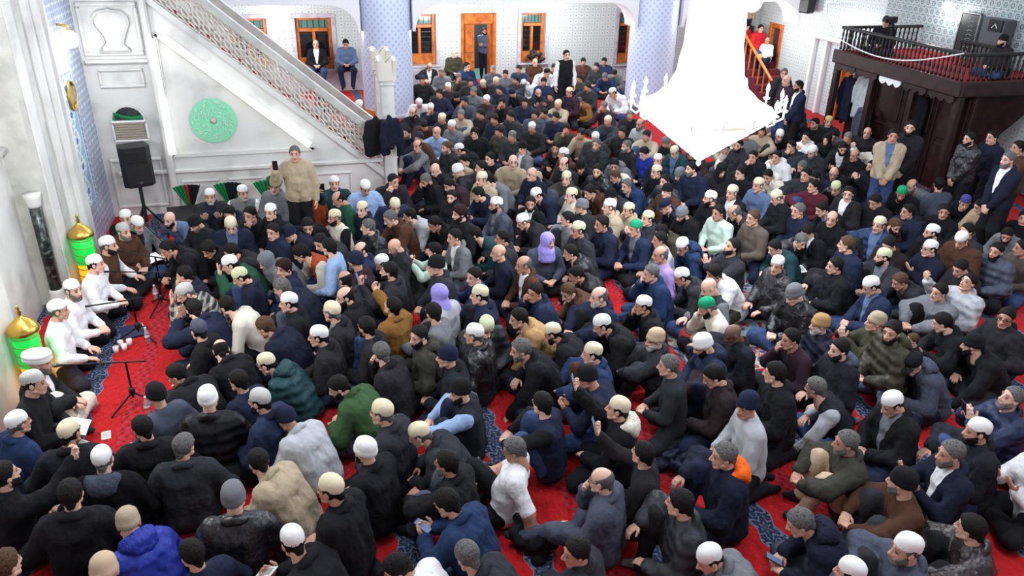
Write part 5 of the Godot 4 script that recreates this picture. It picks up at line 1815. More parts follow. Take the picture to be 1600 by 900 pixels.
func build_coats() -> void:
	var floor_coats := [
		[1062, Vector3(3.3, 0, -5.75), 0.26, 0.22, 0.22, "navy", "puffer", "navy padded coat crumpled on carpet before light grey sweater"],
		[1063, Vector3(1.62, 0, -5.0), 0.15, 0.2, 0.26, "black", "cloth", "black bag-like coat heaped on carpet beside stretched-out legs"],
		[1064, Vector3(0.62, 0, -5.85), 0.20, 0.26, 0.20, "brownblack", "cloth", "dark brown coat crumpled on the navy carpet strip"],
		[1065, Vector3(1.35, 0, -5.95), 0.2, 0.22, 0.26, "black", "leather", "shiny black coat folded beside person in white shirt"],
		[1066, Vector3(4.05, 0, -8.75), 0.22, 0.2, 0.18, "blue", "puffer", "blue padded coat lying on flowered rug's edge"],
		[1067, Vector3(6.3, 0, -10.2), 0.22, 0.2, 0.16, "denim", "cloth", "blue-grey coat lying behind the flowered rug"],
		[1068, Vector3(6.55, 0, -4.55), 0.26, 0.24, 0.26, "charcoal", "cloth", "charcoal coat heaped beside person in dark leather jacket"],
		[1069, Vector3(-1.62, 0, -9.25), 0.18, 0.14, 0.16, "navy", "cloth", "navy cloth heaped in front of the hunched striped sweater"],
	]
	for c in floor_coats:
		var t := thing("folded_coat", c[7], "coat", c[1], 0.0, "coats left on the carpet")
		part("fabric", heap(c[0], c[2], c[3], c[4]), cloth(c[5], c[6]), t)
	var hung := [
		[Vector3(1.28, 1.60, -14.30), 0.0, 1, 0.62, "black", "black coat hung over the foot of the pulpit rail"],
		[Vector3(1.52, 1.62, -14.22), 0.5, 2, 0.5, "midnight", "blue-black coat hung beside another on the pulpit post"],
		[Vector3(12.38, 1.86, -15.35), -1.5, 3, 0.95, "silver", "long light grey coat hung on dark balcony panel"],
		[Vector3(12.38, 1.78, -13.55), -1.5, 4, 1.2, "black", "long black robe hung on dark balcony panel"],
		[Vector3(12.36, 1.72, -15.85), -1.5, 5, 1.0, "midnight", "blue-black coat hung beside the orange door"],
		[Vector3(12.3, 1.2, -15.05), -1.5, 6, 0.7, "slate", "slate jacket hung low under the light grey coat"],
	]
	for c in hung:
		var t := thing("hanging_coat", c[5], "coat", c[0], c[1], "coats hung up in the hall")
		part("fabric", hung_coat(c[2], c[3]), cloth(c[4]), t)
		part("hook", tube_mesh([Vector3(0, 0.03, -0.08), Vector3(0, 0.05, -0.03), Vector3(0, 0.07, 0.0)], 0.008, 6), M.black_metal, t)

func build_crowd() -> void:
	# the many small figures at the far end, as one mass
	var r := RandomNumberGenerator.new()
	r.seed = 91
	var shapes := {}
	var cols := ["black", "black", "navy", "navy", "charcoal", "charcoal", "slate", "brown", "grey", "blue", "plum", "white", "beige", "olive"]
	var st_v := PackedVector3Array()
	var st_n := PackedVector3Array()
	var st_c := PackedColorArray()
	var st_i := PackedInt32Array()
	for q in crowd_rows():
		if not shapes.has(q[0]):
			var j := joints(q[0])
			var hf := head_frame(j, LOOKS.a)
			var it := clothed_items(j, 0.018)
			it.append(["ell", hf * Vector3(0, -0.03, 0.02), Vector3(0.066, 0.095, 0.085), 8])
			it.append(["cap", hf * Vector3(0, -0.07, -0.02), j.neck, 0.055, 0.06, 8])
			it.append(["ell", hf * Vector3(0, 0.045, -0.02), Vector3(0.086, 0.085, 0.104), 7])
			for s in ["l", "r"]: it.append(["cap", j["w" + s], j["w" + s] + j.spec["hd" + s].normalized() * 0.12, 0.035, 0.028, 8])
			shapes[q[0]] = net(it, 0.021, 0.025, 0.008, 0.003)
		var s: Dictionary = shapes[q[0]]
		var top := col(cols[r.randi() % cols.size()]).srgb_to_linear()
		var leg := col(["black", "charcoal", "navy", "denim"][r.randi() % 4]).srgb_to_linear()
		var hat := col(["hairdark", "hairdark", "hairdark", "hairgrey", "capwhite", "capwhite", "capcream", "black", "navy"][r.randi() % 9]).srgb_to_linear()
		var skin := Color(0.75, 0.54, 0.43).srgb_to_linear()
		var pal := [top, top, top, leg, leg, top, leg, hat, skin, top]
		var t := Transform3D(Basis(Vector3.UP, deg_to_rad(q[3])), Vector3(q[1], 0, q[2]))
		var base := st_v.size()
		st_v.append_array(t * (s.v as PackedVector3Array))
		st_n.append_array(Transform3D(t.basis, Vector3.ZERO) * (s.n as PackedVector3Array))
		for gg in s.g: st_c.append(pal[gg])
		for ii in s.i: st_i.append(ii + base)
	var m := ArrayMesh.new()
	surf(m, [st_v, st_n, st_i], st_c)
	var mm := mat(Color.WHITE, 0.9)
	mm.vertex_color_use_as_albedo = true
	var o := part("far_crowd", m, mm, self)
	tag(o, "dense mass of small seated people towards the back wall", "crowd", "", "stuff")

func build_props() -> void:
	make_people_materials()
	# microphone stands before the reciters
	var stands := [[Vector3(-2.12, 0, -8.16), Vector3(-2.72, 0.55, -8.25), "microphone stand before the black coat and white turban"], [Vector3(-2.3, 0, -9.75), Vector3(-2.72, 0.62, -9.55), "microphone stand before the white shirt with charcoal trousers"], [Vector3(-2.12, 0, -10.55), Vector3(-2.66, 0.6, -10.6), "microphone stand between two kneeling white shirts"], [Vector3(-2.2, 0, -11.1), Vector3(-2.6, 0.66, -11.15), "microphone stand before the brown vest with white sleeves"], [Vector3(-2.15, 0, -11.62), Vector3(-2.42, 0.74, -11.95), "microphone stand before the grey suit jacket"]]
	for s in stands:
		var t := thing("microphone_stand", s[2], "microphone", s[0], 0.0, "microphone stands of the reciters")
		part("pole", tube_mesh([Vector3(0, 0.10, 0), Vector3(0, 0.56, 0)], 0.012, 8), M.black_metal, t)
		part("collar", lathe_mesh([Vector2(0, 0.14), Vector2(0.03, 0.14), Vector2(0.034, 0.2), Vector2(0.02, 0.23), Vector2(0, 0.23)], 10), M.black, t)
		for k in 3:
			var a: float = TAU * k / 3.0 + s[0].z
			part("leg", tube_mesh([Vector3(0, 0.17, 0), Vector3(cos(a) * 0.30, 0.012, sin(a) * 0.30)], [0.011, 0.011], 6), M.black_metal, t)
		var e: Vector3 = s[1] - s[0]
		part("boom", tube_mesh([Vector3(0, 0.56, 0) - (e - Vector3(0, 0.56, 0)) * 0.35, Vector3(0, 0.56, 0), e], 0.009, 6), M.black_metal, t)
		var d: Vector3 = (e - Vector3(0, 0.56, 0)).normalized()
		var mic := part("microphone", tube_mesh([e - d * 0.02, e + d * 0.10], [0.012, 0.016], 8), M.black, t)
		part("grille", tube_mesh([e + d * 0.10, e + d * 0.13, e + d * 0.155], [0.022, 0.024, 0.012], 8), M.steel, mic)
	# lit lanterns beside the niche: brass dome, green upper and yellow lower cylinder
	for q in [[Vector3(-3.13, 0, -11.3), "green and yellow lit lantern column with brass dome beside tall mouldings"], [Vector3(-3.13, 0, -8.5), "green and yellow lit lantern column with brass dome before the niche"]]:
		var t := thing("lantern_column", q[1], "lantern", q[0])
		part("foot", lathe_mesh([Vector2(0, 0), Vector2(0.16, 0), Vector2(0.16, 0.05), Vector2(0.12, 0.08), Vector2(0, 0.08)], 20), M.brass, t)
		part("yellow_lamp", lathe_mesh([Vector2(0, 0.08), Vector2(0.125, 0.08), Vector2(0.125, 0.48), Vector2(0, 0.48)], 20), glow(Color(1.0, 0.72, 0.10), 0.6), t)
		part("green_lamp", lathe_mesh([Vector2(0, 0.48), Vector2(0.132, 0.48), Vector2(0.132, 0.88), Vector2(0, 0.88)], 20), glow(Color(0.06, 0.80, 0.28), 0.55), t)
		for k in 8:
			part("band", lathe_mesh([Vector2(0.12, -0.004), Vector2(0.137, -0.004), Vector2(0.137, 0.004), Vector2(0.12, 0.004)], 20), M.gold, t, Vector3(0, 0.10 + k * 0.105, 0))
		part("dome", lathe_mesh([Vector2(0.0, 0.88), Vector2(0.165, 0.88), Vector2(0.165, 0.91), Vector2(0.14, 0.96), Vector2(0.08, 1.02), Vector2(0.03, 1.06), Vector2(0.02, 1.09), Vector2(0.03, 1.11), Vector2(0.012, 1.14), Vector2(0.02, 1.16), Vector2(0.0, 1.22)], 20), M.brass, t)
		for c in [[0.28, Color(1.0, 0.74, 0.2)], [0.68, Color(0.15, 0.9, 0.35)]]:
			var l := OmniLight3D.new()
			l.name = "lantern_light"
			l.light_color = c[1]
			l.light_energy = 0.012
			l.light_size = 0.1
			l.omni_range = 20.0
			l.omni_attenuation = 2.0
			l.shadow_enabled = true
			l.position = Vector3(0.26, c[0], 0.05)
			t.add_child(l)
	# loudspeaker on its stand in front of the pulpit tower
	var sp := thing("loudspeaker", "black loudspeaker on tripod stand in front of the pulpit", "speaker", Vector3(-2.72, 0, -13.6), 0.35)
	var cs := st_new()
	prism(cs, PackedVector2Array([Vector2(-0.21, -0.16), Vector2(0.21, -0.16), Vector2(0.24, 0.10), Vector2(0.16, 0.20), Vector2(-0.16, 0.20), Vector2(-0.24, 0.10)]), 0.66, Transform3D(Basis(Vector3(1, 0, 0), Vector3(0, 0, 1), Vector3(0, 1, 0)), Vector3(0, 0.86, 0)))
	part("cabinet", done(cs), M.black, sp)
	part("grille", slab(Vector3(-0.19, 0.9, 0.2), Vector3(0.19, 1.22, 0.215), 0.01), mat(Color(0.09, 0.09, 0.10), 0.8), sp)
	part("horn", slab(Vector3(-0.16, 1.27, 0.2), Vector3(0.16, 1.46, 0.212), 0.02), mat(Color(0.03, 0.03, 0.035), 0.5), sp)
	part("badge", slab(Vector3(-0.02, 0.92, 0.215), Vector3(0.02, 0.96, 0.222)), M.steel, sp)
	part("pole", tube_mesh([Vector3(0, 0.2, 0.02), Vector3(0, 0.86, 0.02)], 0.03, 10), mat(Color(0.05, 0.16, 0.12), 0.5), sp)
	for k in 3:
		var a := TAU * k / 3.0 + 0.4
		part("leg", tube_mesh([Vector3(0, 0.5, 0.02), Vector3(cos(a) * 0.36, 0.015, sin(a) * 0.36)], 0.016, 6), M.black_metal, sp)
	var mo := thing("floor_monitor", "low black wedge speaker on the floor before the pulpit", "speaker", Vector3(-2.15, 0, -13.75), 0.1)
	part("cabinet", prism_mesh(PackedVector2Array([Vector2(-0.2, 0), Vector2(0.2, 0), Vector2(0.16, 0.18), Vector2(-0.12, 0.34), Vector2(-0.2, 0.3)]), 0.5, Transform3D(Basis(Vector3(0, 0, 1), Vector3.UP, Vector3(-1, 0, 0)), Vector3(0.25, 0, 0))), M.black, mo)
	part("grille", slab(Vector3(-0.2, 0.03, -0.205), Vector3(0.2, 0.2, -0.2)), M.dark_room, mo)
	# flag fans leaning on the pulpit
	var fl := [[Vector3(-2.02, 0, -13.95), "flag fan of green red white and black beside white pulpit panel"], [Vector3(-1.36, 0, -13.95), "green and black flag fan behind the white bearded men"], [Vector3(-0.70, 0, -13.95), "green and red flag fan behind the green turban"]]
	for i in fl.size():
		var t := thing("flag_fan", fl[i][1], "flag", fl[i][0])
		part("stand", slab(Vector3(-0.17, 0, -0.1), Vector3(0.17, 0.12, 0.1), 0.02), mat(Color(0.55, 0.75, 0.65), 0.7), t)
		part("staff", tube_mesh([Vector3(0, 0.12, 0), Vector3(0, 0.5, 0)], 0.02, 8), mat(Color(0.1, 0.5, 0.3), 0.6), t)
		var cols := [[Color(0.03, 0.48, 0.27), 3], [Color(0.70, 0.06, 0.12), 1], [Color(0.03, 0.05, 0.06), 3], [Color(0.85, 0.86, 0.85), 1]] if i == 0 else [[Color(0.03, 0.48, 0.27), 3], [Color(0.05, 0.06, 0.12), 4], [Color(0.04, 0.5, 0.3), 1]] if i == 1 else [[Color(0.03, 0.48, 0.27), 4], [Color(0.70, 0.06, 0.12), 1], [Color(0.75, 0.8, 0.78), 1], [Color(0.03, 0.4, 0.25), 2]]
		var seg := 0
		for c in cols:
			var fs := st_new()
			for k in c[1]:
				var a0 := lerpf(1.98, 1.16, seg / 8.0)
				var a1 := lerpf(1.98, 1.16, (seg + 1) / 8.0)
				var am := (a0 + a1) / 2
				seg += 1
				var o := Vector3(0, 0.18, 0)
				var f := func(a: float, r: float, z: float) -> Vector3: return o + Vector3(cos(a) * r * 1.25, sin(a) * r, z)
				for w in [[a0, am, 0.0, 0.045], [am, a1, 0.045, 0.0]]:
					quad(fs, f.call(w[1], 0.06, 0.02 + w[3] * 0.3), f.call(w[1], 0.52, 0.03 + w[3]), f.call(w[0], 0.52, 0.03 + w[2]), f.call(w[0], 0.06, 0.02 + w[2] * 0.3))
					quad(fs, f.call(w[0], 0.06, 0.005 + w[2] * 0.3), f.call(w[0], 0.52, 0.015 + w[2]), f.call(w[1], 0.52, 0.015 + w[3]), f.call(w[1], 0.06, 0.005 + w[3] * 0.3))
			part("flag_cloth", done(fs), mat(c[0], 0.85), t)
	# wooden reading stand beyond the pulpit gate
	var ls := thing("reading_stand", "orange-brown wooden folding reading stand behind the pulpit gate", "stand", Vector3(1.45, 0, -16.6), 0.3)
	for s in [-1.0, 1.0]:
		part("leaf", box_mesh(Vector3(0.34, 0.5, 0.03), 0.01), M.wood, ls, Vector3(s * 0.12, 1.0, 0), Vector3(0, 0, s * 0.35))
		part("leg", box_mesh(Vector3(0.05, 0.86, 0.3), 0.01), M.wood, ls, Vector3(s * 0.1, 0.43, 0))
	# bottles, cups, papers and small things on the carpet before the reciters
	for q in [[Vector3(-1.95, 0, -7.95), "small clear water bottle on carpet beside the turbaned reciter's stand"], [Vector3(-2.18, 0, -9.62), "small clear water bottle on carpet beside the white paper cups"], [Vector3(-2.25, 0, -10.9), "small clear water bottle on carpet under the farther microphones"]]:
		var t := thing("water_bottle", q[1], "bottle", q[0])
		var gm := mat(Color(0.85, 0.9, 0.95, 0.35), 0.08)
		gm.transparency = BaseMaterial3D.TRANSPARENCY_ALPHA
		part("bottle_body", lathe_mesh([Vector2(0, 0.0), Vector2(0.032, 0.0), Vector2(0.033, 0.12), Vector2(0.028, 0.15), Vector2(0.012, 0.185), Vector2(0.012, 0.2), Vector2(0, 0.2)], 12), gm, t)
		part("screw_cap", lathe_mesh([Vector2(0, 0.2), Vector2(0.015, 0.2), Vector2(0.015, 0.22), Vector2(0, 0.22)], 10), M.white, t)
		part("wrapper", lathe_mesh([Vector2(0.0335, 0.06), Vector2(0.0345, 0.06), Vector2(0.0345, 0.11), Vector2(0.0335, 0.11)], 12), mat(Color(0.8, 0.75, 0.8), 0.5), t)
	var cup := lathe_mesh([Vector2(0, 0.0), Vector2(0.028, 0.0), Vector2(0.036, 0.09), Vector2(0.033, 0.09), Vector2(0.026, 0.006), Vector2(0, 0.006)], 14)
	for k in 4:
		tag(part("paper_cup", cup, M.white, self, Vector3(-2.52 + [0.0, 0.09, 0.03, 0.13][k], 0, -9.42 - [0.0, 0.04, 0.14, 0.16][k])), "white paper cup on carpet before the reciter in charcoal trousers", "cup", "paper cups before the reciter")
	var lap := thing("navy_folder", "navy patterned folder lying on carpet beside paper cups", "folder", Vector3(-2.42, 0, -9.95), 0.3)
	part("cover", slab(Vector3(-0.14, 0, -0.18), Vector3(0.14, 0.02, 0.18), 0.004), mat(Color(0.12, 0.13, 0.28), 0.6), lap)
	part("edge", slab(Vector3(0.135, 0.002, -0.18), Vector3(0.15, 0.016, 0.18)), M.paper, lap)
	for q in [[Vector3(-2.0, 0.004, -11.45), 0.4, "white paper sheet lying on the red carpet beyond microphones"], [Vector3(-2.55, 0.004, -7.55), 0.9, "pale booklet lying on carpet by the black sweater reciter"], [Vector3(-2.32, 0.004, -7.62), 0.2, "pale card lying on carpet beside the booklet"]]:
		var t := thing("paper_sheet", q[2], "paper", q[0], q[1])
		part("sheet", box_mesh(Vector3(0.22, 0.006, 0.3) if q[0].z < -10.0 else Vector3(0.09, 0.01, 0.15), 0.002), M.paper, t)
		part("print", box_mesh(Vector3(0.06, 0.001, 0.1)), mat(Color(0.75, 0.73, 0.68), 0.8), t, Vector3(0, 0.006, 0))
	var bk := thing("striped_bag", "grey and white striped cloth bag on carpet before striped sweater", "bag", Vector3(-1.72, 0, -9.75), 0.5)
	part("cloth", heap(77, 0.16, 0.12, 0.14), cloth("striped"), bk)
	var rb := thing("red_bag", "red and black round bag in front of green skullcap", "bag", Vector3(4.62, 0, -7.95), 0.4)
	part("pouch", lathe_mesh([Vector2(0, 0.0), Vector2(0.15, 0.01), Vector2(0.19, 0.10), Vector2(0.16, 0.22), Vector2(0.09, 0.26), Vector2(0, 0.262)], 18), mat(Color(0.62, 0.16, 0.12), 0.7), rb)
	part("flap", lathe_mesh([Vector2(0.0, 0.266), Vector2(0.1, 0.262), Vector2(0.13, 0.25)], 18), M.black, rb)
	# camera on a tripod on the balcony
	var tp := thing("video_camera", "black video camera on tripod standing on the balcony", "camera", Vector3(12.45, 2.315, -15.0), 0.2)
	for k in 3:
		var a := TAU * k / 3.0
		part("leg", tube_mesh([Vector3(0, 0.62, 0), Vector3(cos(a) * 0.22, 0.0, sin(a) * 0.22)], 0.016, 6), M.black_metal, tp)
	part("head", box_mesh(Vector3(0.12, 0.1, 0.1), 0.02), M.black, tp, Vector3(0, 0.66, 0))
	part("camera_body", box_mesh(Vector3(0.26, 0.13, 0.12), 0.02), M.black, tp, Vector3(-0.02, 0.78, 0))
	part("lens", tube_mesh([Vector3(-0.15, 0.79, 0), Vector3(-0.26, 0.79, 0)], [0.045, 0.05], 12), M.black, tp)
	# bag on the window ledge
	var wb := thing("window_bag", "black bag slumped against the wooden window beyond the door", "bag", Vector3(7.28, 0.68, -24.42), 0.0)
	part("cloth", heap(78, 0.26, 0.1, 0.5), M.black, wb)

func people_rows() -> Array:
	return [
		["chin", "a", -2.72, 0.00, -12.37, 3, 1.02, "skullcap", "capwhite", "ring", "hairgrey", "beardwhite", "jacket", "black", "", "", "charcoal", "scarf", "white", 0, "person in black jacket, white skullcap, hand at chin, behind grey suit jacket and white skullcap", false],
		["cross", "a", -2.72, 0.00, -11.59, 51, 1.03, "skullcap", "capgrey", "ring", "hairgrey", "beardgrey", "coat", "brown", "", "", "denim", "collar", "brown", 0, "person in brown coat, pale grey skullcap, sitting cross-legged", false],
		["lap", "d", -2.58, 0.00, -11.89, 43, 1.04, "skullcap", "capwhite", "ring", "hairgrey", "beardwhite", "blazer", "grey", "", "black", "black", "collar", "grey", 0, "person in grey suit jacket over black shirt, white skullcap, sitting upright", false],
		["lap", "a", -2.81, 0.00, -10.94, 83, 1.07, "skullcap", "capwhite", "ring", "hairgrey", "hairdark", "vest", "brown", "white", "", "black", "", "", 1, "person in brown vest with white sleeves, white skullcap, sitting upright", false],
		["kneel_lap", "a", -2.77, 0.00, -10.17, 87, 1.00, "skullcap", "capwhite", "ring", "hairdark", "", "shirt", "white", "", "", "black", "", "", 0, "person in white shirt, white skullcap, kneeling with joined hands, beside brown vest and white skullcap", false],
		["kneel_lap", "r", -2.86, 0.00, -9.41, 86, 1.02, "skullcap", "capwhite", "ring", "hairgrey", "beardgrey", "shirt", "white", "", "", "black", "", "", 0, "person in white shirt, white skullcap, kneeling with joined hands, beside white shirt and white skullcap", false],
		["kneel", "a", -2.87, 0.00, -8.88, 96, 1.00, "skullcap", "capwhite", "ring", "hairgrey", "", "shirt", "white", "", "", "charcoal", "", "", 1, "person in white shirt, white skullcap, kneeling", false],
		["one_knee", "a", -2.93, 0.00, -7.84, 95, 1.04, "turban", "capwhite", "", "", "beardgrey", "coat", "black", "", "white", "cream", "collar", "black", 1, "person in black coat over white shirt, white turban, one knee raised", false],
		["kneel_lap", "a", -2.75, 0.00, -7.25, 89, 1.04, "skullcap", "capgrey", "ring", "hairdark", "", "sweater", "black", "", "", "navy", "", "", 1, "person in black sweater, grey skullcap, kneeling with joined hands", false],
		["lap", "a", -2.82, 0.00, -6.76, 137, 0.99, "skullcap", "capwhite", "ring", "hairgrey", "", "jacket", "blue", "", "", "navy", "collar", "blue", 2, "person in blue jacket, white skullcap, sitting upright", false],
		["lap", "r", -2.28, 0.00, -6.44, 187, 1.02, "skullcap", "capcream", "ring", "hairdark", "", "coat", "ink", "", "", "black", "collar", "black", 2, "person in black coat, cream skullcap, sitting upright", false],
		["lap", "a", -1.92, 0.00, -5.98, 179, 1.01, "skullcap", "capwhite", "ring", "hairgrey", "", "hoodie", "jet", "", "", "charcoal", "hood", "slate", 0, "person in black hoodie with slate grey hood, white skullcap, sitting upright", false],
		["lap", "a", -2.05, 0.00, -5.50, 183, 1.07, "", "", "short", "hairdark", "", "coat", "black", "", "", "navy", "collar", "black", 1, "person in black coat, dark hair, sitting upright, behind black hoodie and white skullcap", false],
		["raise", "a", -2.66, 0.00, -5.91, 132, 1.07, "", "", "short", "hairdark", "hairdark", "coat", "jet", "", "", "navy", "collar", "black", 0, "person in black coat, dark hair, one arm raised", false],
		["lap", "r", -2.36, 0.00, -4.82, 178, 1.05, "", "", "short", "hairtan", "", "jacket", "brown", "", "", "charcoal", "collar", "brown", 0, "person in brown jacket, brown hair, sitting upright", false],
		["lap", "d", -1.64, 0.00, -4.55, 182, 1.07, "beanie", "sand", "", "", "", "jacket", "tan", "", "", "black", "collar", "tan", 1, "person in tan jacket, sand cap, sitting upright", false],
		["hunch", "r", -1.41, 0.00, -5.03, -138, 1.02, "beanie", "beige", "", "", "", "puffer", "royal", "", "", "black", "hood", "royal", 1, "person in royal blue padded jacket, beige beanie, bent forward", false],
		["lap", "a", -1.03, 0.00, -4.70, -140, 0.99, "", "", "short", "hairdark", "", "shirt", "navy", "", "", "charcoal", "", "", 1, "person in navy shirt, dark hair, sitting upright", false],
		["lap", "a", -0.81, 0.00, -5.15, 179, 1.08, "beanie", "grey", "", "", "", "leather", "black", "", "", "black", "collar", "black", 0, "person in black leather jacket, grey beanie, sitting upright", false],
		["lap", "r", -1.29, 0.00, -6.02, 182, 1.01, "", "", "short", "hairgrey", "", "coat", "charcoal", "", "", "black", "collar", "charcoal", 1, "person in charcoal coat, grey hair, sitting upright", false],
		["lap", "l", -1.63, 0.00, -6.39, 187, 1.01, "", "", "short", "hairdark", "beardgrey", "coat", "black", "", "", "black", "collar", "black", 1, "person in black coat, dark hair, sitting upright, in front of black hoodie and white skullcap", false],
		["lap", "a", -1.56, 0.00, -6.94, -136, 1.01, "beanie", "black", "", "", "", "sweater", "slate", "", "", "black", "", "", 1, "person in slate grey sweater, black beanie, sitting upright", false],
		["lap", "a", -1.12, 0.00, -6.68, 179, 1.05, "beanie", "capwhite", "", "", "", "puffer", "black", "", "", "black", "collar", "black", 0, "person in black padded jacket, white knit cap, sitting upright", false],
		["hunch", "l", -1.23, 0.00, -7.32, -135, 1.01, "", "", "short", "hairdark", "", "coat", "black", "", "", "charcoal", "collar", "black", 1, "person in black coat, dark hair, bent forward, beside slate grey sweater and black beanie", false],
		["lap", "a", -0.80, 0.00, -7.06, -129, 0.99, "", "", "short", "hairdark", "", "sweater", "navy", "", "", "navy", "", "", 1, "person in navy sweater, dark hair, sitting upright", false],
		["hunch", "r", -0.88, 0.00, -7.67, -136, 1.02, "", "", "ring", "hairdark", "", "jacket", "jet", "", "", "navy", "collar", "black", 0, "person in black jacket, balding dark hair, bent forward", false],
		["lap", "r", -1.26, 0.00, -8.18, -108, 1.03, "skullcap", "slate", "ring", "hairdark", "", "coat", "jet", "", "", "charcoal", "collar", "black", 0, "person in black coat, dark grey skullcap, sitting upright", false],
		["face", "l", -1.26, 0.00, -9.39, -91, 1.07, "skullcap", "capgrey", "ring", "hairgrey", "hairdark", "sweater", "striped", "", "", "navy", "", "", 0, "person in grey striped sweater, pale grey skullcap, hands over face", false],
		["face", "r", -1.19, 0.00, -8.68, -124, 1.07, "", "", "short", "hairdark", "", "jacket", "navy", "", "", "navy", "collar", "navy", 0, "person in navy jacket, dark hair, hands over face", false],
		["hunch", "r", -0.74, 0.00, -8.90, -99, 1.04, "", "", "short", "hairdark", "", "sweater", "cream", "", "", "black", "", "", 0, "person in cream sweater, dark hair, bent forward", false],
		["lean_fwd", "a", -1.94, 0.00, -12.55, -31, 0.99, "", "", "", "", "hairdark", "shirt", "steel", "", "", "navy", "", "", 0, "person in steel blue shirt, shaven head, leaning onto one hand", false],
		["dua", "a", -1.57, 0.00, -12.98, 2, 1.00, "skullcap", "capwhite", "ring", "hairgrey", "beardwhite", "coat", "charcoal", "", "navy", "slate", "collar", "charcoal", 1, "person in charcoal coat over navy shirt, white skullcap, palms raised", false],
		["lap", "l", -1.07, 0.00, -13.01, -6, 1.03, "skullcap", "capwhite", "ring", "hairgrey", "beardwhite", "vest", "grey", "white", "", "navy", "", "", 1, "person in grey vest with white sleeves, white skullcap, sitting upright", false],
		["kneel_lap", "l", -0.54, 0.00, -12.76, -36, 1.07, "turban", "green", "", "", "", "jacket", "grey", "", "", "charcoal", "collar", "grey", 0, "person in grey jacket, dark green turban, kneeling with joined hands", false],
		["lap", "d", -1.60, 0.00, -11.80, -46, 1.02, "beanie", "black", "", "", "beardgrey", "coat", "ink", "", "", "charcoal", "collar", "black", 1, "person in black coat, black beanie, sitting upright", false],
		["cross", "d", -1.16, 0.00, -11.58, -2, 1.08, "skullcap", "capcream", "ring", "hairdark", "", "blazer", "navy", "", "steel", "black", "collar", "navy", 0, "person in navy suit jacket over steel blue shirt, cream skullcap, sitting cross-legged", false],
		["hunch", "l", -0.97, 0.00, -12.52, -56, 1.04, "", "", "short", "hairdark", "", "jacket", "navy", "", "", "denim", "collar", "navy", 1, "person in navy jacket, dark hair, bent forward, beside grey vest and white skullcap", false],
		["chin", "r", -0.87, 0.00, -12.03, -4, 1.07, "", "", "short", "hairdark", "", "jacket", "ink", "", "", "slate", "collar", "black", 1, "person in black jacket, dark hair, hand at chin", false],
		["hunch", "a", -1.64, 0.00, -11.11, -67, 1.06, "", "", "short", "hairdark", "", "jacket", "black", "", "", "black", "collar", "black", 2, "person in black jacket, dark hair, bent forward, in front of navy suit jacket", false],
		["hunch", "l", -1.14, 0.00, -11.06, -66, 1.03, "", "", "full", "hairdark", "", "coat", "black", "", "", "black", "collar", "black", 2, "person in black coat, thick dark hair, bent forward", false],
		["hunch", "a", -0.76, 0.00, -10.74, -81, 1.05, "", "", "short", "hairdark", "beardgrey", "coat", "coal", "", "", "navy", "collar", "black", 1, "person in black coat, dark hair, bent forward, beside green jacket and white skullcap", false],
		["face", "a", -0.79, 0.00, -10.24, -82, 1.04, "skullcap", "capwhite", "ring", "hairdark", "", "jacket", "green", "", "", "denim", "collar", "green", 0, "person in green jacket, white skullcap, hands over face", false],
		["chin", "r", -1.47, 0.00, -9.95, -74, 0.99, "", "", "short", "hairdark", "", "jacket", "deepnavy", "", "", "charcoal", "collar", "navy", 1, "person in navy jacket, dark hair, hand at chin, beside grey striped sweater", false],
		["one_knee", "d", -0.82, 0.00, -9.63, -90, 1.03, "skullcap", "palegreen", "ring", "hairdark", "", "coat", "deepnavy", "", "", "denim", "collar", "navy", 1, "person in navy coat, pale green skullcap, one knee raised", false],
		["stand_phone", "a", -0.16, 0.00, -12.32, -6, 1.00, "", "", "short", "hairgrey", "", "jacket", "beige", "", "", "black", "collar", "beige", 1, "person in beige jacket, grey hair, standing with arm raised", false],
		["lap", "a", 0.04, 0.00, -12.83, -131, 1.01, "skullcap", "yellow", "ring", "hairdark", "", "sweater", "rust", "", "", "black", "", "", 0, "person in rust sweater, yellow skullcap, sitting upright", false],
		["raise", "a", 0.42, 0.00, -13.16, -2, 1.02, "skullcap", "capwhite", "ring", "hairdark", "", "coat", "teal", "", "", "navy", "collar", "teal", 0, "person in teal coat, white skullcap, one arm raised", false],
		["lap", "d", 0.56, 0.00, -12.33, -78, 1.06, "", "", "ring", "hairdark", "", "sweater", "green", "", "", "charcoal", "", "", 2, "person in green sweater, balding dark hair, sitting upright", false],
		["lap", "d", 0.89, 0.00, -12.89, 7, 1.07, "skullcap", "capwhite", "ring", "hairdark", "", "shirt", "skyblue", "", "", "black", "", "", 2, "person in sky blue shirt, white skullcap, sitting upright", false],
		["chin", "l", 1.38, 0.00, -13.25, 2, 1.06, "", "", "short", "hairdark", "", "coat", "coal", "", "", "navy", "collar", "black", 1, "person in black coat, dark hair, hand at chin, beside sky blue shirt and white skullcap", false],
		["hunch", "a", 1.29, 0.00, -12.42, 3, 1.07, "skullcap", "capcream", "ring", "hairdark", "", "jacket", "marine", "", "", "navy", "collar", "navy", 1, "person in navy jacket, cream skullcap, bent forward", false],
		["kneel_lap", "l", -0.57, 0.00, -11.63, -59, 1.03, "skullcap", "capwhite", "ring", "hairdark", "", "coat", "jet", "", "", "navy", "collar", "black", 0, "person in black coat, white skullcap, kneeling with joined hands", false],
		["cross", "l", -0.47, 0.00, -11.14, -68, 1.03, "", "", "short", "hairdark", "", "jacket", "navy", "", "", "charcoal", "collar", "navy", 1, "person in navy jacket, dark hair, sitting cross-legged, beside rust vest", false],
		["hunch", "a", -0.01, 0.00, -11.34, -70, 1.04, "beanie", "navy", "", "", "", "jacket", "deepnavy", "", "", "navy", "collar", "navy", 1, "person in navy jacket, navy beanie, bent forward", false],
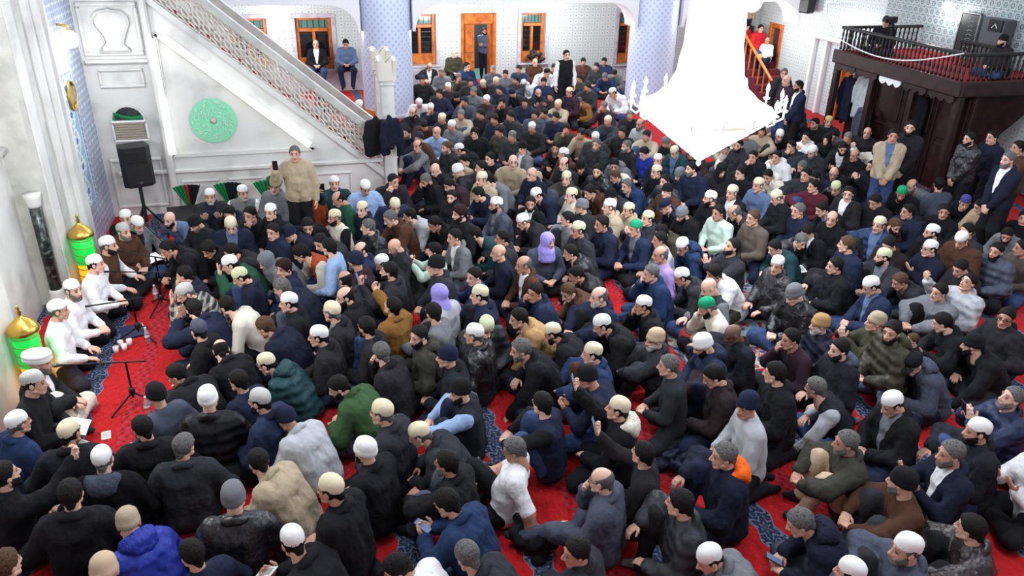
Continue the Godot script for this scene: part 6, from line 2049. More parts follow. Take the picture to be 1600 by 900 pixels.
		["hunch", "a", -0.08, 0.00, -11.83, -0, 1.06, "", "", "short", "hairdark", "", "coat", "black", "", "", "charcoal", "collar", "black", 1, "person in black coat, dark hair, bent forward, beside cream vest and cream skullcap", false],
		["cross", "a", 0.43, 0.00, -11.60, -64, 1.00, "skullcap", "capcream", "ring", "hairgrey", "hairdark", "vest", "cream", "black", "", "black", "", "", 2, "person in cream vest with black sleeves, cream skullcap, sitting cross-legged", false],
		["cross", "l", 0.86, 0.00, -11.87, -65, 1.01, "skullcap", "capcream", "ring", "hairdark", "", "jacket", "deepnavy", "", "", "black", "collar", "navy", 0, "person in navy jacket, cream skullcap, sitting cross-legged", false],
		["cross", "r", 0.90, 0.00, -11.03, -67, 1.02, "", "", "short", "hairgrey", "", "leather", "ink", "", "", "navy", "collar", "black", 0, "person in black leather jacket, grey hair, sitting cross-legged", false],
		["phone_low", "a", 1.43, 0.00, -11.45, -71, 1.07, "", "", "short", "hairgrey", "", "jacket", "brown", "", "", "navy", "collar", "brown", 0, "person in brown jacket, grey hair, looking down at hands", false],
		["lean_fwd", "r", 1.82, 0.00, -11.76, -67, 1.00, "", "", "short", "hairdark", "", "jacket", "silver", "", "", "navy", "collar", "silver", 0, "person in light grey jacket, dark hair, leaning onto one hand", false],
		["hunch", "a", 2.14, 0.00, -11.37, -69, 1.00, "", "", "short", "hairdark", "", "jacket", "jet", "", "", "charcoal", "collar", "black", 2, "person in black jacket, dark hair, bent forward, beside light grey jacket", false],
		["chin", "d", 2.19, 0.00, -13.25, -60, 1.03, "", "", "short", "hairgrey", "hairdark", "coat", "black", "", "", "black", "collar", "black", 2, "person in black coat, grey hair, hand at chin, in front of plum jacket", false],
		["lap", "d", 2.35, 0.00, -13.76, -58, 1.00, "", "", "", "", "", "jacket", "black", "", "", "slate", "collar", "black", 0, "person in black jacket, shaven head, sitting upright", false],
		["cross", "l", 2.34, 0.00, -12.20, -63, 0.99, "", "", "short", "hairdark", "hairdark", "coat", "ink", "", "", "charcoal", "collar", "black", 0, "person in black coat, dark hair, sitting cross-legged, behind light grey jacket", false],
		["kneel_lap", "a", 2.18, 0.00, -10.87, -73, 1.07, "", "", "full", "hairmaroon", "hairdark", "coat", "black", "", "", "navy", "collar", "black", 0, "person in black coat, reddish dark hair, kneeling with joined hands", false],
		["phone_low", "r", 2.99, 0.00, -12.32, -63, 1.05, "", "", "short", "hairdark", "", "jacket", "navy", "", "", "navy", "collar", "navy", 1, "person in navy jacket, dark hair, looking down at hands", false],
		["hunch", "a", 2.69, 0.00, -13.20, -61, 1.01, "", "", "short", "hairdark", "", "jacket", "plum", "", "", "black", "collar", "plum", 1, "person in plum jacket, dark hair, bent forward", false],
		["cross", "a", 3.01, 0.00, -12.82, -62, 1.07, "skullcap", "capcream", "ring", "hairgrey", "", "jacket", "beige", "", "", "black", "collar", "beige", 1, "person in beige jacket, cream skullcap, sitting cross-legged, in front of grey sweater", false],
		["hunch", "r", 3.46, 0.00, -13.05, -78, 1.08, "", "", "short", "hairdark", "beardgrey", "sweater", "grey", "", "", "black", "", "", 1, "person in grey sweater, dark hair, bent forward", false],
		["cross", "a", 2.97, 0.00, -11.50, -84, 1.05, "skullcap", "capwhite", "ring", "hairgrey", "hairdark", "jacket", "slate", "", "grey", "black", "collar", "slate", 2, "person in slate grey jacket over grey shirt, white skullcap, sitting cross-legged", false],
		["cross", "l", 3.77, 0.00, -13.75, -43, 1.08, "", "", "", "", "", "sweater", "beige", "", "", "black", "", "", 0, "person in beige sweater, shaven head, sitting cross-legged", false],
		["phone", "a", 1.67, 0.00, -10.08, -100, 0.92, "", "", "full", "hairdark", "", "sweater", "mint", "", "", "black", "", "", 0, "person in mint sweater, thick dark hair, both hands lifted", false],
		["cross", "a", 2.07, 0.00, -10.38, -75, 1.02, "", "", "short", "hairdark", "", "blazer", "grey", "", "white", "slate", "collar", "grey", 1, "person in grey suit jacket over white shirt, dark hair, sitting cross-legged", false],
		["kneel", "r", 0.18, 0.00, -9.98, -101, 1.04, "", "", "short", "hairdark", "", "shirt", "skyblue", "", "", "black", "", "", 0, "person in sky blue shirt, dark hair, kneeling", false],
		["hunch", "l", 0.42, 0.00, -10.92, -73, 1.06, "", "", "short", "hairdark", "", "jacket", "charcoal", "", "", "black", "collar", "charcoal", 0, "person in charcoal jacket, dark hair, bent forward", false],
		["hunch", "r", 0.17, 0.00, -10.49, -70, 1.07, "", "", "full", "hairdark", "", "vest", "rust", "cream", "", "denim", "", "", 1, "person in rust vest with cream sleeves, thick dark hair, bent forward", false],
		["hunch", "l", -0.29, 0.00, -10.29, -90, 1.06, "headscarf", "grey", "", "", "", "coat", "grey", "", "", "black", "collar", "grey", 0, "person in grey coat, grey hood up, bent forward", false],
		["lap", "l", -0.34, 0.00, -9.79, -79, 1.02, "", "", "full", "hairmaroon", "", "jacket", "navy", "", "", "denim", "collar", "navy", 1, "person in navy jacket, reddish dark hair, sitting upright", false],
		["cross", "l", 0.72, 0.00, -10.20, -94, 1.00, "", "", "ring", "hairdark", "", "jacket", "marine", "", "", "navy", "collar", "navy", 0, "person in navy jacket, balding dark hair, sitting cross-legged", false],
		["chin", "d", 1.09, 0.00, -9.78, -93, 1.00, "skullcap", "capwhite", "ring", "hairdark", "", "jacket", "black", "", "", "black", "collar", "black", 0, "person in black jacket, white skullcap, hand at chin, behind plum jacket and navy beanie", false],
		["one_knee", "d", 1.21, 0.00, -10.28, -79, 1.00, "", "", "", "", "beardgrey", "coat", "charcoal", "", "", "charcoal", "collar", "charcoal", 1, "person in charcoal coat, shaven head, one knee raised", false],
		["cross", "r", 0.61, 0.00, -9.65, -101, 1.07, "beanie", "navy", "", "", "beardgrey", "jacket", "plum", "", "", "navy", "collar", "plum", 2, "person in plum jacket, navy beanie, sitting cross-legged", false],
		["cross", "r", 0.43, 0.00, -9.19, -109, 1.01, "", "", "ring", "hairdark", "", "jacket", "charcoal", "", "", "charcoal", "collar", "charcoal", 2, "person in charcoal jacket, balding dark hair, sitting cross-legged", false],
		["phone", "a", 0.95, 0.00, -9.26, -108, 1.06, "", "", "short", "hairdark", "hairdark", "jacket", "charcoal", "", "", "navy", "collar", "charcoal", 0, "person in charcoal jacket, dark hair, both hands lifted, behind plum jacket and navy beanie", false],
		["kneel_lap", "a", 1.51, 0.00, -9.05, -88, 1.07, "beanie", "black", "", "", "", "coat", "charcoal", "", "", "navy", "collar", "charcoal", 1, "person in charcoal coat, black beanie, kneeling with joined hands", false],
		["dua", "l", 2.01, 0.00, -8.98, -98, 1.02, "", "", "short", "hairdark", "", "sweater", "blue", "", "", "black", "", "", 0, "person in blue sweater, dark hair, palms raised", false],
		["cross", "a", 2.56, 0.00, -9.66, -98, 1.01, "", "", "", "", "", "sweater", "deepnavy", "", "", "black", "", "", 1, "person in navy sweater, shaven head, sitting cross-legged", false],
		["hunch", "r", 2.68, 0.00, -10.69, -79, 1.02, "", "", "short", "hairdark", "", "shirt", "teal", "", "", "black", "", "", 1, "person in teal shirt, dark hair, bent forward", false],
		["one_knee", "a", 2.73, 0.00, -10.20, -98, 0.99, "", "", "short", "hairdark", "", "jacket", "charcoal", "", "", "navy", "collar", "charcoal", 2, "person in charcoal jacket, dark hair, one knee raised, beside teal shirt", false],
		["knees", "l", 2.20, 0.00, -15.22, -73, 1.03, "", "", "ring", "hairdark", "", "sweater", "grey", "", "", "navy", "", "", 1, "person in grey sweater, balding dark hair, hugging raised knees", false],
		["cross", "a", 2.79, 0.00, -14.93, -68, 1.05, "", "", "short", "hairtan", "beardgrey", "jacket", "charcoal", "", "", "black", "collar", "charcoal", 1, "person in charcoal jacket, brown hair, sitting cross-legged", false],
		["hunch", "r", 3.34, 0.00, -15.28, -69, 1.01, "skullcap", "capwhite", "ring", "hairdark", "", "jacket", "black", "", "", "black", "collar", "black", 1, "person in black jacket, white skullcap, bent forward, beside sky blue sweater", false],
		["hunch", "a", 3.26, 0.00, -14.59, -64, 1.01, "", "", "short", "hairdark", "", "jacket", "black", "", "", "navy", "collar", "black", 0, "person in black jacket, dark hair, bent forward, beside black vest", false],
		["hunch", "r", 3.01, 0.00, -13.91, -60, 1.03, "beanie", "capwhite", "", "", "", "hoodie", "beige", "", "", "black", "hood", "beige", 0, "person in beige hoodie, white knit cap, bent forward", false],
		["one_knee", "a", 3.45, 0.00, -14.13, -62, 1.01, "", "", "short", "hairdark", "", "vest", "jet", "beige", "", "charcoal", "", "", 0, "person in black vest with beige sleeves, dark hair, one knee raised", false],
		["one_knee", "r", 3.14, 0.00, -13.42, -59, 1.08, "", "", "short", "hairdark", "", "jacket", "charcoal", "", "", "charcoal", "collar", "charcoal", 1, "person in charcoal jacket, dark hair, one knee raised, beside beige hoodie and white knit cap", false],
		["one_knee", "a", -0.27, 0.00, -8.72, -93, 1.02, "skullcap", "capwhite", "ring", "hairdark", "", "coat", "black", "", "", "slate", "collar", "black", 0, "person in black coat, white skullcap, one knee raised, behind cream sweater", false],
		["hunch", "a", -0.09, 0.00, -9.19, -110, 1.08, "", "", "short", "hairgrey", "", "jacket", "deepnavy", "", "", "navy", "collar", "navy", 0, "person in navy jacket, grey hair, bent forward", false],
		["cross", "r", 0.23, 0.00, -8.25, -100, 1.07, "skullcap", "capcream", "ring", "hairgrey", "", "coat", "coal", "", "grey", "black", "collar", "black", 1, "person in black coat over grey shirt, cream skullcap, sitting cross-legged", false],
		["cross", "a", 0.06, 0.00, -7.78, -102, 1.03, "skullcap", "capwhite", "ring", "hairdark", "", "coat", "coal", "", "", "denim", "collar", "black", 1, "person in black coat, white skullcap, sitting cross-legged, beside teal padded jacket and cream skullcap", false],
		["hunch", "a", -0.30, 0.00, -8.14, -118, 1.07, "", "", "short", "hairtan", "", "coat", "deepnavy", "", "", "black", "collar", "navy", 1, "person in navy coat, brown hair, bent forward", false],
		["hunch", "a", -0.28, 0.00, -7.41, -113, 1.01, "skullcap", "capcream", "ring", "hairdark", "", "puffer", "teal", "", "", "black", "hood", "teal", 0, "person in teal padded jacket, cream skullcap, bent forward", false],
		["cross", "a", -0.54, 0.00, -6.57, -118, 1.05, "skullcap", "capgrey", "ring", "hairdark", "hairdark", "coat", "marine", "", "", "black", "collar", "navy", 1, "person in navy coat, pale grey skullcap, sitting cross-legged", false],
		["hunch", "a", -0.16, 0.00, -6.25, -133, 1.00, "beanie", "navy", "", "", "", "jacket", "silver", "", "", "olive", "collar", "silver", 2, "person in light grey jacket, navy beanie, bent forward", false],
		["chin", "l", 0.49, 0.00, -8.68, -115, 1.05, "", "", "ring", "hairdark", "hairdark", "coat", "black", "", "", "charcoal", "collar", "black", 0, "person in black coat, balding dark hair, hand at chin", false],
		["raise", "u", 0.84, 0.00, -8.31, -137, 1.02, "", "", "short", "hairdark", "", "jacket", "ochre", "", "", "navy", "collar", "ochre", 1, "person in ochre brown jacket, dark hair, one arm raised", false],
		["one_knee", "r", 0.56, 0.00, -7.82, -106, 1.05, "", "", "short", "hairdark", "hairdark", "coat", "coal", "", "", "denim", "collar", "black", 1, "person in black coat, dark hair, one knee raised", false],
		["chin", "r", 0.74, 0.00, -7.22, -118, 1.03, "", "", "short", "hairgrey", "", "coat", "coal", "", "", "denim", "collar", "black", 0, "person in black coat, grey hair, hand at chin, beside olive grey coat", false],
		["lap", "l", 1.10, 0.00, -7.58, -94, 1.03, "", "", "short", "hairdark", "hairdark", "coat", "olivegrey", "", "", "charcoal", "hood", "olivegrey", 0, "person in olive grey coat, dark hair, sitting upright", false],
		["knees", "r", 1.31, 0.00, -8.03, -118, 1.04, "", "", "short", "hairdark", "", "sweater", "grey", "", "", "black", "", "", 1, "person in grey sweater, dark hair, hugging raised knees", false],
		["lap", "a", 1.48, 0.00, -8.50, -138, 1.02, "headscarf", "lavender", "", "", "", "sweater", "silver", "", "", "black", "", "", 1, "person in light grey sweater, lilac headscarf, sitting upright", false],
		["one_knee", "a", 1.98, 0.00, -8.35, -108, 1.05, "skullcap", "capcream", "ring", "hairdark", "", "jacket", "navy", "", "", "charcoal", "collar", "navy", 0, "person in navy jacket, cream skullcap, one knee raised", false],
		["chin", "d", 1.79, 0.00, -7.89, 2, 1.07, "skullcap", "palegreen", "ring", "hairdark", "hairdark", "puffer", "charcoal", "", "", "black", "collar", "charcoal", 1, "person in charcoal padded jacket, pale green skullcap, hand at chin", false],
		["lap", "a", 1.69, 0.00, -7.40, -121, 1.04, "skullcap", "capwhite", "ring", "hairgrey", "", "leather", "black", "", "", "navy", "collar", "black", 1, "person in black leather jacket, white skullcap, sitting upright", false],
		["cross", "a", 1.35, 0.00, -7.04, -106, 1.02, "beanie", "navy", "", "", "", "jacket", "ink", "", "", "navy", "collar", "black", 1, "person in black jacket, navy beanie, sitting cross-legged", false],
		["hunch", "l", 0.42, 0.00, -6.74, -123, 1.04, "", "", "short", "hairdark", "hairdark", "jacket", "forest", "", "", "slate", "collar", "forest", 0, "person in forest green jacket, dark hair, bent forward", false],
		["cross", "a", 0.56, 0.00, -6.07, -122, 1.08, "skullcap", "capcream", "ring", "hairgrey", "", "coat", "charcoal", "", "", "black", "collar", "charcoal", 1, "person in charcoal coat, cream skullcap, sitting cross-legged", false],
		["knees", "l", 1.31, 0.00, -6.40, -110, 1.02, "beanie", "black", "", "", "hairdark", "vest", "ink", "skyblue", "", "navy", "", "", 0, "person in black vest with sky blue sleeves, black beanie, hugging raised knees", false],
		["hunch", "a", 1.12, 0.00, -5.82, -107, 1.03, "skullcap", "capcream", "ring", "hairgrey", "", "coat", "charcoal", "", "", "black", "collar", "charcoal", 1, "person in charcoal coat, cream skullcap, bent forward", false],
		["cross", "a", 0.34, 0.00, -5.59, -131, 1.02, "beanie", "capwhite", "", "", "hairdark", "coat", "black", "", "", "black", "collar", "black", 0, "person in black coat, white knit cap, sitting cross-legged", false],
		["kneel_lap", "a", -0.02, 0.00, -5.01, -120, 1.06, "skullcap", "capcream", "ring", "hairdark", "", "coat", "jet", "", "", "charcoal", "collar", "black", 2, "person in black coat, cream skullcap, kneeling with joined hands, behind beige jacket", false],
		["phone_low", "r", -0.15, 0.00, -4.53, -123, 1.07, "skullcap", "capwhite", "ring", "hairdark", "", "coat", "black", "", "", "charcoal", "collar", "black", 1, "person in black coat, white skullcap, looking down at hands", false],
		["hunch", "r", -0.37, 0.00, -5.64, -122, 1.03, "", "", "short", "hairdark", "", "jacket", "beige", "", "", "navy", "collar", "beige", 1, "person in beige jacket, dark hair, bent forward", false],
		["knees", "a", 0.97, 0.00, -5.30, -126, 1.02, "", "", "short", "hairdark", "beardgrey", "jacket", "black", "", "", "slate", "collar", "black", 2, "person in black jacket, dark hair, hugging raised knees", true],
		["phone_low", "a", 1.05, 0.00, -4.69, -131, 1.06, "", "", "short", "hairdark", "", "jacket", "blue", "", "", "denim", "collar", "blue", 1, "person in blue jacket, dark hair, looking down at hands", false],
		["hunch", "r", 1.18, 0.00, -4.13, -120, 1.04, "", "", "short", "hairgrey", "", "jacket", "charcoal", "", "", "black", "collar", "charcoal", 2, "person in charcoal jacket, grey hair, bent forward, behind white shirt", false],
		["hunch", "l", 0.69, 0.00, -4.21, -120, 1.03, "", "", "short", "hairdark", "", "shirt", "white", "", "", "black", "", "", 1, "person in white shirt, dark hair, bent forward", false],
		["lean_back", "a", 1.45, 0.00, -5.44, -112, 1.01, "", "", "short", "hairgrey", "", "shirt", "white", "bare", "", "black", "", "", 2, "person in white shirt, grey hair, leaning back on one arm", true],
		["lean_fwd", "a", 2.45, 0.00, -7.10, -96, 1.08, "", "", "short", "hairgrey", "beardgrey", "coat", "jet", "", "", "navy", "collar", "black", 1, "person in black coat, grey hair, leaning onto one hand", false],
		["chin", "l", 2.79, 0.00, -8.39, -92, 1.04, "", "", "short", "hairdark", "", "jacket", "marine", "", "", "black", "collar", "navy", 2, "person in navy jacket, dark hair, hand at chin, beside tan jacket", false],
		["hunch", "l", 3.42, 0.00, -8.49, -93, 1.04, "", "", "short", "hairtan", "", "jacket", "brown", "", "", "charcoal", "collar", "brown", 0, "person in brown jacket, brown hair, bent forward", false],
		["knees", "a", 3.36, 0.00, -7.99, -90, 1.08, "", "", "ring", "hairgrey", "beardwhite", "jacket", "navy", "", "", "black", "collar", "navy", 0, "person in navy jacket, balding grey hair, hugging raised knees", false],
		["lean_fwd", "a", 2.62, 0.00, -7.84, -95, 1.06, "", "", "short", "hairdark", "", "jacket", "tan", "", "", "slate", "collar", "tan", 1, "person in tan jacket, dark hair, leaning onto one hand", false],
		["hunch", "a", 2.88, 0.00, -7.36, -117, 1.01, "skullcap", "capcream", "ring", "hairdark", "hairdark", "coat", "black", "", "", "navy", "collar", "black", 2, "person in black coat, cream skullcap, bent forward", false],
		["knees", "a", 2.83, 0.00, -6.77, -106, 1.03, "skullcap", "capcream", "ring", "hairdark", "", "jacket", "blue", "", "", "brown", "collar", "blue", 0, "person in blue jacket, cream skullcap, hugging raised knees", false],
		["hunch", "a", 3.53, 0.00, -7.43, -102, 1.07, "skullcap", "capwhite", "ring", "hairdark", "", "coat", "jet", "", "", "charcoal", "collar", "black", 1, "person in black coat, white skullcap, bent forward, behind tan jacket", false],
		["chin", "a", 3.98, 0.00, -7.74, -103, 1.01, "skullcap", "capwhite", "ring", "hairdark", "", "coat", "black", "", "", "navy", "collar", "black", 2, "person in black coat, white skullcap, hand at chin", false],
		["knees", "l", 3.63, 0.00, -6.94, -116, 1.01, "beanie", "sand", "", "", "beardwhite", "coat", "charcoal", "", "", "charcoal", "collar", "charcoal", 1, "person in charcoal coat, sand cap, hugging raised knees", false],
		["kneel_lap", "a", 3.42, 0.00, -6.20, -115, 1.01, "", "", "short", "hairgrey", "", "sweater", "charcoal", "", "", "charcoal", "", "", 1, "person in charcoal sweater, grey hair, kneeling with joined hands", false],
		["cross", "d", 4.17, 0.00, -6.66, -99, 1.06, "beanie", "capwhite", "", "", "hairdark", "coat", "marine", "", "", "navy", "hood", "navy", 1, "person in navy coat, white knit cap, sitting cross-legged", false],
		["one_knee", "d", 4.63, 0.00, -6.86, -98, 1.02, "", "", "", "", "", "coat", "ink", "", "", "black", "collar", "black", 3, "person in black coat, shaven head, one knee raised", false],
		["one_knee", "d", 3.95, 0.00, -6.02, -109, 1.07, "", "", "short", "hairdark", "", "coat", "brownblack", "", "", "navy", "collar", "brownblack", 1, "person in dark brown coat, dark hair, one knee raised", false],
		["chin", "d", 4.76, 0.00, -7.50, -106, 1.05, "skullcap", "brightgreen", "ring", "hairgrey", "hairdark", "sweater", "cream", "", "", "black", "", "", 1, "person in cream sweater, green skullcap, hand at chin", false],
		["lap", "d", 4.89, 0.00, -7.98, -90, 1.07, "", "", "", "", "", "vest", "charcoal", "grey", "", "denim", "", "", 0, "person in charcoal vest with grey sleeves, shaven head, sitting upright", false],
		["kneel_lap", "r", 4.38, 0.00, -5.77, -104, 1.04, "", "", "short", "hairdark", "", "jacket", "black", "", "", "black", "collar", "black", 1, "person in black jacket, dark hair, kneeling with joined hands", false],
		["phone_low", "a", 2.81, 0.00, -6.24, -123, 1.06, "beanie", "black", "", "", "", "sweater", "navy", "", "", "denim", "", "", 2, "person in navy sweater, black beanie, looking down at hands", false],
		["knees", "r", 2.01, 0.00, -5.94, -120, 1.04, "", "", "short", "hairdark", "", "vest", "navy", "black", "", "denim", "", "", 0, "person in navy vest with black sleeves, dark hair, hugging raised knees", false],
		["raise", "a", 2.68, 0.00, -5.70, -119, 1.04, "skullcap", "capcream", "ring", "hairdark", "", "jacket", "jet", "", "", "black", "hood", "cream", 1, "person in black jacket with cream hood, cream skullcap, one arm raised", false],
		["kneel_lap", "l", 3.80, 0.00, -5.34, -104, 1.06, "beanie", "navy", "", "", "", "sweater", "silver", "", "", "black", "", "", 2, "person in light grey sweater, navy beanie, kneeling with joined hands", false],
		["cross", "d", 5.87, 0.00, -7.57, -86, 1.08, "beanie", "grey", "", "", "", "leather", "jet", "", "", "denim", "collar", "black", 0, "person in black leather jacket, grey beanie, sitting cross-legged", false],
		["cross", "a", 5.71, 0.00, -6.82, -101, 1.01, "beanie", "tan", "", "", "beardwhite", "puffer", "deepnavy", "", "", "slate", "collar", "navy", 1, "person in navy padded jacket, orange-brown cap, sitting cross-legged", false],
		["chin", "a", 5.27, 0.00, -6.59, -95, 1.04, "", "", "short", "hairdark", "", "sweater", "plum", "", "", "charcoal", "", "", 2, "person in plum sweater, dark hair, hand at chin", false],
		["kneel", "a", 5.30, 0.00, -6.09, -94, 1.02, "", "", "short", "hairdark", "hairdark", "jacket", "ink", "", "", "navy", "hood", "slate", 0, "person in black jacket with slate grey hood, dark hair, kneeling", false],
		["lean_fwd", "r", 5.16, 0.00, -5.61, -116, 1.01, "", "", "short", "hairgrey", "", "vest", "ink", "silver", "", "denim", "", "", 1, "person in black vest with light grey sleeves, grey hair, leaning onto one hand", false],
		["cross", "d", 5.45, 0.00, -5.20, -96, 1.07, "skullcap", "capwhite", "ring", "hairdark", "", "coat", "black", "", "grey", "navy", "collar", "black", 1, "person in black coat over grey shirt, white skullcap, sitting cross-legged", false],
		["hunch", "l", 6.55, 0.00, -5.93, -103, 1.02, "peaked_cap", "black", "", "", "", "jacket", "slate", "", "", "navy", "hood", "slate", 0, "person in slate grey jacket, black peaked cap, bent forward", false],
		["kneel_lap", "l", 6.11, 0.00, -6.26, -98, 1.07, "", "", "short", "hairdark", "hairdark", "puffer", "olive", "", "", "skyblue", "hood", "olive", 1, "person in olive padded jacket, dark hair, kneeling with joined hands", false],
		["phone", "a", 6.32, 0.00, -6.71, -109, 1.01, "beanie", "beige", "", "", "", "jacket", "olive", "", "", "black", "collar", "olive", 1, "person in olive jacket, beige beanie, both hands lifted", false],
		["lap", "a", 6.81, 0.00, -6.60, -103, 0.72, "", "", "short", "hairtan", "", "sweater", "coal", "", "", "denim", "", "", 0, "person in black sweater, brown hair, sitting upright", false],
		["cross", "d", 7.00, 0.00, -7.53, -107, 1.07, "skullcap", "capwhite", "ring", "hairdark", "", "jacket", "marine", "", "steel", "denim", "collar", "navy", 1, "person in navy jacket over steel blue shirt, white skullcap, sitting cross-legged", false],
		["knees", "a", 7.70, 0.00, -7.27, -90, 1.01, "", "", "short", "hairdark", "", "jacket", "grey", "", "", "black", "collar", "grey", 1, "person in grey jacket, dark hair, hugging raised knees", false],
		["raise", "u", 8.19, 0.00, -7.37, -89, 1.03, "", "", "short", "hairdark", "", "puffer", "silver", "", "", "black", "collar", "silver", 1, "person in light grey padded jacket, dark hair, one arm raised", false],
		["lean_fwd", "r", 7.47, 0.00, -6.02, -105, 1.04, "beanie", "black", "", "", "hairdark", "coat", "black", "", "", "charcoal", "collar", "black", 1, "person in black coat, black beanie, leaning onto one hand", false],
		["phone_low", "r", 7.38, 0.00, -6.51, -105, 1.04, "", "", "short", "hairdark", "", "jacket", "black", "", "", "denim", "collar", "black", 0, "person in black jacket, dark hair, looking down at hands, behind black sweater", false],
		["lap", "l", 7.91, 0.00, -6.43, -96, 1.07, "", "", "short", "hairdark", "", "jacket", "coal", "", "", "charcoal", "collar", "black", 2, "person in black jacket, dark hair, sitting upright", true],
		["phone", "u", 6.52, 0.00, -4.98, -103, 1.05, "", "", "short", "hairgrey", "beardgrey", "puffer", "marine", "", "", "black", "collar", "navy", 0, "person in navy padded jacket, grey hair, both hands lifted", false],
		["legs_out", "a", 2.18, 0.00, -4.78, -127, 1.01, "", "", "ring", "hairgrey", "", "jacket", "slate", "", "", "slate", "collar", "slate", 0, "person in slate grey jacket, balding grey hair, legs stretched out", true],
		["raise", "r", 2.65, 0.00, -5.04, -118, 1.00, "", "", "short", "hairdark", "", "sweater", "coal", "", "", "black", "", "", 1, "person in black sweater, dark hair, one arm raised", false],
		["one_knee", "a", 3.36, 0.00, -4.80, -105, 1.07, "", "", "short", "hairgrey", "", "jacket", "deepnavy", "", "", "navy", "hood", "orange", 1, "person in navy jacket with orange hood, grey hair, one knee raised", false],
		["one_knee", "r", 2.71, 0.00, -4.31, -106, 1.07, "", "", "short", "hairdark", "", "puffer", "charcoal", "", "", "black", "collar", "charcoal", 1, "person in charcoal padded jacket, dark hair, one knee raised", false],
		["hunch", "l", 2.98, 0.00, -3.75, -123, 1.01, "skullcap", "capwhite", "ring", "hairdark", "", "coat", "grey", "", "", "charcoal", "collar", "grey", 1, "person in grey coat, white skullcap, bent forward", false],
		["cross", "l", 1.77, 0.00, -4.07, -122, 1.00, "", "", "short", "hairdark", "", "jacket", "charcoal", "", "", "charcoal", "collar", "charcoal", 2, "person in charcoal jacket, dark hair, sitting cross-legged", false],
		["knees", "a", 4.53, 0.00, -4.76, -112, 1.03, "", "", "short", "hairgrey", "beardgrey", "jacket", "olivegrey", "", "", "sand", "collar", "olivegrey", 2, "person in olive grey jacket, grey hair, hugging raised knees", false],
		["hunch", "a", 3.88, 0.00, -3.90, -116, 1.05, "", "", "short", "hairgrey", "", "coat", "midnight", "", "", "slate", "hood", "midnight", 1, "person in blue-black coat, grey hair, bent forward", false],
		["knees", "r", 4.62, 0.00, -4.14, -114, 1.05, "beanie", "black", "", "", "beardgrey", "sweater", "brown", "", "", "charcoal", "", "", 1, "person in brown sweater, black beanie, hugging raised knees", false],
		["dua", "a", 5.29, 0.00, -4.36, -105, 1.08, "", "", "short", "hairgrey", "beardgrey", "blazer", "deepnavy", "", "white", "charcoal", "collar", "navy", 1, "person in navy suit jacket over white shirt, grey hair, palms raised", false],
		["one_knee", "a", 5.83, 0.00, -4.58, -114, 1.06, "skullcap", "capwhite", "ring", "hairdark", "hairdark", "coat", "ink", "", "", "denim", "collar", "black", 1, "person in black coat, white skullcap, one knee raised, in front of white shirt", false],
		["dua", "a", 6.16, 0.00, -4.21, -100, 1.04, "", "", "short", "hairdark", "", "shirt", "white", "", "", "black", "", "", 1, "person in white shirt, dark hair, palms raised", false],
		["one_knee", "a", 4.14, 0.00, -3.47, -104, 1.08, "skullcap", "capwhite", "ring", "hairgrey", "beardgrey", "jacket", "slate", "", "", "charcoal", "collar", "slate", 1, "person in slate grey jacket, white skullcap, one knee raised", false],
		["knees", "r", 4.78, 0.00, -3.55, -123, 1.03, "", "", "short", "hairdark", "", "leather", "brownblack", "", "", "black", "collar", "brownblack", 1, "person in dark brown leather jacket, dark hair, hugging raised knees", false],
		["lap", "r", 3.61, 0.00, -3.40, -108, 1.00, "skullcap", "capwhite", "ring", "hairdark", "", "coat", "grey", "", "", "black", "collar", "grey", 1, "person in grey coat, white skullcap, sitting upright", false],
		["kneel_lap", "l", 4.10, 0.00, -14.35, -77, 1.00, "beanie", "black", "", "", "", "blazer", "grey", "", "white", "black", "collar", "grey", 1, "person in grey suit jacket over white shirt, black beanie, kneeling with joined hands", false],
		["lean_fwd", "l", 5.21, 0.00, -15.10, -57, 1.02, "", "", "short", "hairdark", "beardgrey", "jacket", "charcoal", "", "", "black", "collar", "charcoal", 1, "person in charcoal jacket, dark hair, leaning onto one hand", false],
		["cross", "r", 4.95, 0.00, -14.10, -76, 1.02, "skullcap", "capwhite", "ring", "hairgrey", "", "jacket", "brown", "", "", "black", "collar", "brown", 1, "person in brown jacket, white skullcap, sitting cross-legged", false],
		["kneel_lap", "l", 5.56, 0.00, -14.19, -74, 1.04, "", "", "short", "hairgrey", "beardgrey", "coat", "charcoal", "", "", "charcoal", "collar", "charcoal", 1, "person in charcoal coat, grey hair, kneeling with joined hands", false],
		["hunch", "l", 5.32, 0.00, -13.75, -66, 1.03, "beanie", "black", "", "", "", "coat", "black", "", "", "slate", "collar", "black", 1, "person in black coat, black beanie, bent forward", false],
		["cross", "a", 4.73, 0.00, -13.46, -63, 1.05, "", "", "ring", "hairdark", "", "jacket", "coal", "", "", "charcoal", "collar", "black", 0, "person in black jacket, balding dark hair, sitting cross-legged", false],
		["hunch", "a", 4.31, 0.00, -13.19, -63, 1.02, "beanie", "beige", "", "", "", "coat", "black", "", "", "navy", "collar", "black", 1, "person in black coat, beige beanie, bent forward", false],
		["knees", "l", 4.44, 0.00, -12.62, -66, 1.05, "skullcap", "capcream", "ring", "hairgrey", "", "coat", "olivegrey", "", "", "slate", "collar", "olivegrey", 0, "person in olive grey coat, cream skullcap, hugging raised knees", false],
		["lap", "l", 5.11, 0.00, -12.81, -68, 1.08, "", "", "short", "hairdark", "hairdark", "leather", "black", "", "", "navy", "collar", "black", 0, "person in black leather jacket, dark hair, sitting upright", false],
		["hunch", "a", 4.07, 0.00, -12.27, -72, 1.04, "skullcap", "capwhite", "ring", "hairdark", "", "coat", "navy", "", "", "black", "collar", "navy", 0, "person in navy coat, white skullcap, bent forward", false],
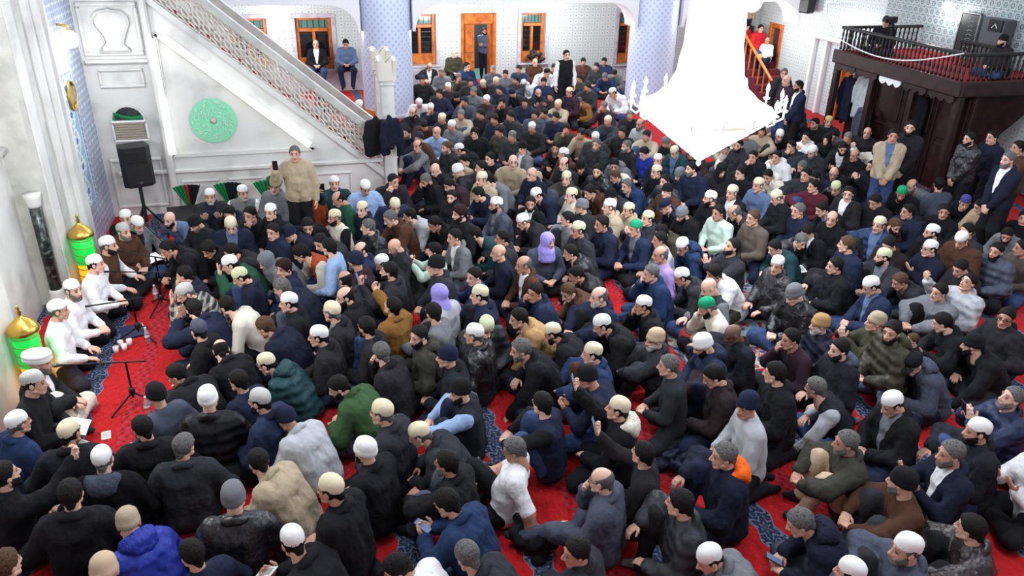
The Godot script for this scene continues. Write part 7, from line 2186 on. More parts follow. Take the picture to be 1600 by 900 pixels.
		["cross", "l", 3.51, 0.00, -11.61, -52, 1.01, "", "", "short", "hairdark", "hairdark", "blazer", "jet", "", "white", "charcoal", "collar", "black", 2, "person in black suit jacket over white shirt, dark hair, sitting cross-legged", false],
		["kneel_lap", "a", 3.83, 0.00, -12.71, -63, 1.00, "", "", "", "", "", "coat", "deepnavy", "", "", "black", "collar", "navy", 1, "person in navy coat, shaven head, kneeling with joined hands", false],
		["lap", "a", 4.27, 0.00, -11.71, -80, 1.04, "skullcap", "capcream", "ring", "hairdark", "", "sweater", "cream", "", "", "denim", "", "", 0, "person in cream sweater, cream skullcap, sitting upright", false],
		["cross", "r", 4.31, 0.00, -11.21, -80, 1.01, "beanie", "grey", "", "", "", "jacket", "charcoal", "", "", "denim", "collar", "charcoal", 1, "person in charcoal jacket, grey beanie, sitting cross-legged", false],
		["hunch", "a", 3.53, 0.00, -11.05, -84, 1.03, "skullcap", "capwhite", "ring", "hairgrey", "", "coat", "coal", "", "", "charcoal", "collar", "black", 1, "person in black coat, white skullcap, bent forward, beside grey shirt", false],
		["cross", "l", 3.21, 0.00, -10.05, 2, 1.01, "headscarf", "lavender", "", "", "", "sweater", "slate", "", "", "black", "", "", 1, "person in slate grey sweater, lilac headscarf, sitting cross-legged", false],
		["one_knee", "a", 3.87, 0.00, -10.66, -99, 1.03, "", "", "short", "hairdark", "", "shirt", "grey", "", "", "charcoal", "", "", 0, "person in grey shirt, dark hair, one knee raised", false],
		["lap", "a", 3.85, 0.00, -10.15, -81, 1.07, "skullcap", "palegreen", "ring", "hairdark", "", "coat", "charcoal", "", "", "navy", "collar", "charcoal", 2, "person in charcoal coat, pale green skullcap, sitting upright", false],
		["cross", "a", 4.32, 0.00, -10.32, -83, 1.07, "", "", "short", "hairdark", "", "jacket", "navy", "", "", "navy", "collar", "navy", 2, "person in navy jacket, dark hair, sitting cross-legged, behind grey shirt", false],
		["kneel_lap", "a", 4.54, 0.00, -10.77, -97, 1.03, "skullcap", "capwhite", "ring", "hairgrey", "", "jacket", "beige", "", "", "charcoal", "collar", "beige", 0, "person in beige jacket, white skullcap, kneeling with joined hands", false],
		["hunch", "a", 5.82, 0.00, -12.95, -88, 1.00, "", "", "short", "hairtan", "", "jacket", "blue", "", "", "black", "hood", "cream", 1, "person in blue jacket with cream hood, brown hair, bent forward", false],
		["lean_fwd", "a", 5.76, 0.00, -12.45, -66, 1.03, "", "", "short", "hairgrey", "", "jacket", "blue", "", "", "charcoal", "collar", "blue", 1, "person in blue jacket, grey hair, leaning onto one hand", false],
		["cross", "a", 6.26, 0.00, -12.69, -75, 1.03, "skullcap", "capcream", "ring", "hairdark", "", "jacket", "jet", "", "", "navy", "collar", "black", 1, "person in black jacket, cream skullcap, sitting cross-legged", false],
		["lap", "a", 6.17, 0.00, -12.17, -72, 1.01, "", "", "short", "hairdark", "", "leather", "charcoal", "", "", "charcoal", "collar", "charcoal", 0, "person in charcoal leather jacket, dark hair, sitting upright", false],
		["lap", "a", 5.98, 0.00, -11.71, -68, 1.00, "beanie", "black", "", "", "", "jacket", "brown", "", "", "black", "collar", "brown", 0, "person in brown jacket, black beanie, sitting upright", false],
		["hunch", "a", 7.02, 0.00, -12.81, -77, 1.04, "beanie", "grey", "", "", "", "jacket", "charcoal", "", "", "charcoal", "collar", "charcoal", 0, "person in charcoal jacket, grey beanie, bent forward", false],
		["kneel_lap", "r", 6.69, 0.00, -12.26, -62, 1.06, "", "", "short", "hairdark", "beardgrey", "jacket", "navy", "", "", "black", "collar", "navy", 0, "person in navy jacket, dark hair, kneeling with joined hands", false],
		["hunch", "a", 6.04, 0.00, -11.21, -92, 1.01, "peaked_cap", "navy", "", "", "", "puffer", "deepnavy", "", "", "black", "collar", "navy", 1, "person in navy padded jacket, navy peaked cap, bent forward", false],
		["cross", "a", 4.75, 0.00, -10.07, -79, 1.06, "skullcap", "brightgreen", "ring", "hairgrey", "", "blazer", "marine", "", "grey", "black", "collar", "navy", 1, "person in navy suit jacket over grey shirt, bright green skullcap, sitting cross-legged", false],
		["phone", "a", 5.06, 0.00, -10.46, -78, 1.02, "skullcap", "palegreen", "ring", "hairdark", "", "jacket", "charcoal", "", "", "black", "collar", "charcoal", 0, "person in charcoal jacket, pale green skullcap, both hands lifted", false],
		["cross", "a", 5.00, 0.00, -10.96, -75, 1.00, "skullcap", "capcream", "ring", "hairdark", "", "jacket", "beige", "", "", "charcoal", "collar", "beige", 1, "person in beige jacket, cream skullcap, sitting cross-legged, behind beige jacket and white skullcap", false],
		["cross", "a", 4.96, 0.00, -9.61, -102, 1.02, "", "", "short", "hairdark", "", "sweater", "silver", "", "", "slate", "", "", 2, "person in light grey sweater, dark hair, sitting cross-legged", false],
		["lap", "a", 4.68, 0.00, -9.05, -97, 1.05, "", "", "ring", "hairgrey", "", "shirt", "lilac", "", "", "black", "", "", 2, "person in lilac shirt, balding grey hair, sitting upright", false],
		["hunch", "l", 5.52, 0.00, -9.53, -93, 1.07, "skullcap", "capwhite", "ring", "hairdark", "", "jacket", "blue", "", "", "charcoal", "hood", "blue", 2, "person in blue jacket, white skullcap, bent forward", true],
		["hunch", "a", 5.50, 0.00, -10.23, -88, 0.99, "", "", "short", "hairdark", "", "jacket", "olive", "", "", "slate", "collar", "olive", 0, "person in olive jacket, dark hair, bent forward", false],
		["chin", "a", 4.46, 0.00, -8.60, -96, 1.02, "", "", "short", "hairgrey", "", "jacket", "blue", "", "", "denim", "collar", "blue", 0, "person in blue jacket, grey hair, hand at chin", false],
		["lean_fwd", "a", 3.86, 0.00, -9.65, -99, 1.00, "", "", "short", "hairdark", "", "leather", "black", "", "", "navy", "collar", "black", 1, "person in black leather jacket, dark hair, leaning onto one hand", false],
		["hunch", "a", 3.71, 0.00, -8.95, -97, 1.01, "", "", "short", "hairdark", "", "puffer", "black", "", "", "black", "collar", "black", 2, "person in black padded jacket, dark hair, bent forward", false],
		["cross", "a", 2.78, 0.00, -9.18, -83, 1.04, "", "", "ring", "hairgrey", "", "blazer", "brown", "", "white", "navy", "collar", "brown", 2, "person in brown suit jacket over white shirt, balding grey hair, sitting cross-legged", false],
		["cross", "d", 5.81, 0.00, -10.62, -80, 1.02, "beanie", "grey", "", "", "hairdark", "coat", "jet", "", "", "denim", "collar", "black", 0, "person in black coat, grey beanie, sitting cross-legged", false],
		["cross", "r", 6.52, 0.00, -11.09, -75, 1.05, "skullcap", "capwhite", "ring", "hairgrey", "hairdark", "coat", "black", "", "", "black", "collar", "black", 1, "person in black coat, white skullcap, sitting cross-legged, behind navy padded jacket and navy peaked cap", false],
		["kneel_lap", "a", 6.12, 0.00, -10.23, -74, 1.01, "", "", "short", "hairdark", "", "sweater", "mint", "", "", "black", "", "", 2, "person in mint sweater, dark hair, kneeling with joined hands", false],
		["one_knee", "a", 6.99, 0.00, -11.28, -72, 1.06, "skullcap", "capcream", "ring", "hairgrey", "", "blazer", "black", "", "white", "charcoal", "collar", "black", 1, "person in black suit jacket over white shirt, cream skullcap, one knee raised", false],
		["cross", "a", 7.67, 0.00, -11.56, -74, 1.06, "skullcap", "capcream", "ring", "hairgrey", "", "shirt", "steel", "", "", "navy", "", "", 1, "person in steel blue shirt, cream skullcap, sitting cross-legged", false],
		["kneel_lap", "d", 7.21, 0.00, -12.30, -5, 1.04, "headscarf", "black", "", "", "", "coat", "coal", "", "", "navy", "collar", "black", 1, "person in black coat, black headscarf, kneeling with joined hands", false],
		["lap", "a", 7.73, 0.00, -12.29, -82, 1.02, "", "", "short", "hairdark", "", "coat", "black", "", "", "charcoal", "collar", "black", 0, "person in black coat, dark hair, sitting upright, in front of cream hoodie", false],
		["hunch", "a", 8.81, 0.00, -14.35, -85, 1.00, "skullcap", "capwhite", "ring", "hairdark", "", "coat", "cream", "", "", "slate", "collar", "cream", 1, "person in cream coat, white skullcap, bent forward", false],
		["chin", "a", 8.64, 0.00, -13.41, -51, 1.02, "", "", "short", "hairdark", "", "coat", "ink", "", "", "black", "collar", "black", 1, "person in black coat, dark hair, hand at chin, beside white hoodie", false],
		["hunch", "r", 6.99, 0.00, -10.63, -85, 1.07, "", "", "ring", "hairgrey", "", "coat", "charcoal", "", "", "navy", "collar", "charcoal", 2, "person in charcoal coat, balding grey hair, bent forward", false],
		["kneel_lap", "a", 6.49, 0.00, -9.83, -82, 1.05, "", "", "short", "hairtan", "", "sweater", "taupe", "", "", "navy", "", "", 1, "person in taupe sweater, brown hair, kneeling with joined hands", false],
		["phone", "u", 5.73, 0.00, -9.07, -93, 1.05, "", "", "short", "hairdark", "hairdark", "jacket", "charcoal", "", "", "charcoal", "collar", "charcoal", 1, "person in charcoal jacket, dark hair, both hands lifted, beside white jacket", false],
		["hunch", "a", 5.04, 0.00, -8.45, -107, 1.05, "skullcap", "capwhite", "ring", "hairdark", "", "coat", "charcoal", "", "", "navy", "collar", "charcoal", 2, "person in charcoal coat, white skullcap, bent forward", false],
		["lean_fwd", "a", 5.52, 0.00, -8.59, -85, 1.04, "", "", "full", "hairdark", "", "jacket", "white", "", "", "olive", "collar", "white", 2, "person in white jacket, thick dark hair, leaning onto one hand", false],
		["kneel", "l", 5.85, 0.00, -8.22, -89, 1.03, "skullcap", "capwhite", "ring", "hairgrey", "", "leather", "coal", "", "", "navy", "collar", "black", 1, "person in black leather jacket, white skullcap, kneeling", false],
		["hunch", "l", 5.98, 0.00, -13.73, -62, 1.05, "", "", "short", "hairdark", "", "hoodie", "grey", "", "", "slate", "hood", "grey", 1, "person in grey hoodie, dark hair, bent forward", false],
		["cross", "d", 6.56, 0.00, -13.90, -69, 1.06, "", "", "short", "hairdark", "", "vest", "royal", "charcoal", "", "black", "", "", 0, "person in royal blue vest with charcoal sleeves, dark hair, sitting cross-legged", false],
		["cross", "l", 6.59, 0.00, -13.40, -76, 1.02, "skullcap", "capwhite", "ring", "hairgrey", "", "jacket", "navy", "", "", "charcoal", "collar", "navy", 0, "person in navy jacket, white skullcap, sitting cross-legged", false],
		["cross", "d", 7.24, 0.00, -13.99, -63, 1.01, "skullcap", "capcream", "ring", "hairdark", "", "jacket", "teal", "", "steel", "charcoal", "collar", "teal", 1, "person in teal jacket over steel blue shirt, cream skullcap, sitting cross-legged", false],
		["lap", "a", 6.35, 0.00, -14.38, -82, 1.02, "", "", "short", "hairgrey", "beardgrey", "coat", "coal", "", "", "charcoal", "collar", "black", 0, "person in black coat, grey hair, sitting upright", false],
		["hunch", "a", 5.03, 0.00, -12.24, -74, 1.04, "", "", "short", "hairdark", "", "jacket", "brown", "", "", "black", "collar", "brown", 1, "person in brown jacket, dark hair, bent forward", false],
		["hunch", "a", 5.30, 0.00, -11.82, -85, 1.06, "beanie", "black", "", "", "", "coat", "charcoal", "", "", "charcoal", "collar", "charcoal", 1, "person in charcoal coat, black beanie, bent forward", false],
		["chin", "a", 9.11, 0.00, -13.24, -63, 1.03, "", "", "short", "hairdark", "", "hoodie", "white", "", "", "charcoal", "hood", "white", 1, "person in white hoodie, dark hair, hand at chin", false],
		["chin", "r", 9.90, 0.00, -13.99, -52, 0.99, "", "", "short", "hairdark", "", "jacket", "charcoal", "", "", "slate", "collar", "charcoal", 1, "person in charcoal jacket, dark hair, hand at chin", false],
		["one_knee", "d", 9.94, 0.00, -13.31, -76, 1.06, "skullcap", "capwhite", "ring", "hairgrey", "beardgrey", "jacket", "charcoal", "", "", "navy", "collar", "charcoal", 0, "person in charcoal jacket, white skullcap, one knee raised", false],
		["phone_low", "l", 10.88, 0.00, -13.66, -57, 1.07, "", "", "short", "hairdark", "hairdark", "blazer", "coal", "", "white", "navy", "collar", "black", 1, "person in black suit jacket over white shirt, dark hair, looking down at hands", false],
		["cross", "a", 10.68, 0.00, -13.00, -74, 0.99, "", "", "ring", "hairgrey", "", "coat", "jet", "", "", "navy", "collar", "black", 2, "person in black coat, balding grey hair, sitting cross-legged", false],
		["stand_front", "a", 9.96, 0.00, -11.36, -37, 1.02, "", "", "short", "hairdark", "", "jacket", "beige", "", "steel", "denim", "collar", "beige", 2, "person in beige jacket over steel blue shirt, dark hair, standing with joined hands", false],
		["raise", "a", 11.28, 0.00, -13.17, -74, 1.06, "", "", "short", "hairdark", "hairdark", "puffer", "cream", "", "", "charcoal", "collar", "cream", 0, "person in cream padded jacket, dark hair, one arm raised", false],
		["phone_low", "a", 10.99, 0.00, -12.43, -63, 1.01, "", "", "short", "hairdark", "hairdark", "jacket", "black", "", "", "charcoal", "collar", "black", 1, "person in black jacket, dark hair, looking down at hands, in front of cream padded jacket", false],
		["phone", "a", 10.39, 0.00, -12.15, -84, 1.02, "", "", "short", "hairdark", "hairdark", "coat", "black", "", "", "navy", "collar", "black", 1, "person in black coat, dark hair, both hands lifted", false],
		["hunch", "l", 9.97, 0.00, -12.42, -75, 1.01, "", "", "", "", "", "jacket", "black", "", "", "charcoal", "collar", "black", 1, "person in black jacket, shaven head, bent forward", false],
		["one_knee", "a", 8.80, 0.00, -11.89, -66, 1.07, "", "", "short", "hairdark", "", "jacket", "charcoal", "", "", "charcoal", "collar", "charcoal", 1, "person in charcoal jacket, dark hair, one knee raised, beside cream hoodie", false],
		["hunch", "a", 9.64, 0.00, -12.80, -86, 1.01, "", "", "short", "hairgrey", "hairdark", "jacket", "charcoal", "", "", "black", "collar", "charcoal", 1, "person in charcoal jacket, grey hair, bent forward, behind white hoodie", false],
		["hunch", "a", 9.46, 0.00, -12.22, -73, 1.02, "", "", "short", "hairdark", "", "jacket", "navy", "", "", "charcoal", "collar", "navy", 1, "person in navy jacket, dark hair, bent forward, behind cream hoodie", false],
		["hunch", "l", 8.60, 0.00, -12.35, -89, 1.05, "", "", "short", "hairdark", "", "hoodie", "cream", "", "", "navy", "hood", "cream", 1, "person in cream hoodie, dark hair, bent forward", false],
		["one_knee", "r", 8.67, 0.00, -11.40, -67, 1.00, "", "", "short", "hairdark", "", "sweater", "maroon", "", "", "denim", "", "", 1, "person in maroon sweater, dark hair, one knee raised", false],
		["hunch", "a", 9.39, 0.00, -11.64, -58, 1.04, "skullcap", "palegreen", "ring", "hairdark", "", "leather", "black", "", "", "black", "collar", "black", 1, "person in black leather jacket, pale green skullcap, bent forward", false],
		["cross", "l", 8.94, 0.00, -10.83, -78, 1.07, "", "", "short", "hairdark", "", "jacket", "coal", "", "white", "charcoal", "collar", "black", 0, "person in black jacket over white shirt, dark hair, sitting cross-legged", false],
		["cross", "d", 9.22, 0.00, -10.41, -82, 1.08, "", "", "short", "hairdark", "", "jacket", "black", "", "", "charcoal", "collar", "black", 1, "person in black jacket, dark hair, sitting cross-legged, behind brown padded jacket", false],
		["hunch", "l", 10.35, 0.00, -11.04, -72, 1.08, "skullcap", "brightgreen", "ring", "hairdark", "hairdark", "coat", "jet", "", "", "black", "collar", "black", 2, "person in black coat, green skullcap, bent forward", false],
		["hunch", "a", 10.92, 0.00, -11.33, -83, 1.04, "", "", "ring", "hairgrey", "beardgrey", "sweater", "grey", "", "", "navy", "", "", 1, "person in grey sweater, balding grey hair, bent forward", false],
		["cross", "r", 10.80, 0.00, -10.84, 177, 1.04, "", "", "short", "hairdark", "", "shirt", "slate", "", "", "black", "", "", 1, "person in slate grey shirt, dark hair, sitting cross-legged", false],
		["kneel_lap", "d", 7.48, 0.00, -10.70, -98, 1.02, "skullcap", "capcream", "ring", "hairgrey", "", "coat", "black", "", "", "charcoal", "collar", "black", 1, "person in black coat, cream skullcap, kneeling with joined hands, behind black suit jacket", false],
		["cross", "a", 7.62, 0.00, -10.22, -87, 1.06, "", "", "short", "hairgrey", "", "jacket", "navy", "", "", "black", "collar", "navy", 1, "person in navy jacket, grey hair, sitting cross-legged", false],
		["hunch", "a", 8.55, 0.00, -10.52, -94, 1.03, "", "", "short", "hairdark", "", "jacket", "black", "", "skyblue", "denim", "collar", "black", 0, "person in black jacket over sky blue shirt, dark hair, bent forward", false],
		["cross", "l", 7.93, 0.00, -9.83, -82, 1.06, "", "", "ring", "hairdark", "", "coat", "jet", "", "", "charcoal", "collar", "black", 1, "person in black coat, balding dark hair, sitting cross-legged", false],
		["one_knee", "a", 8.45, 0.00, -9.42, -70, 1.07, "skullcap", "capcream", "ring", "hairdark", "", "puffer", "blue", "", "steel", "charcoal", "collar", "blue", 1, "person in blue padded jacket over steel blue shirt, cream skullcap, one knee raised", false],
		["one_knee", "a", 9.34, 0.00, -9.82, -95, 1.05, "", "", "short", "hairdark", "", "jacket", "navy", "", "", "navy", "collar", "navy", 2, "person in navy jacket, dark hair, one knee raised", false],
		["one_knee", "l", 9.99, 0.00, -9.82, -77, 1.01, "", "", "short", "hairdark", "", "jacket", "jet", "", "", "navy", "collar", "black", 2, "person in black jacket, dark hair, one knee raised, in front of navy suit jacket", false],
		["hunch", "l", 11.16, 0.00, -10.49, -68, 1.04, "skullcap", "purple", "ring", "hairgrey", "", "jacket", "jet", "", "", "black", "collar", "black", 1, "person in black jacket, purple cap, bent forward", false],
		["phone_low", "r", 11.09, 0.00, -9.99, -77, 1.04, "", "", "short", "hairdark", "", "sweater", "sand", "", "", "navy", "", "", 0, "person in sand sweater, dark hair, looking down at hands", false],
		["cross", "r", 9.11, 0.00, -9.00, -79, 1.04, "skullcap", "capwhite", "ring", "hairdark", "hairdark", "coat", "jet", "", "", "black", "collar", "black", 1, "person in black coat, white skullcap, sitting cross-legged, behind blue padded jacket and cream skullcap", false],
		["dua", "a", 8.56, 0.00, -8.45, -99, 1.04, "skullcap", "capwhite", "ring", "hairdark", "", "coat", "midnight", "", "", "denim", "collar", "midnight", 0, "person in blue-black coat, white skullcap, palms raised", true],
		["chin", "d", 7.48, 0.00, -9.60, -84, 1.00, "", "", "short", "hairdark", "", "coat", "jet", "", "white", "charcoal", "collar", "black", 0, "person in black coat over white shirt, dark hair, hand at chin", false],
		["hunch", "a", 6.87, 0.00, -9.29, -85, 1.01, "", "", "short", "hairdark", "", "sweater", "teal", "", "", "black", "", "", 0, "person in teal sweater, dark hair, bent forward", false],
		["hunch", "a", 7.01, 0.00, -9.77, 7, 1.00, "", "", "short", "hairgrey", "", "leather", "charcoal", "", "", "navy", "collar", "charcoal", 0, "person in charcoal leather jacket, grey hair, bent forward", false],
		["kneel_lap", "r", 7.24, 0.00, -8.58, -99, 1.04, "", "", "short", "hairtan", "", "jacket", "navy", "", "", "black", "collar", "navy", 1, "person in navy jacket, brown hair, kneeling with joined hands", false],
		["one_knee", "a", 6.89, 0.00, -8.23, -106, 1.02, "", "", "short", "hairdark", "", "jacket", "black", "", "", "charcoal", "collar", "black", 1, "person in black jacket, dark hair, one knee raised, beside teal sweater", false],
		["cross", "d", 8.19, 0.00, -8.78, -77, 1.06, "", "", "short", "hairdark", "", "sweater", "brownblack", "", "", "charcoal", "", "", 0, "person in dark brown sweater, dark hair, sitting cross-legged", false],
		["knees", "r", 7.74, 0.00, -8.39, -78, 1.02, "skullcap", "palegreen", "ring", "hairdark", "hairdark", "coat", "charcoal", "", "grey", "black", "collar", "charcoal", 0, "person in charcoal coat over grey shirt, pale green skullcap, hugging raised knees", false],
		["hunch", "a", 8.87, 0.00, -10.00, 2, 1.02, "", "", "short", "hairtan", "hairdark", "puffer", "brown", "", "", "navy", "collar", "brown", 1, "person in brown padded jacket, brown hair, bent forward", false],
		["kneel_lap", "d", 9.06, 0.00, -8.46, -74, 1.05, "skullcap", "capwhite", "ring", "hairgrey", "", "jacket", "brown", "", "", "denim", "collar", "brown", 1, "person in brown jacket, white skullcap, kneeling with joined hands", false],
		["lap", "a", 9.61, 0.00, -8.88, -94, 1.06, "", "", "short", "hairdark", "", "jacket", "charcoal", "", "", "black", "collar", "charcoal", 1, "person in charcoal jacket, dark hair, sitting upright, beside slate grey padded jacket", false],
		["cross", "d", 8.63, 0.00, -7.85, -89, 1.04, "", "", "short", "hairdark", "", "coat", "coal", "", "", "navy", "collar", "black", 1, "person in black coat, dark hair, sitting cross-legged, behind light grey padded jacket", false],
		["cross", "a", 9.48, 0.00, -8.19, -75, 1.06, "", "", "short", "hairdark", "hairdark", "puffer", "slate", "", "", "black", "collar", "slate", 1, "person in slate grey padded jacket, dark hair, sitting cross-legged", false],
		["hunch", "l", 10.72, 0.00, -9.04, -82, 1.00, "", "", "short", "hairdark", "hairdark", "jacket", "grey", "", "", "charcoal", "collar", "grey", 1, "person in grey jacket, dark hair, bent forward", false],
		["hunch", "a", 7.90, 0.00, -7.80, -99, 1.01, "", "", "short", "hairtan", "", "jacket", "charcoal", "", "", "denim", "collar", "charcoal", 2, "person in charcoal jacket, brown hair, bent forward", false],
		["cross", "r", 9.98, 0.00, -8.18, -87, 1.04, "", "", "short", "hairdark", "", "sweater", "taupe", "", "", "denim", "", "", 2, "person in taupe sweater, dark hair, sitting cross-legged", false],
		["cross", "l", 11.15, 0.00, -9.35, -83, 0.99, "", "", "short", "hairdark", "", "coat", "jet", "", "", "black", "collar", "black", 1, "person in black coat, dark hair, sitting cross-legged, behind grey jacket", false],
		["one_knee", "a", 11.94, 0.00, -14.37, -50, 1.05, "", "", "ring", "hairdark", "", "jacket", "coal", "", "", "charcoal", "collar", "black", 1, "person in black jacket, balding dark hair, one knee raised", false],
		["stand_front", "a", 10.48, 0.00, -11.58, -45, 1.06, "", "", "short", "hairdark", "hairdark", "coat", "coal", "", "", "black", "collar", "black", 0, "person in black coat, dark hair, standing with joined hands", false],
		["stand_front", "a", 11.29, 0.00, -10.97, -93, 1.00, "", "", "short", "hairdark", "hairdark", "leather", "coal", "", "", "black", "collar", "black", 1, "person in black leather jacket, dark hair, standing with joined hands", false],
		["stand", "a", 11.80, 0.00, -11.00, -90, 1.00, "", "", "short", "hairdark", "", "coat", "midnight", "", "", "black", "collar", "midnight", 1, "person in blue-black coat, dark hair, standing", false],
		["stand_fold", "a", 11.58, 0.00, -10.22, -103, 1.02, "", "", "short", "hairdark", "", "sweater", "brown", "", "", "black", "", "", 2, "person in brown sweater, dark hair, standing with folded arms", false],
		["stand_front", "a", 10.69, 0.00, -9.54, -95, 1.05, "", "", "short", "hairgrey", "beardgrey", "blazer", "deepnavy", "", "white", "black", "collar", "navy", 0, "person in navy suit jacket over white shirt, grey hair, standing with joined hands", false],
		["hunch", "l", 10.35, 0.00, -15.08, -57, 1.07, "skullcap", "capwhite", "ring", "hairgrey", "beardgrey", "jacket", "jet", "", "", "navy", "collar", "black", 0, "person in black jacket, white skullcap, bent forward, in front of navy suit jacket", false],
		["lap", "l", 8.58, 0.00, -13.91, -88, 1.07, "", "", "short", "hairdark", "hairdark", "jacket", "charcoal", "", "", "black", "collar", "charcoal", 1, "person in charcoal jacket, dark hair, sitting upright, beside cream coat and white skullcap", false],
		["cross", "a", 11.19, 0.00, -16.14, -77, 1.05, "", "", "short", "hairdark", "", "coat", "marine", "", "", "black", "collar", "navy", 1, "person in navy coat, dark hair, sitting cross-legged", false],
		["stand_front", "a", 10.75, 0.00, -15.37, -103, 1.03, "", "", "short", "hairdark", "hairdark", "blazer", "navy", "", "white", "black", "collar", "navy", 2, "person in navy suit jacket over white shirt, dark hair, standing with joined hands", false],
		["stand_front", "a", 10.76, 0.00, -15.87, -88, 1.05, "", "", "", "", "", "jacket", "plum", "", "", "denim", "collar", "plum", 0, "person in plum jacket, shaven head, standing with joined hands", false],
		["stand", "r", 11.40, 0.00, -17.10, 2, 1.00, "", "", "short", "hairgrey", "", "coat", "charcoal", "", "", "black", "collar", "charcoal", 1, "person in charcoal coat, grey hair, standing", false],
		["cross", "r", 11.24, 0.00, -15.25, -45, 1.08, "", "", "short", "hairdark", "beardgrey", "jacket", "black", "", "", "navy", "collar", "black", 1, "person in black jacket, dark hair, sitting cross-legged, beside grey padded jacket", false],
		["cross", "l", 11.71, 0.00, -15.43, -59, 1.06, "skullcap", "yellow", "ring", "hairdark", "", "coat", "charcoal", "", "", "black", "collar", "charcoal", 0, "person in charcoal coat, yellow skullcap, sitting cross-legged", false],
		["phone", "a", 10.33, 0.00, -14.24, -60, 1.03, "", "", "short", "hairdark", "", "hoodie", "white", "", "", "charcoal", "hood", "white", 0, "person in white hoodie, dark hair, both hands lifted", false],
		["cross", "a", 10.82, 0.00, -14.16, -59, 1.01, "headscarf", "black", "", "", "", "coat", "black", "", "", "black", "collar", "black", 0, "person in black coat, black headscarf, sitting cross-legged", false],
		["hunch", "l", 11.63, 0.00, -14.91, -65, 1.00, "", "", "short", "hairdark", "", "puffer", "grey", "", "", "black", "collar", "grey", 1, "person in grey padded jacket, dark hair, bent forward", false],
		["bench", "l", 4.64, 0.29, -24.29, 1, 1.01, "", "", "", "", "", "sweater", "olive", "", "", "charcoal", "", "", 0, "person in olive sweater, shaven head, sitting on a ledge", false],
		["bench", "d", 1.43, 0.62, -24.29, -5, 1.07, "", "", "short", "hairdark", "", "shirt", "steel", "", "", "navy", "", "", 2, "person in steel blue shirt, dark hair, sitting on a ledge", false],
		["bench", "a", 0.58, 0.62, -24.25, -5, 1.04, "", "", "ring", "hairgrey", "", "blazer", "black", "", "white", "denim", "collar", "black", 0, "person in black suit jacket over white shirt, balding grey hair, sitting on a ledge", false],
		["one_knee", "d", 3.81, 0.00, -23.99, 4, 1.00, "", "", "", "", "", "blazer", "ink", "", "white", "black", "collar", "black", 2, "person in black suit jacket over white shirt, shaven head, one knee raised", false],
		["cross", "l", 4.82, 0.00, -23.41, 3, 1.06, "", "", "short", "hairdark", "", "jacket", "blue", "", "", "black", "collar", "blue", 0, "person in blue jacket, dark hair, sitting cross-legged", false],
		["stand_fold", "a", 5.84, 0.10, -25.36, -1, 0.90, "", "", "short", "hairdark", "hairdark", "shirt", "steel", "", "", "navy", "", "", 1, "person in steel blue shirt, dark hair, standing with folded arms", false],
		["bench", "a", 7.21, -0.07, -24.30, 5, 1.04, "", "", "", "", "", "jacket", "brown", "", "", "charcoal", "collar", "brown", 0, "person in brown jacket, shaven head, sitting on a ledge", false],
		["stand", "a", 6.78, 0.00, -19.99, 5, 1.04, "", "", "short", "hairdark", "", "vest", "black", "white", "", "black", "", "", 0, "person in black vest with white sleeves, dark hair, standing", false],
		["knees", "a", 2.15, 0.00, -16.30, -53, 1.01, "", "", "short", "hairdark", "beardgrey", "jacket", "deepnavy", "", "", "black", "collar", "navy", 0, "person in navy jacket, dark hair, hugging raised knees", false],
		["one_knee", "a", 2.77, 0.00, -16.18, -48, 1.03, "", "", "", "", "", "sweater", "skyblue", "", "", "navy", "", "", 1, "person in sky blue sweater, shaven head, one knee raised", false],
		["lap", "r", 3.49, 0.00, -15.99, 3, 1.03, "", "", "full", "hairdark", "", "coat", "black", "", "", "denim", "collar", "black", 0, "person in black coat, thick dark hair, sitting upright", false],
		["knees", "a", 2.51, 0.00, -18.08, -35, 1.01, "", "", "ring", "hairdark", "hairdark", "coat", "coal", "", "", "charcoal", "collar", "black", 1, "person in black coat, balding dark hair, hugging raised knees", false],
		["hunch", "r", 8.34, 0.00, -19.83, -51, 1.07, "skullcap", "capwhite", "ring", "hairdark", "", "jacket", "white", "", "", "denim", "collar", "white", 1, "person in white jacket, white skullcap, bent forward", false],
		["cross", "a", 7.32, 0.00, -15.97, -61, 1.06, "", "", "ring", "hairgrey", "beardgrey", "sweater", "silver", "", "", "navy", "", "", 2, "person in light grey sweater, balding grey hair, sitting cross-legged", false],
		["hunch", "a", 6.23, 0.00, -21.70, -28, 0.99, "skullcap", "capwhite", "ring", "hairgrey", "", "hoodie", "white", "", "", "navy", "hood", "white", 2, "person in white hoodie, white skullcap, bent forward", false],
		["hunch", "l", 7.07, 0.00, -22.94, 0, 1.07, "", "", "short", "hairdark", "", "jacket", "white", "", "", "navy", "collar", "white", 0, "person in white jacket, dark hair, bent forward", false],
		["dua", "a", 5.95, 0.00, -19.62, -4, 1.00, "", "", "", "", "hairdark", "jacket", "coal", "", "", "charcoal", "collar", "black", 1, "person in black jacket, shaven head, palms raised", false],
		["kneel_lap", "a", 6.65, 0.00, -19.08, -59, 1.00, "skullcap", "capcream", "ring", "hairdark", "", "jacket", "plum", "", "", "charcoal", "collar", "plum", 2, "person in plum jacket, cream skullcap, kneeling with joined hands", false],
		["hunch", "a", 7.13, 0.00, -19.20, -52, 0.99, "", "", "short", "hairgrey", "", "jacket", "ochre", "", "", "black", "collar", "ochre", 0, "person in ochre brown jacket, grey hair, bent forward", false],
		["stand", "a", 13.75, 1.53, -23.03, -5, 0.70, "", "", "full", "hairdark", "", "coat", "beige", "", "", "navy", "collar", "beige", 0, "person in beige coat, thick dark hair, standing", false],
		["bench", "a", 13.67, 1.19, -22.16, 4, 0.97, "", "", "short", "hairdark", "", "jacket", "red", "", "", "denim", "collar", "red", 2, "person in red jacket, dark hair, sitting on a ledge, in front of red jacket", false],
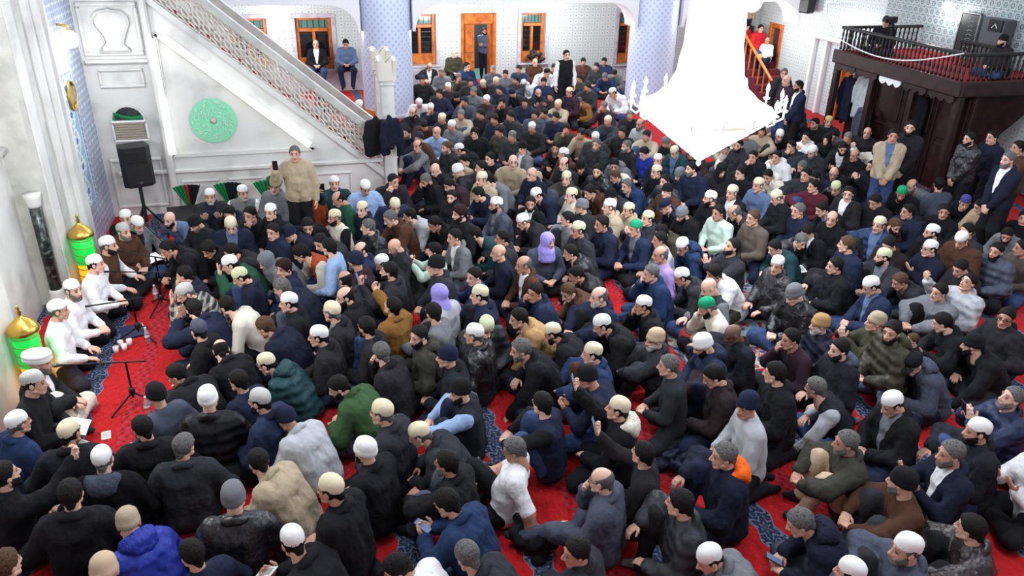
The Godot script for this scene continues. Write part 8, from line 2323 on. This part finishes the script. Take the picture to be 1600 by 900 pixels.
		["bench", "d", 13.47, 1.36, -22.62, 6, 0.77, "", "", "short", "hairdark", "", "jacket", "red", "", "", "navy", "collar", "red", 0, "person in red jacket, dark hair, sitting on a ledge, in front of beige coat", false],
		["bench", "a", 13.76, 1.02, -21.67, -62, 0.82, "", "", "", "", "", "sweater", "cream", "", "", "navy", "", "", 2, "person in cream sweater, shaven head, sitting on a ledge", false],
		["cross", "a", 12.59, 2.31, -15.33, -53, 0.91, "", "", "short", "hairdark", "", "sweater", "black", "", "", "navy", "", "", 1, "person in black sweater, dark hair, sitting cross-legged", false],
		["cross", "a", 13.10, 2.31, -12.57, -91, 0.88, "beanie", "black", "", "", "hairdark", "jacket", "coal", "", "", "denim", "collar", "black", 0, "person in black jacket, black beanie, sitting cross-legged", false],
	]

func held_rows() -> Array:
	return [
		["book", Vector3(-2.35, 0.32, -11.64), 43, 1.10, "held by person in grey suit jacket over black shirt, white skullcap"],
		["book", Vector3(-2.43, 0.41, -7.24), 89, 1.10, "held by person in black sweater, grey skullcap"],
		["phone", Vector3(-0.47, 1.51, -12.04), -6, 0.25, "held by person in beige jacket, grey hair"],
		["phone", Vector3(0.20, 0.91, -12.65), -2, 0.25, "held by person in teal coat, white skullcap"],
		["phone", Vector3(1.25, 0.64, -10.16), -100, 0.25, "held by person in mint sweater, thick dark hair"],
		["phone", Vector3(0.49, 0.74, -9.40), -108, 0.25, "held by person in charcoal jacket, behind plum jacket and navy beanie"],
		["paper", Vector3(-0.60, 0.44, -4.82), -123, 1.10, "held by person in black coat, white skullcap"],
		["phone", Vector3(0.65, 0.43, -5.04), -131, 1.10, "held by person in blue jacket, dark hair"],
		["phone", Vector3(2.32, 0.93, -6.14), -119, 0.25, "held by person in black jacket with cream hood, cream skullcap"],
		["phone", Vector3(6.87, 0.43, -6.64), -105, 1.10, "held by person in black jacket, behind black sweater"],
		["phone", Vector3(6.05, 0.74, -5.09), -103, 0.25, "held by person in navy padded jacket, grey hair"],
		["phone", Vector3(2.29, 0.89, -5.46), -118, 0.25, "held by person in black sweater, dark hair"],
		["phone", Vector3(3.43, 0.29, -4.13), -116, 1.10, "held by person in blue-black coat, grey hair"],
		["phone", Vector3(5.25, 0.74, -9.10), -93, 0.25, "held by person in charcoal jacket, beside white jacket"],
		["paper", Vector3(7.07, 0.28, -9.29), 7, 1.10, "held by person in charcoal leather jacket, grey hair"],
	]

func crowd_rows() -> Array:
	return [
		["hunch", 0.81, -22.13, -24],
		["lap", 1.39, -19.09, -45],
		["chin", 1.41, -18.22, -5],
		["cross", 4.04, -22.90, -22],
		["chin", 4.38, -22.27, -6],
		["lap", 4.54, -21.37, -9],
		["knees", 3.84, -20.81, -33],
		["lap", 3.48, -20.05, -33],
		["hunch", 5.05, -21.88, -18],
		["lap", 5.58, -23.01, -22],
		["cross", 5.79, -22.34, -17],
		["hunch", 2.90, -19.85, -9],
		["chin", 3.00, -18.71, -10],
		["hunch", 4.03, -20.39, -23],
		["chin", 4.03, -19.27, -39],
		["lap", 4.41, -20.12, -49],
		["knees", 4.51, -19.14, -46],
		["knees", 3.57, -17.75, -32],
		["lap", 4.05, -17.70, -54],
		["cross", 4.27, -17.21, -44],
		["cross", 4.72, -17.42, -57],
		["cross", 6.41, -23.04, -29],
		["lap", 7.46, -23.04, -10],
		["lap", 8.70, -23.90, -13],
		["cross", 9.42, -23.90, -25],
		["cross", 8.88, -23.08, -37],
		["cross", 7.11, -21.17, -47],
		["knees", 7.71, -21.33, -46],
		["cross", 7.60, -20.20, -55],
		["chin", 7.31, -18.11, -54],
		["cross", 5.25, -17.49, -21],
		["chin", 5.65, -17.67, -52],
		["cross", 5.70, -17.14, -44],
		["chin", 5.64, -16.27, -25],
		["chin", 5.88, -15.75, -48],
		["knees", 6.74, -16.56, -47],
		["lap", 6.70, -15.58, -47],
		["cross", 7.49, -17.09, -27],
		["cross", 4.89, -16.35, -36],
		["cross", 5.97, -15.29, -36],
		["cross", 3.22, -16.81, -50],
		["hunch", 2.72, -17.62, -17],
		["lap", 3.10, -17.43, -52],
		["lap", 4.11, -16.10, -58],
		["cross", 4.29, -15.70, -45],
		["lap", 2.35, -15.91, -49],
		["cross", 5.36, -18.75, -16],
		["knees", 6.22, -19.30, -39],
		["knees", 6.13, -18.35, -49],
		["hunch", 5.72, -20.49, -54],
		["knees", 5.12, -20.26, -49],
		["chin", 4.91, -18.99, -33],
		["knees", 5.89, -21.43, -54],
		["cross", 5.32, -21.37, -44],
		["cross", 6.56, -21.10, -16],
		["cross", 7.86, -22.41, -21],
		["hunch", 9.27, -22.74, -16],
		["hunch", 8.92, -22.25, -37],
		["knees", 7.09, -15.19, -50],
		["hunch", 7.74, -15.10, -67],
		["hunch", 7.79, -14.32, -42],
		["lap", 3.28, -21.84, -4],
		["knees", 9.76, -15.09, -32],
		["cross", 10.11, -15.92, -42],
		["cross", 10.91, -16.74, -29],
		["cross", 12.01, -17.24, -26],
		["cross", 9.30, -14.92, -44],
		["cross", 8.92, -14.87, -58],
		["knees", 11.37, -14.22, -69],
	]
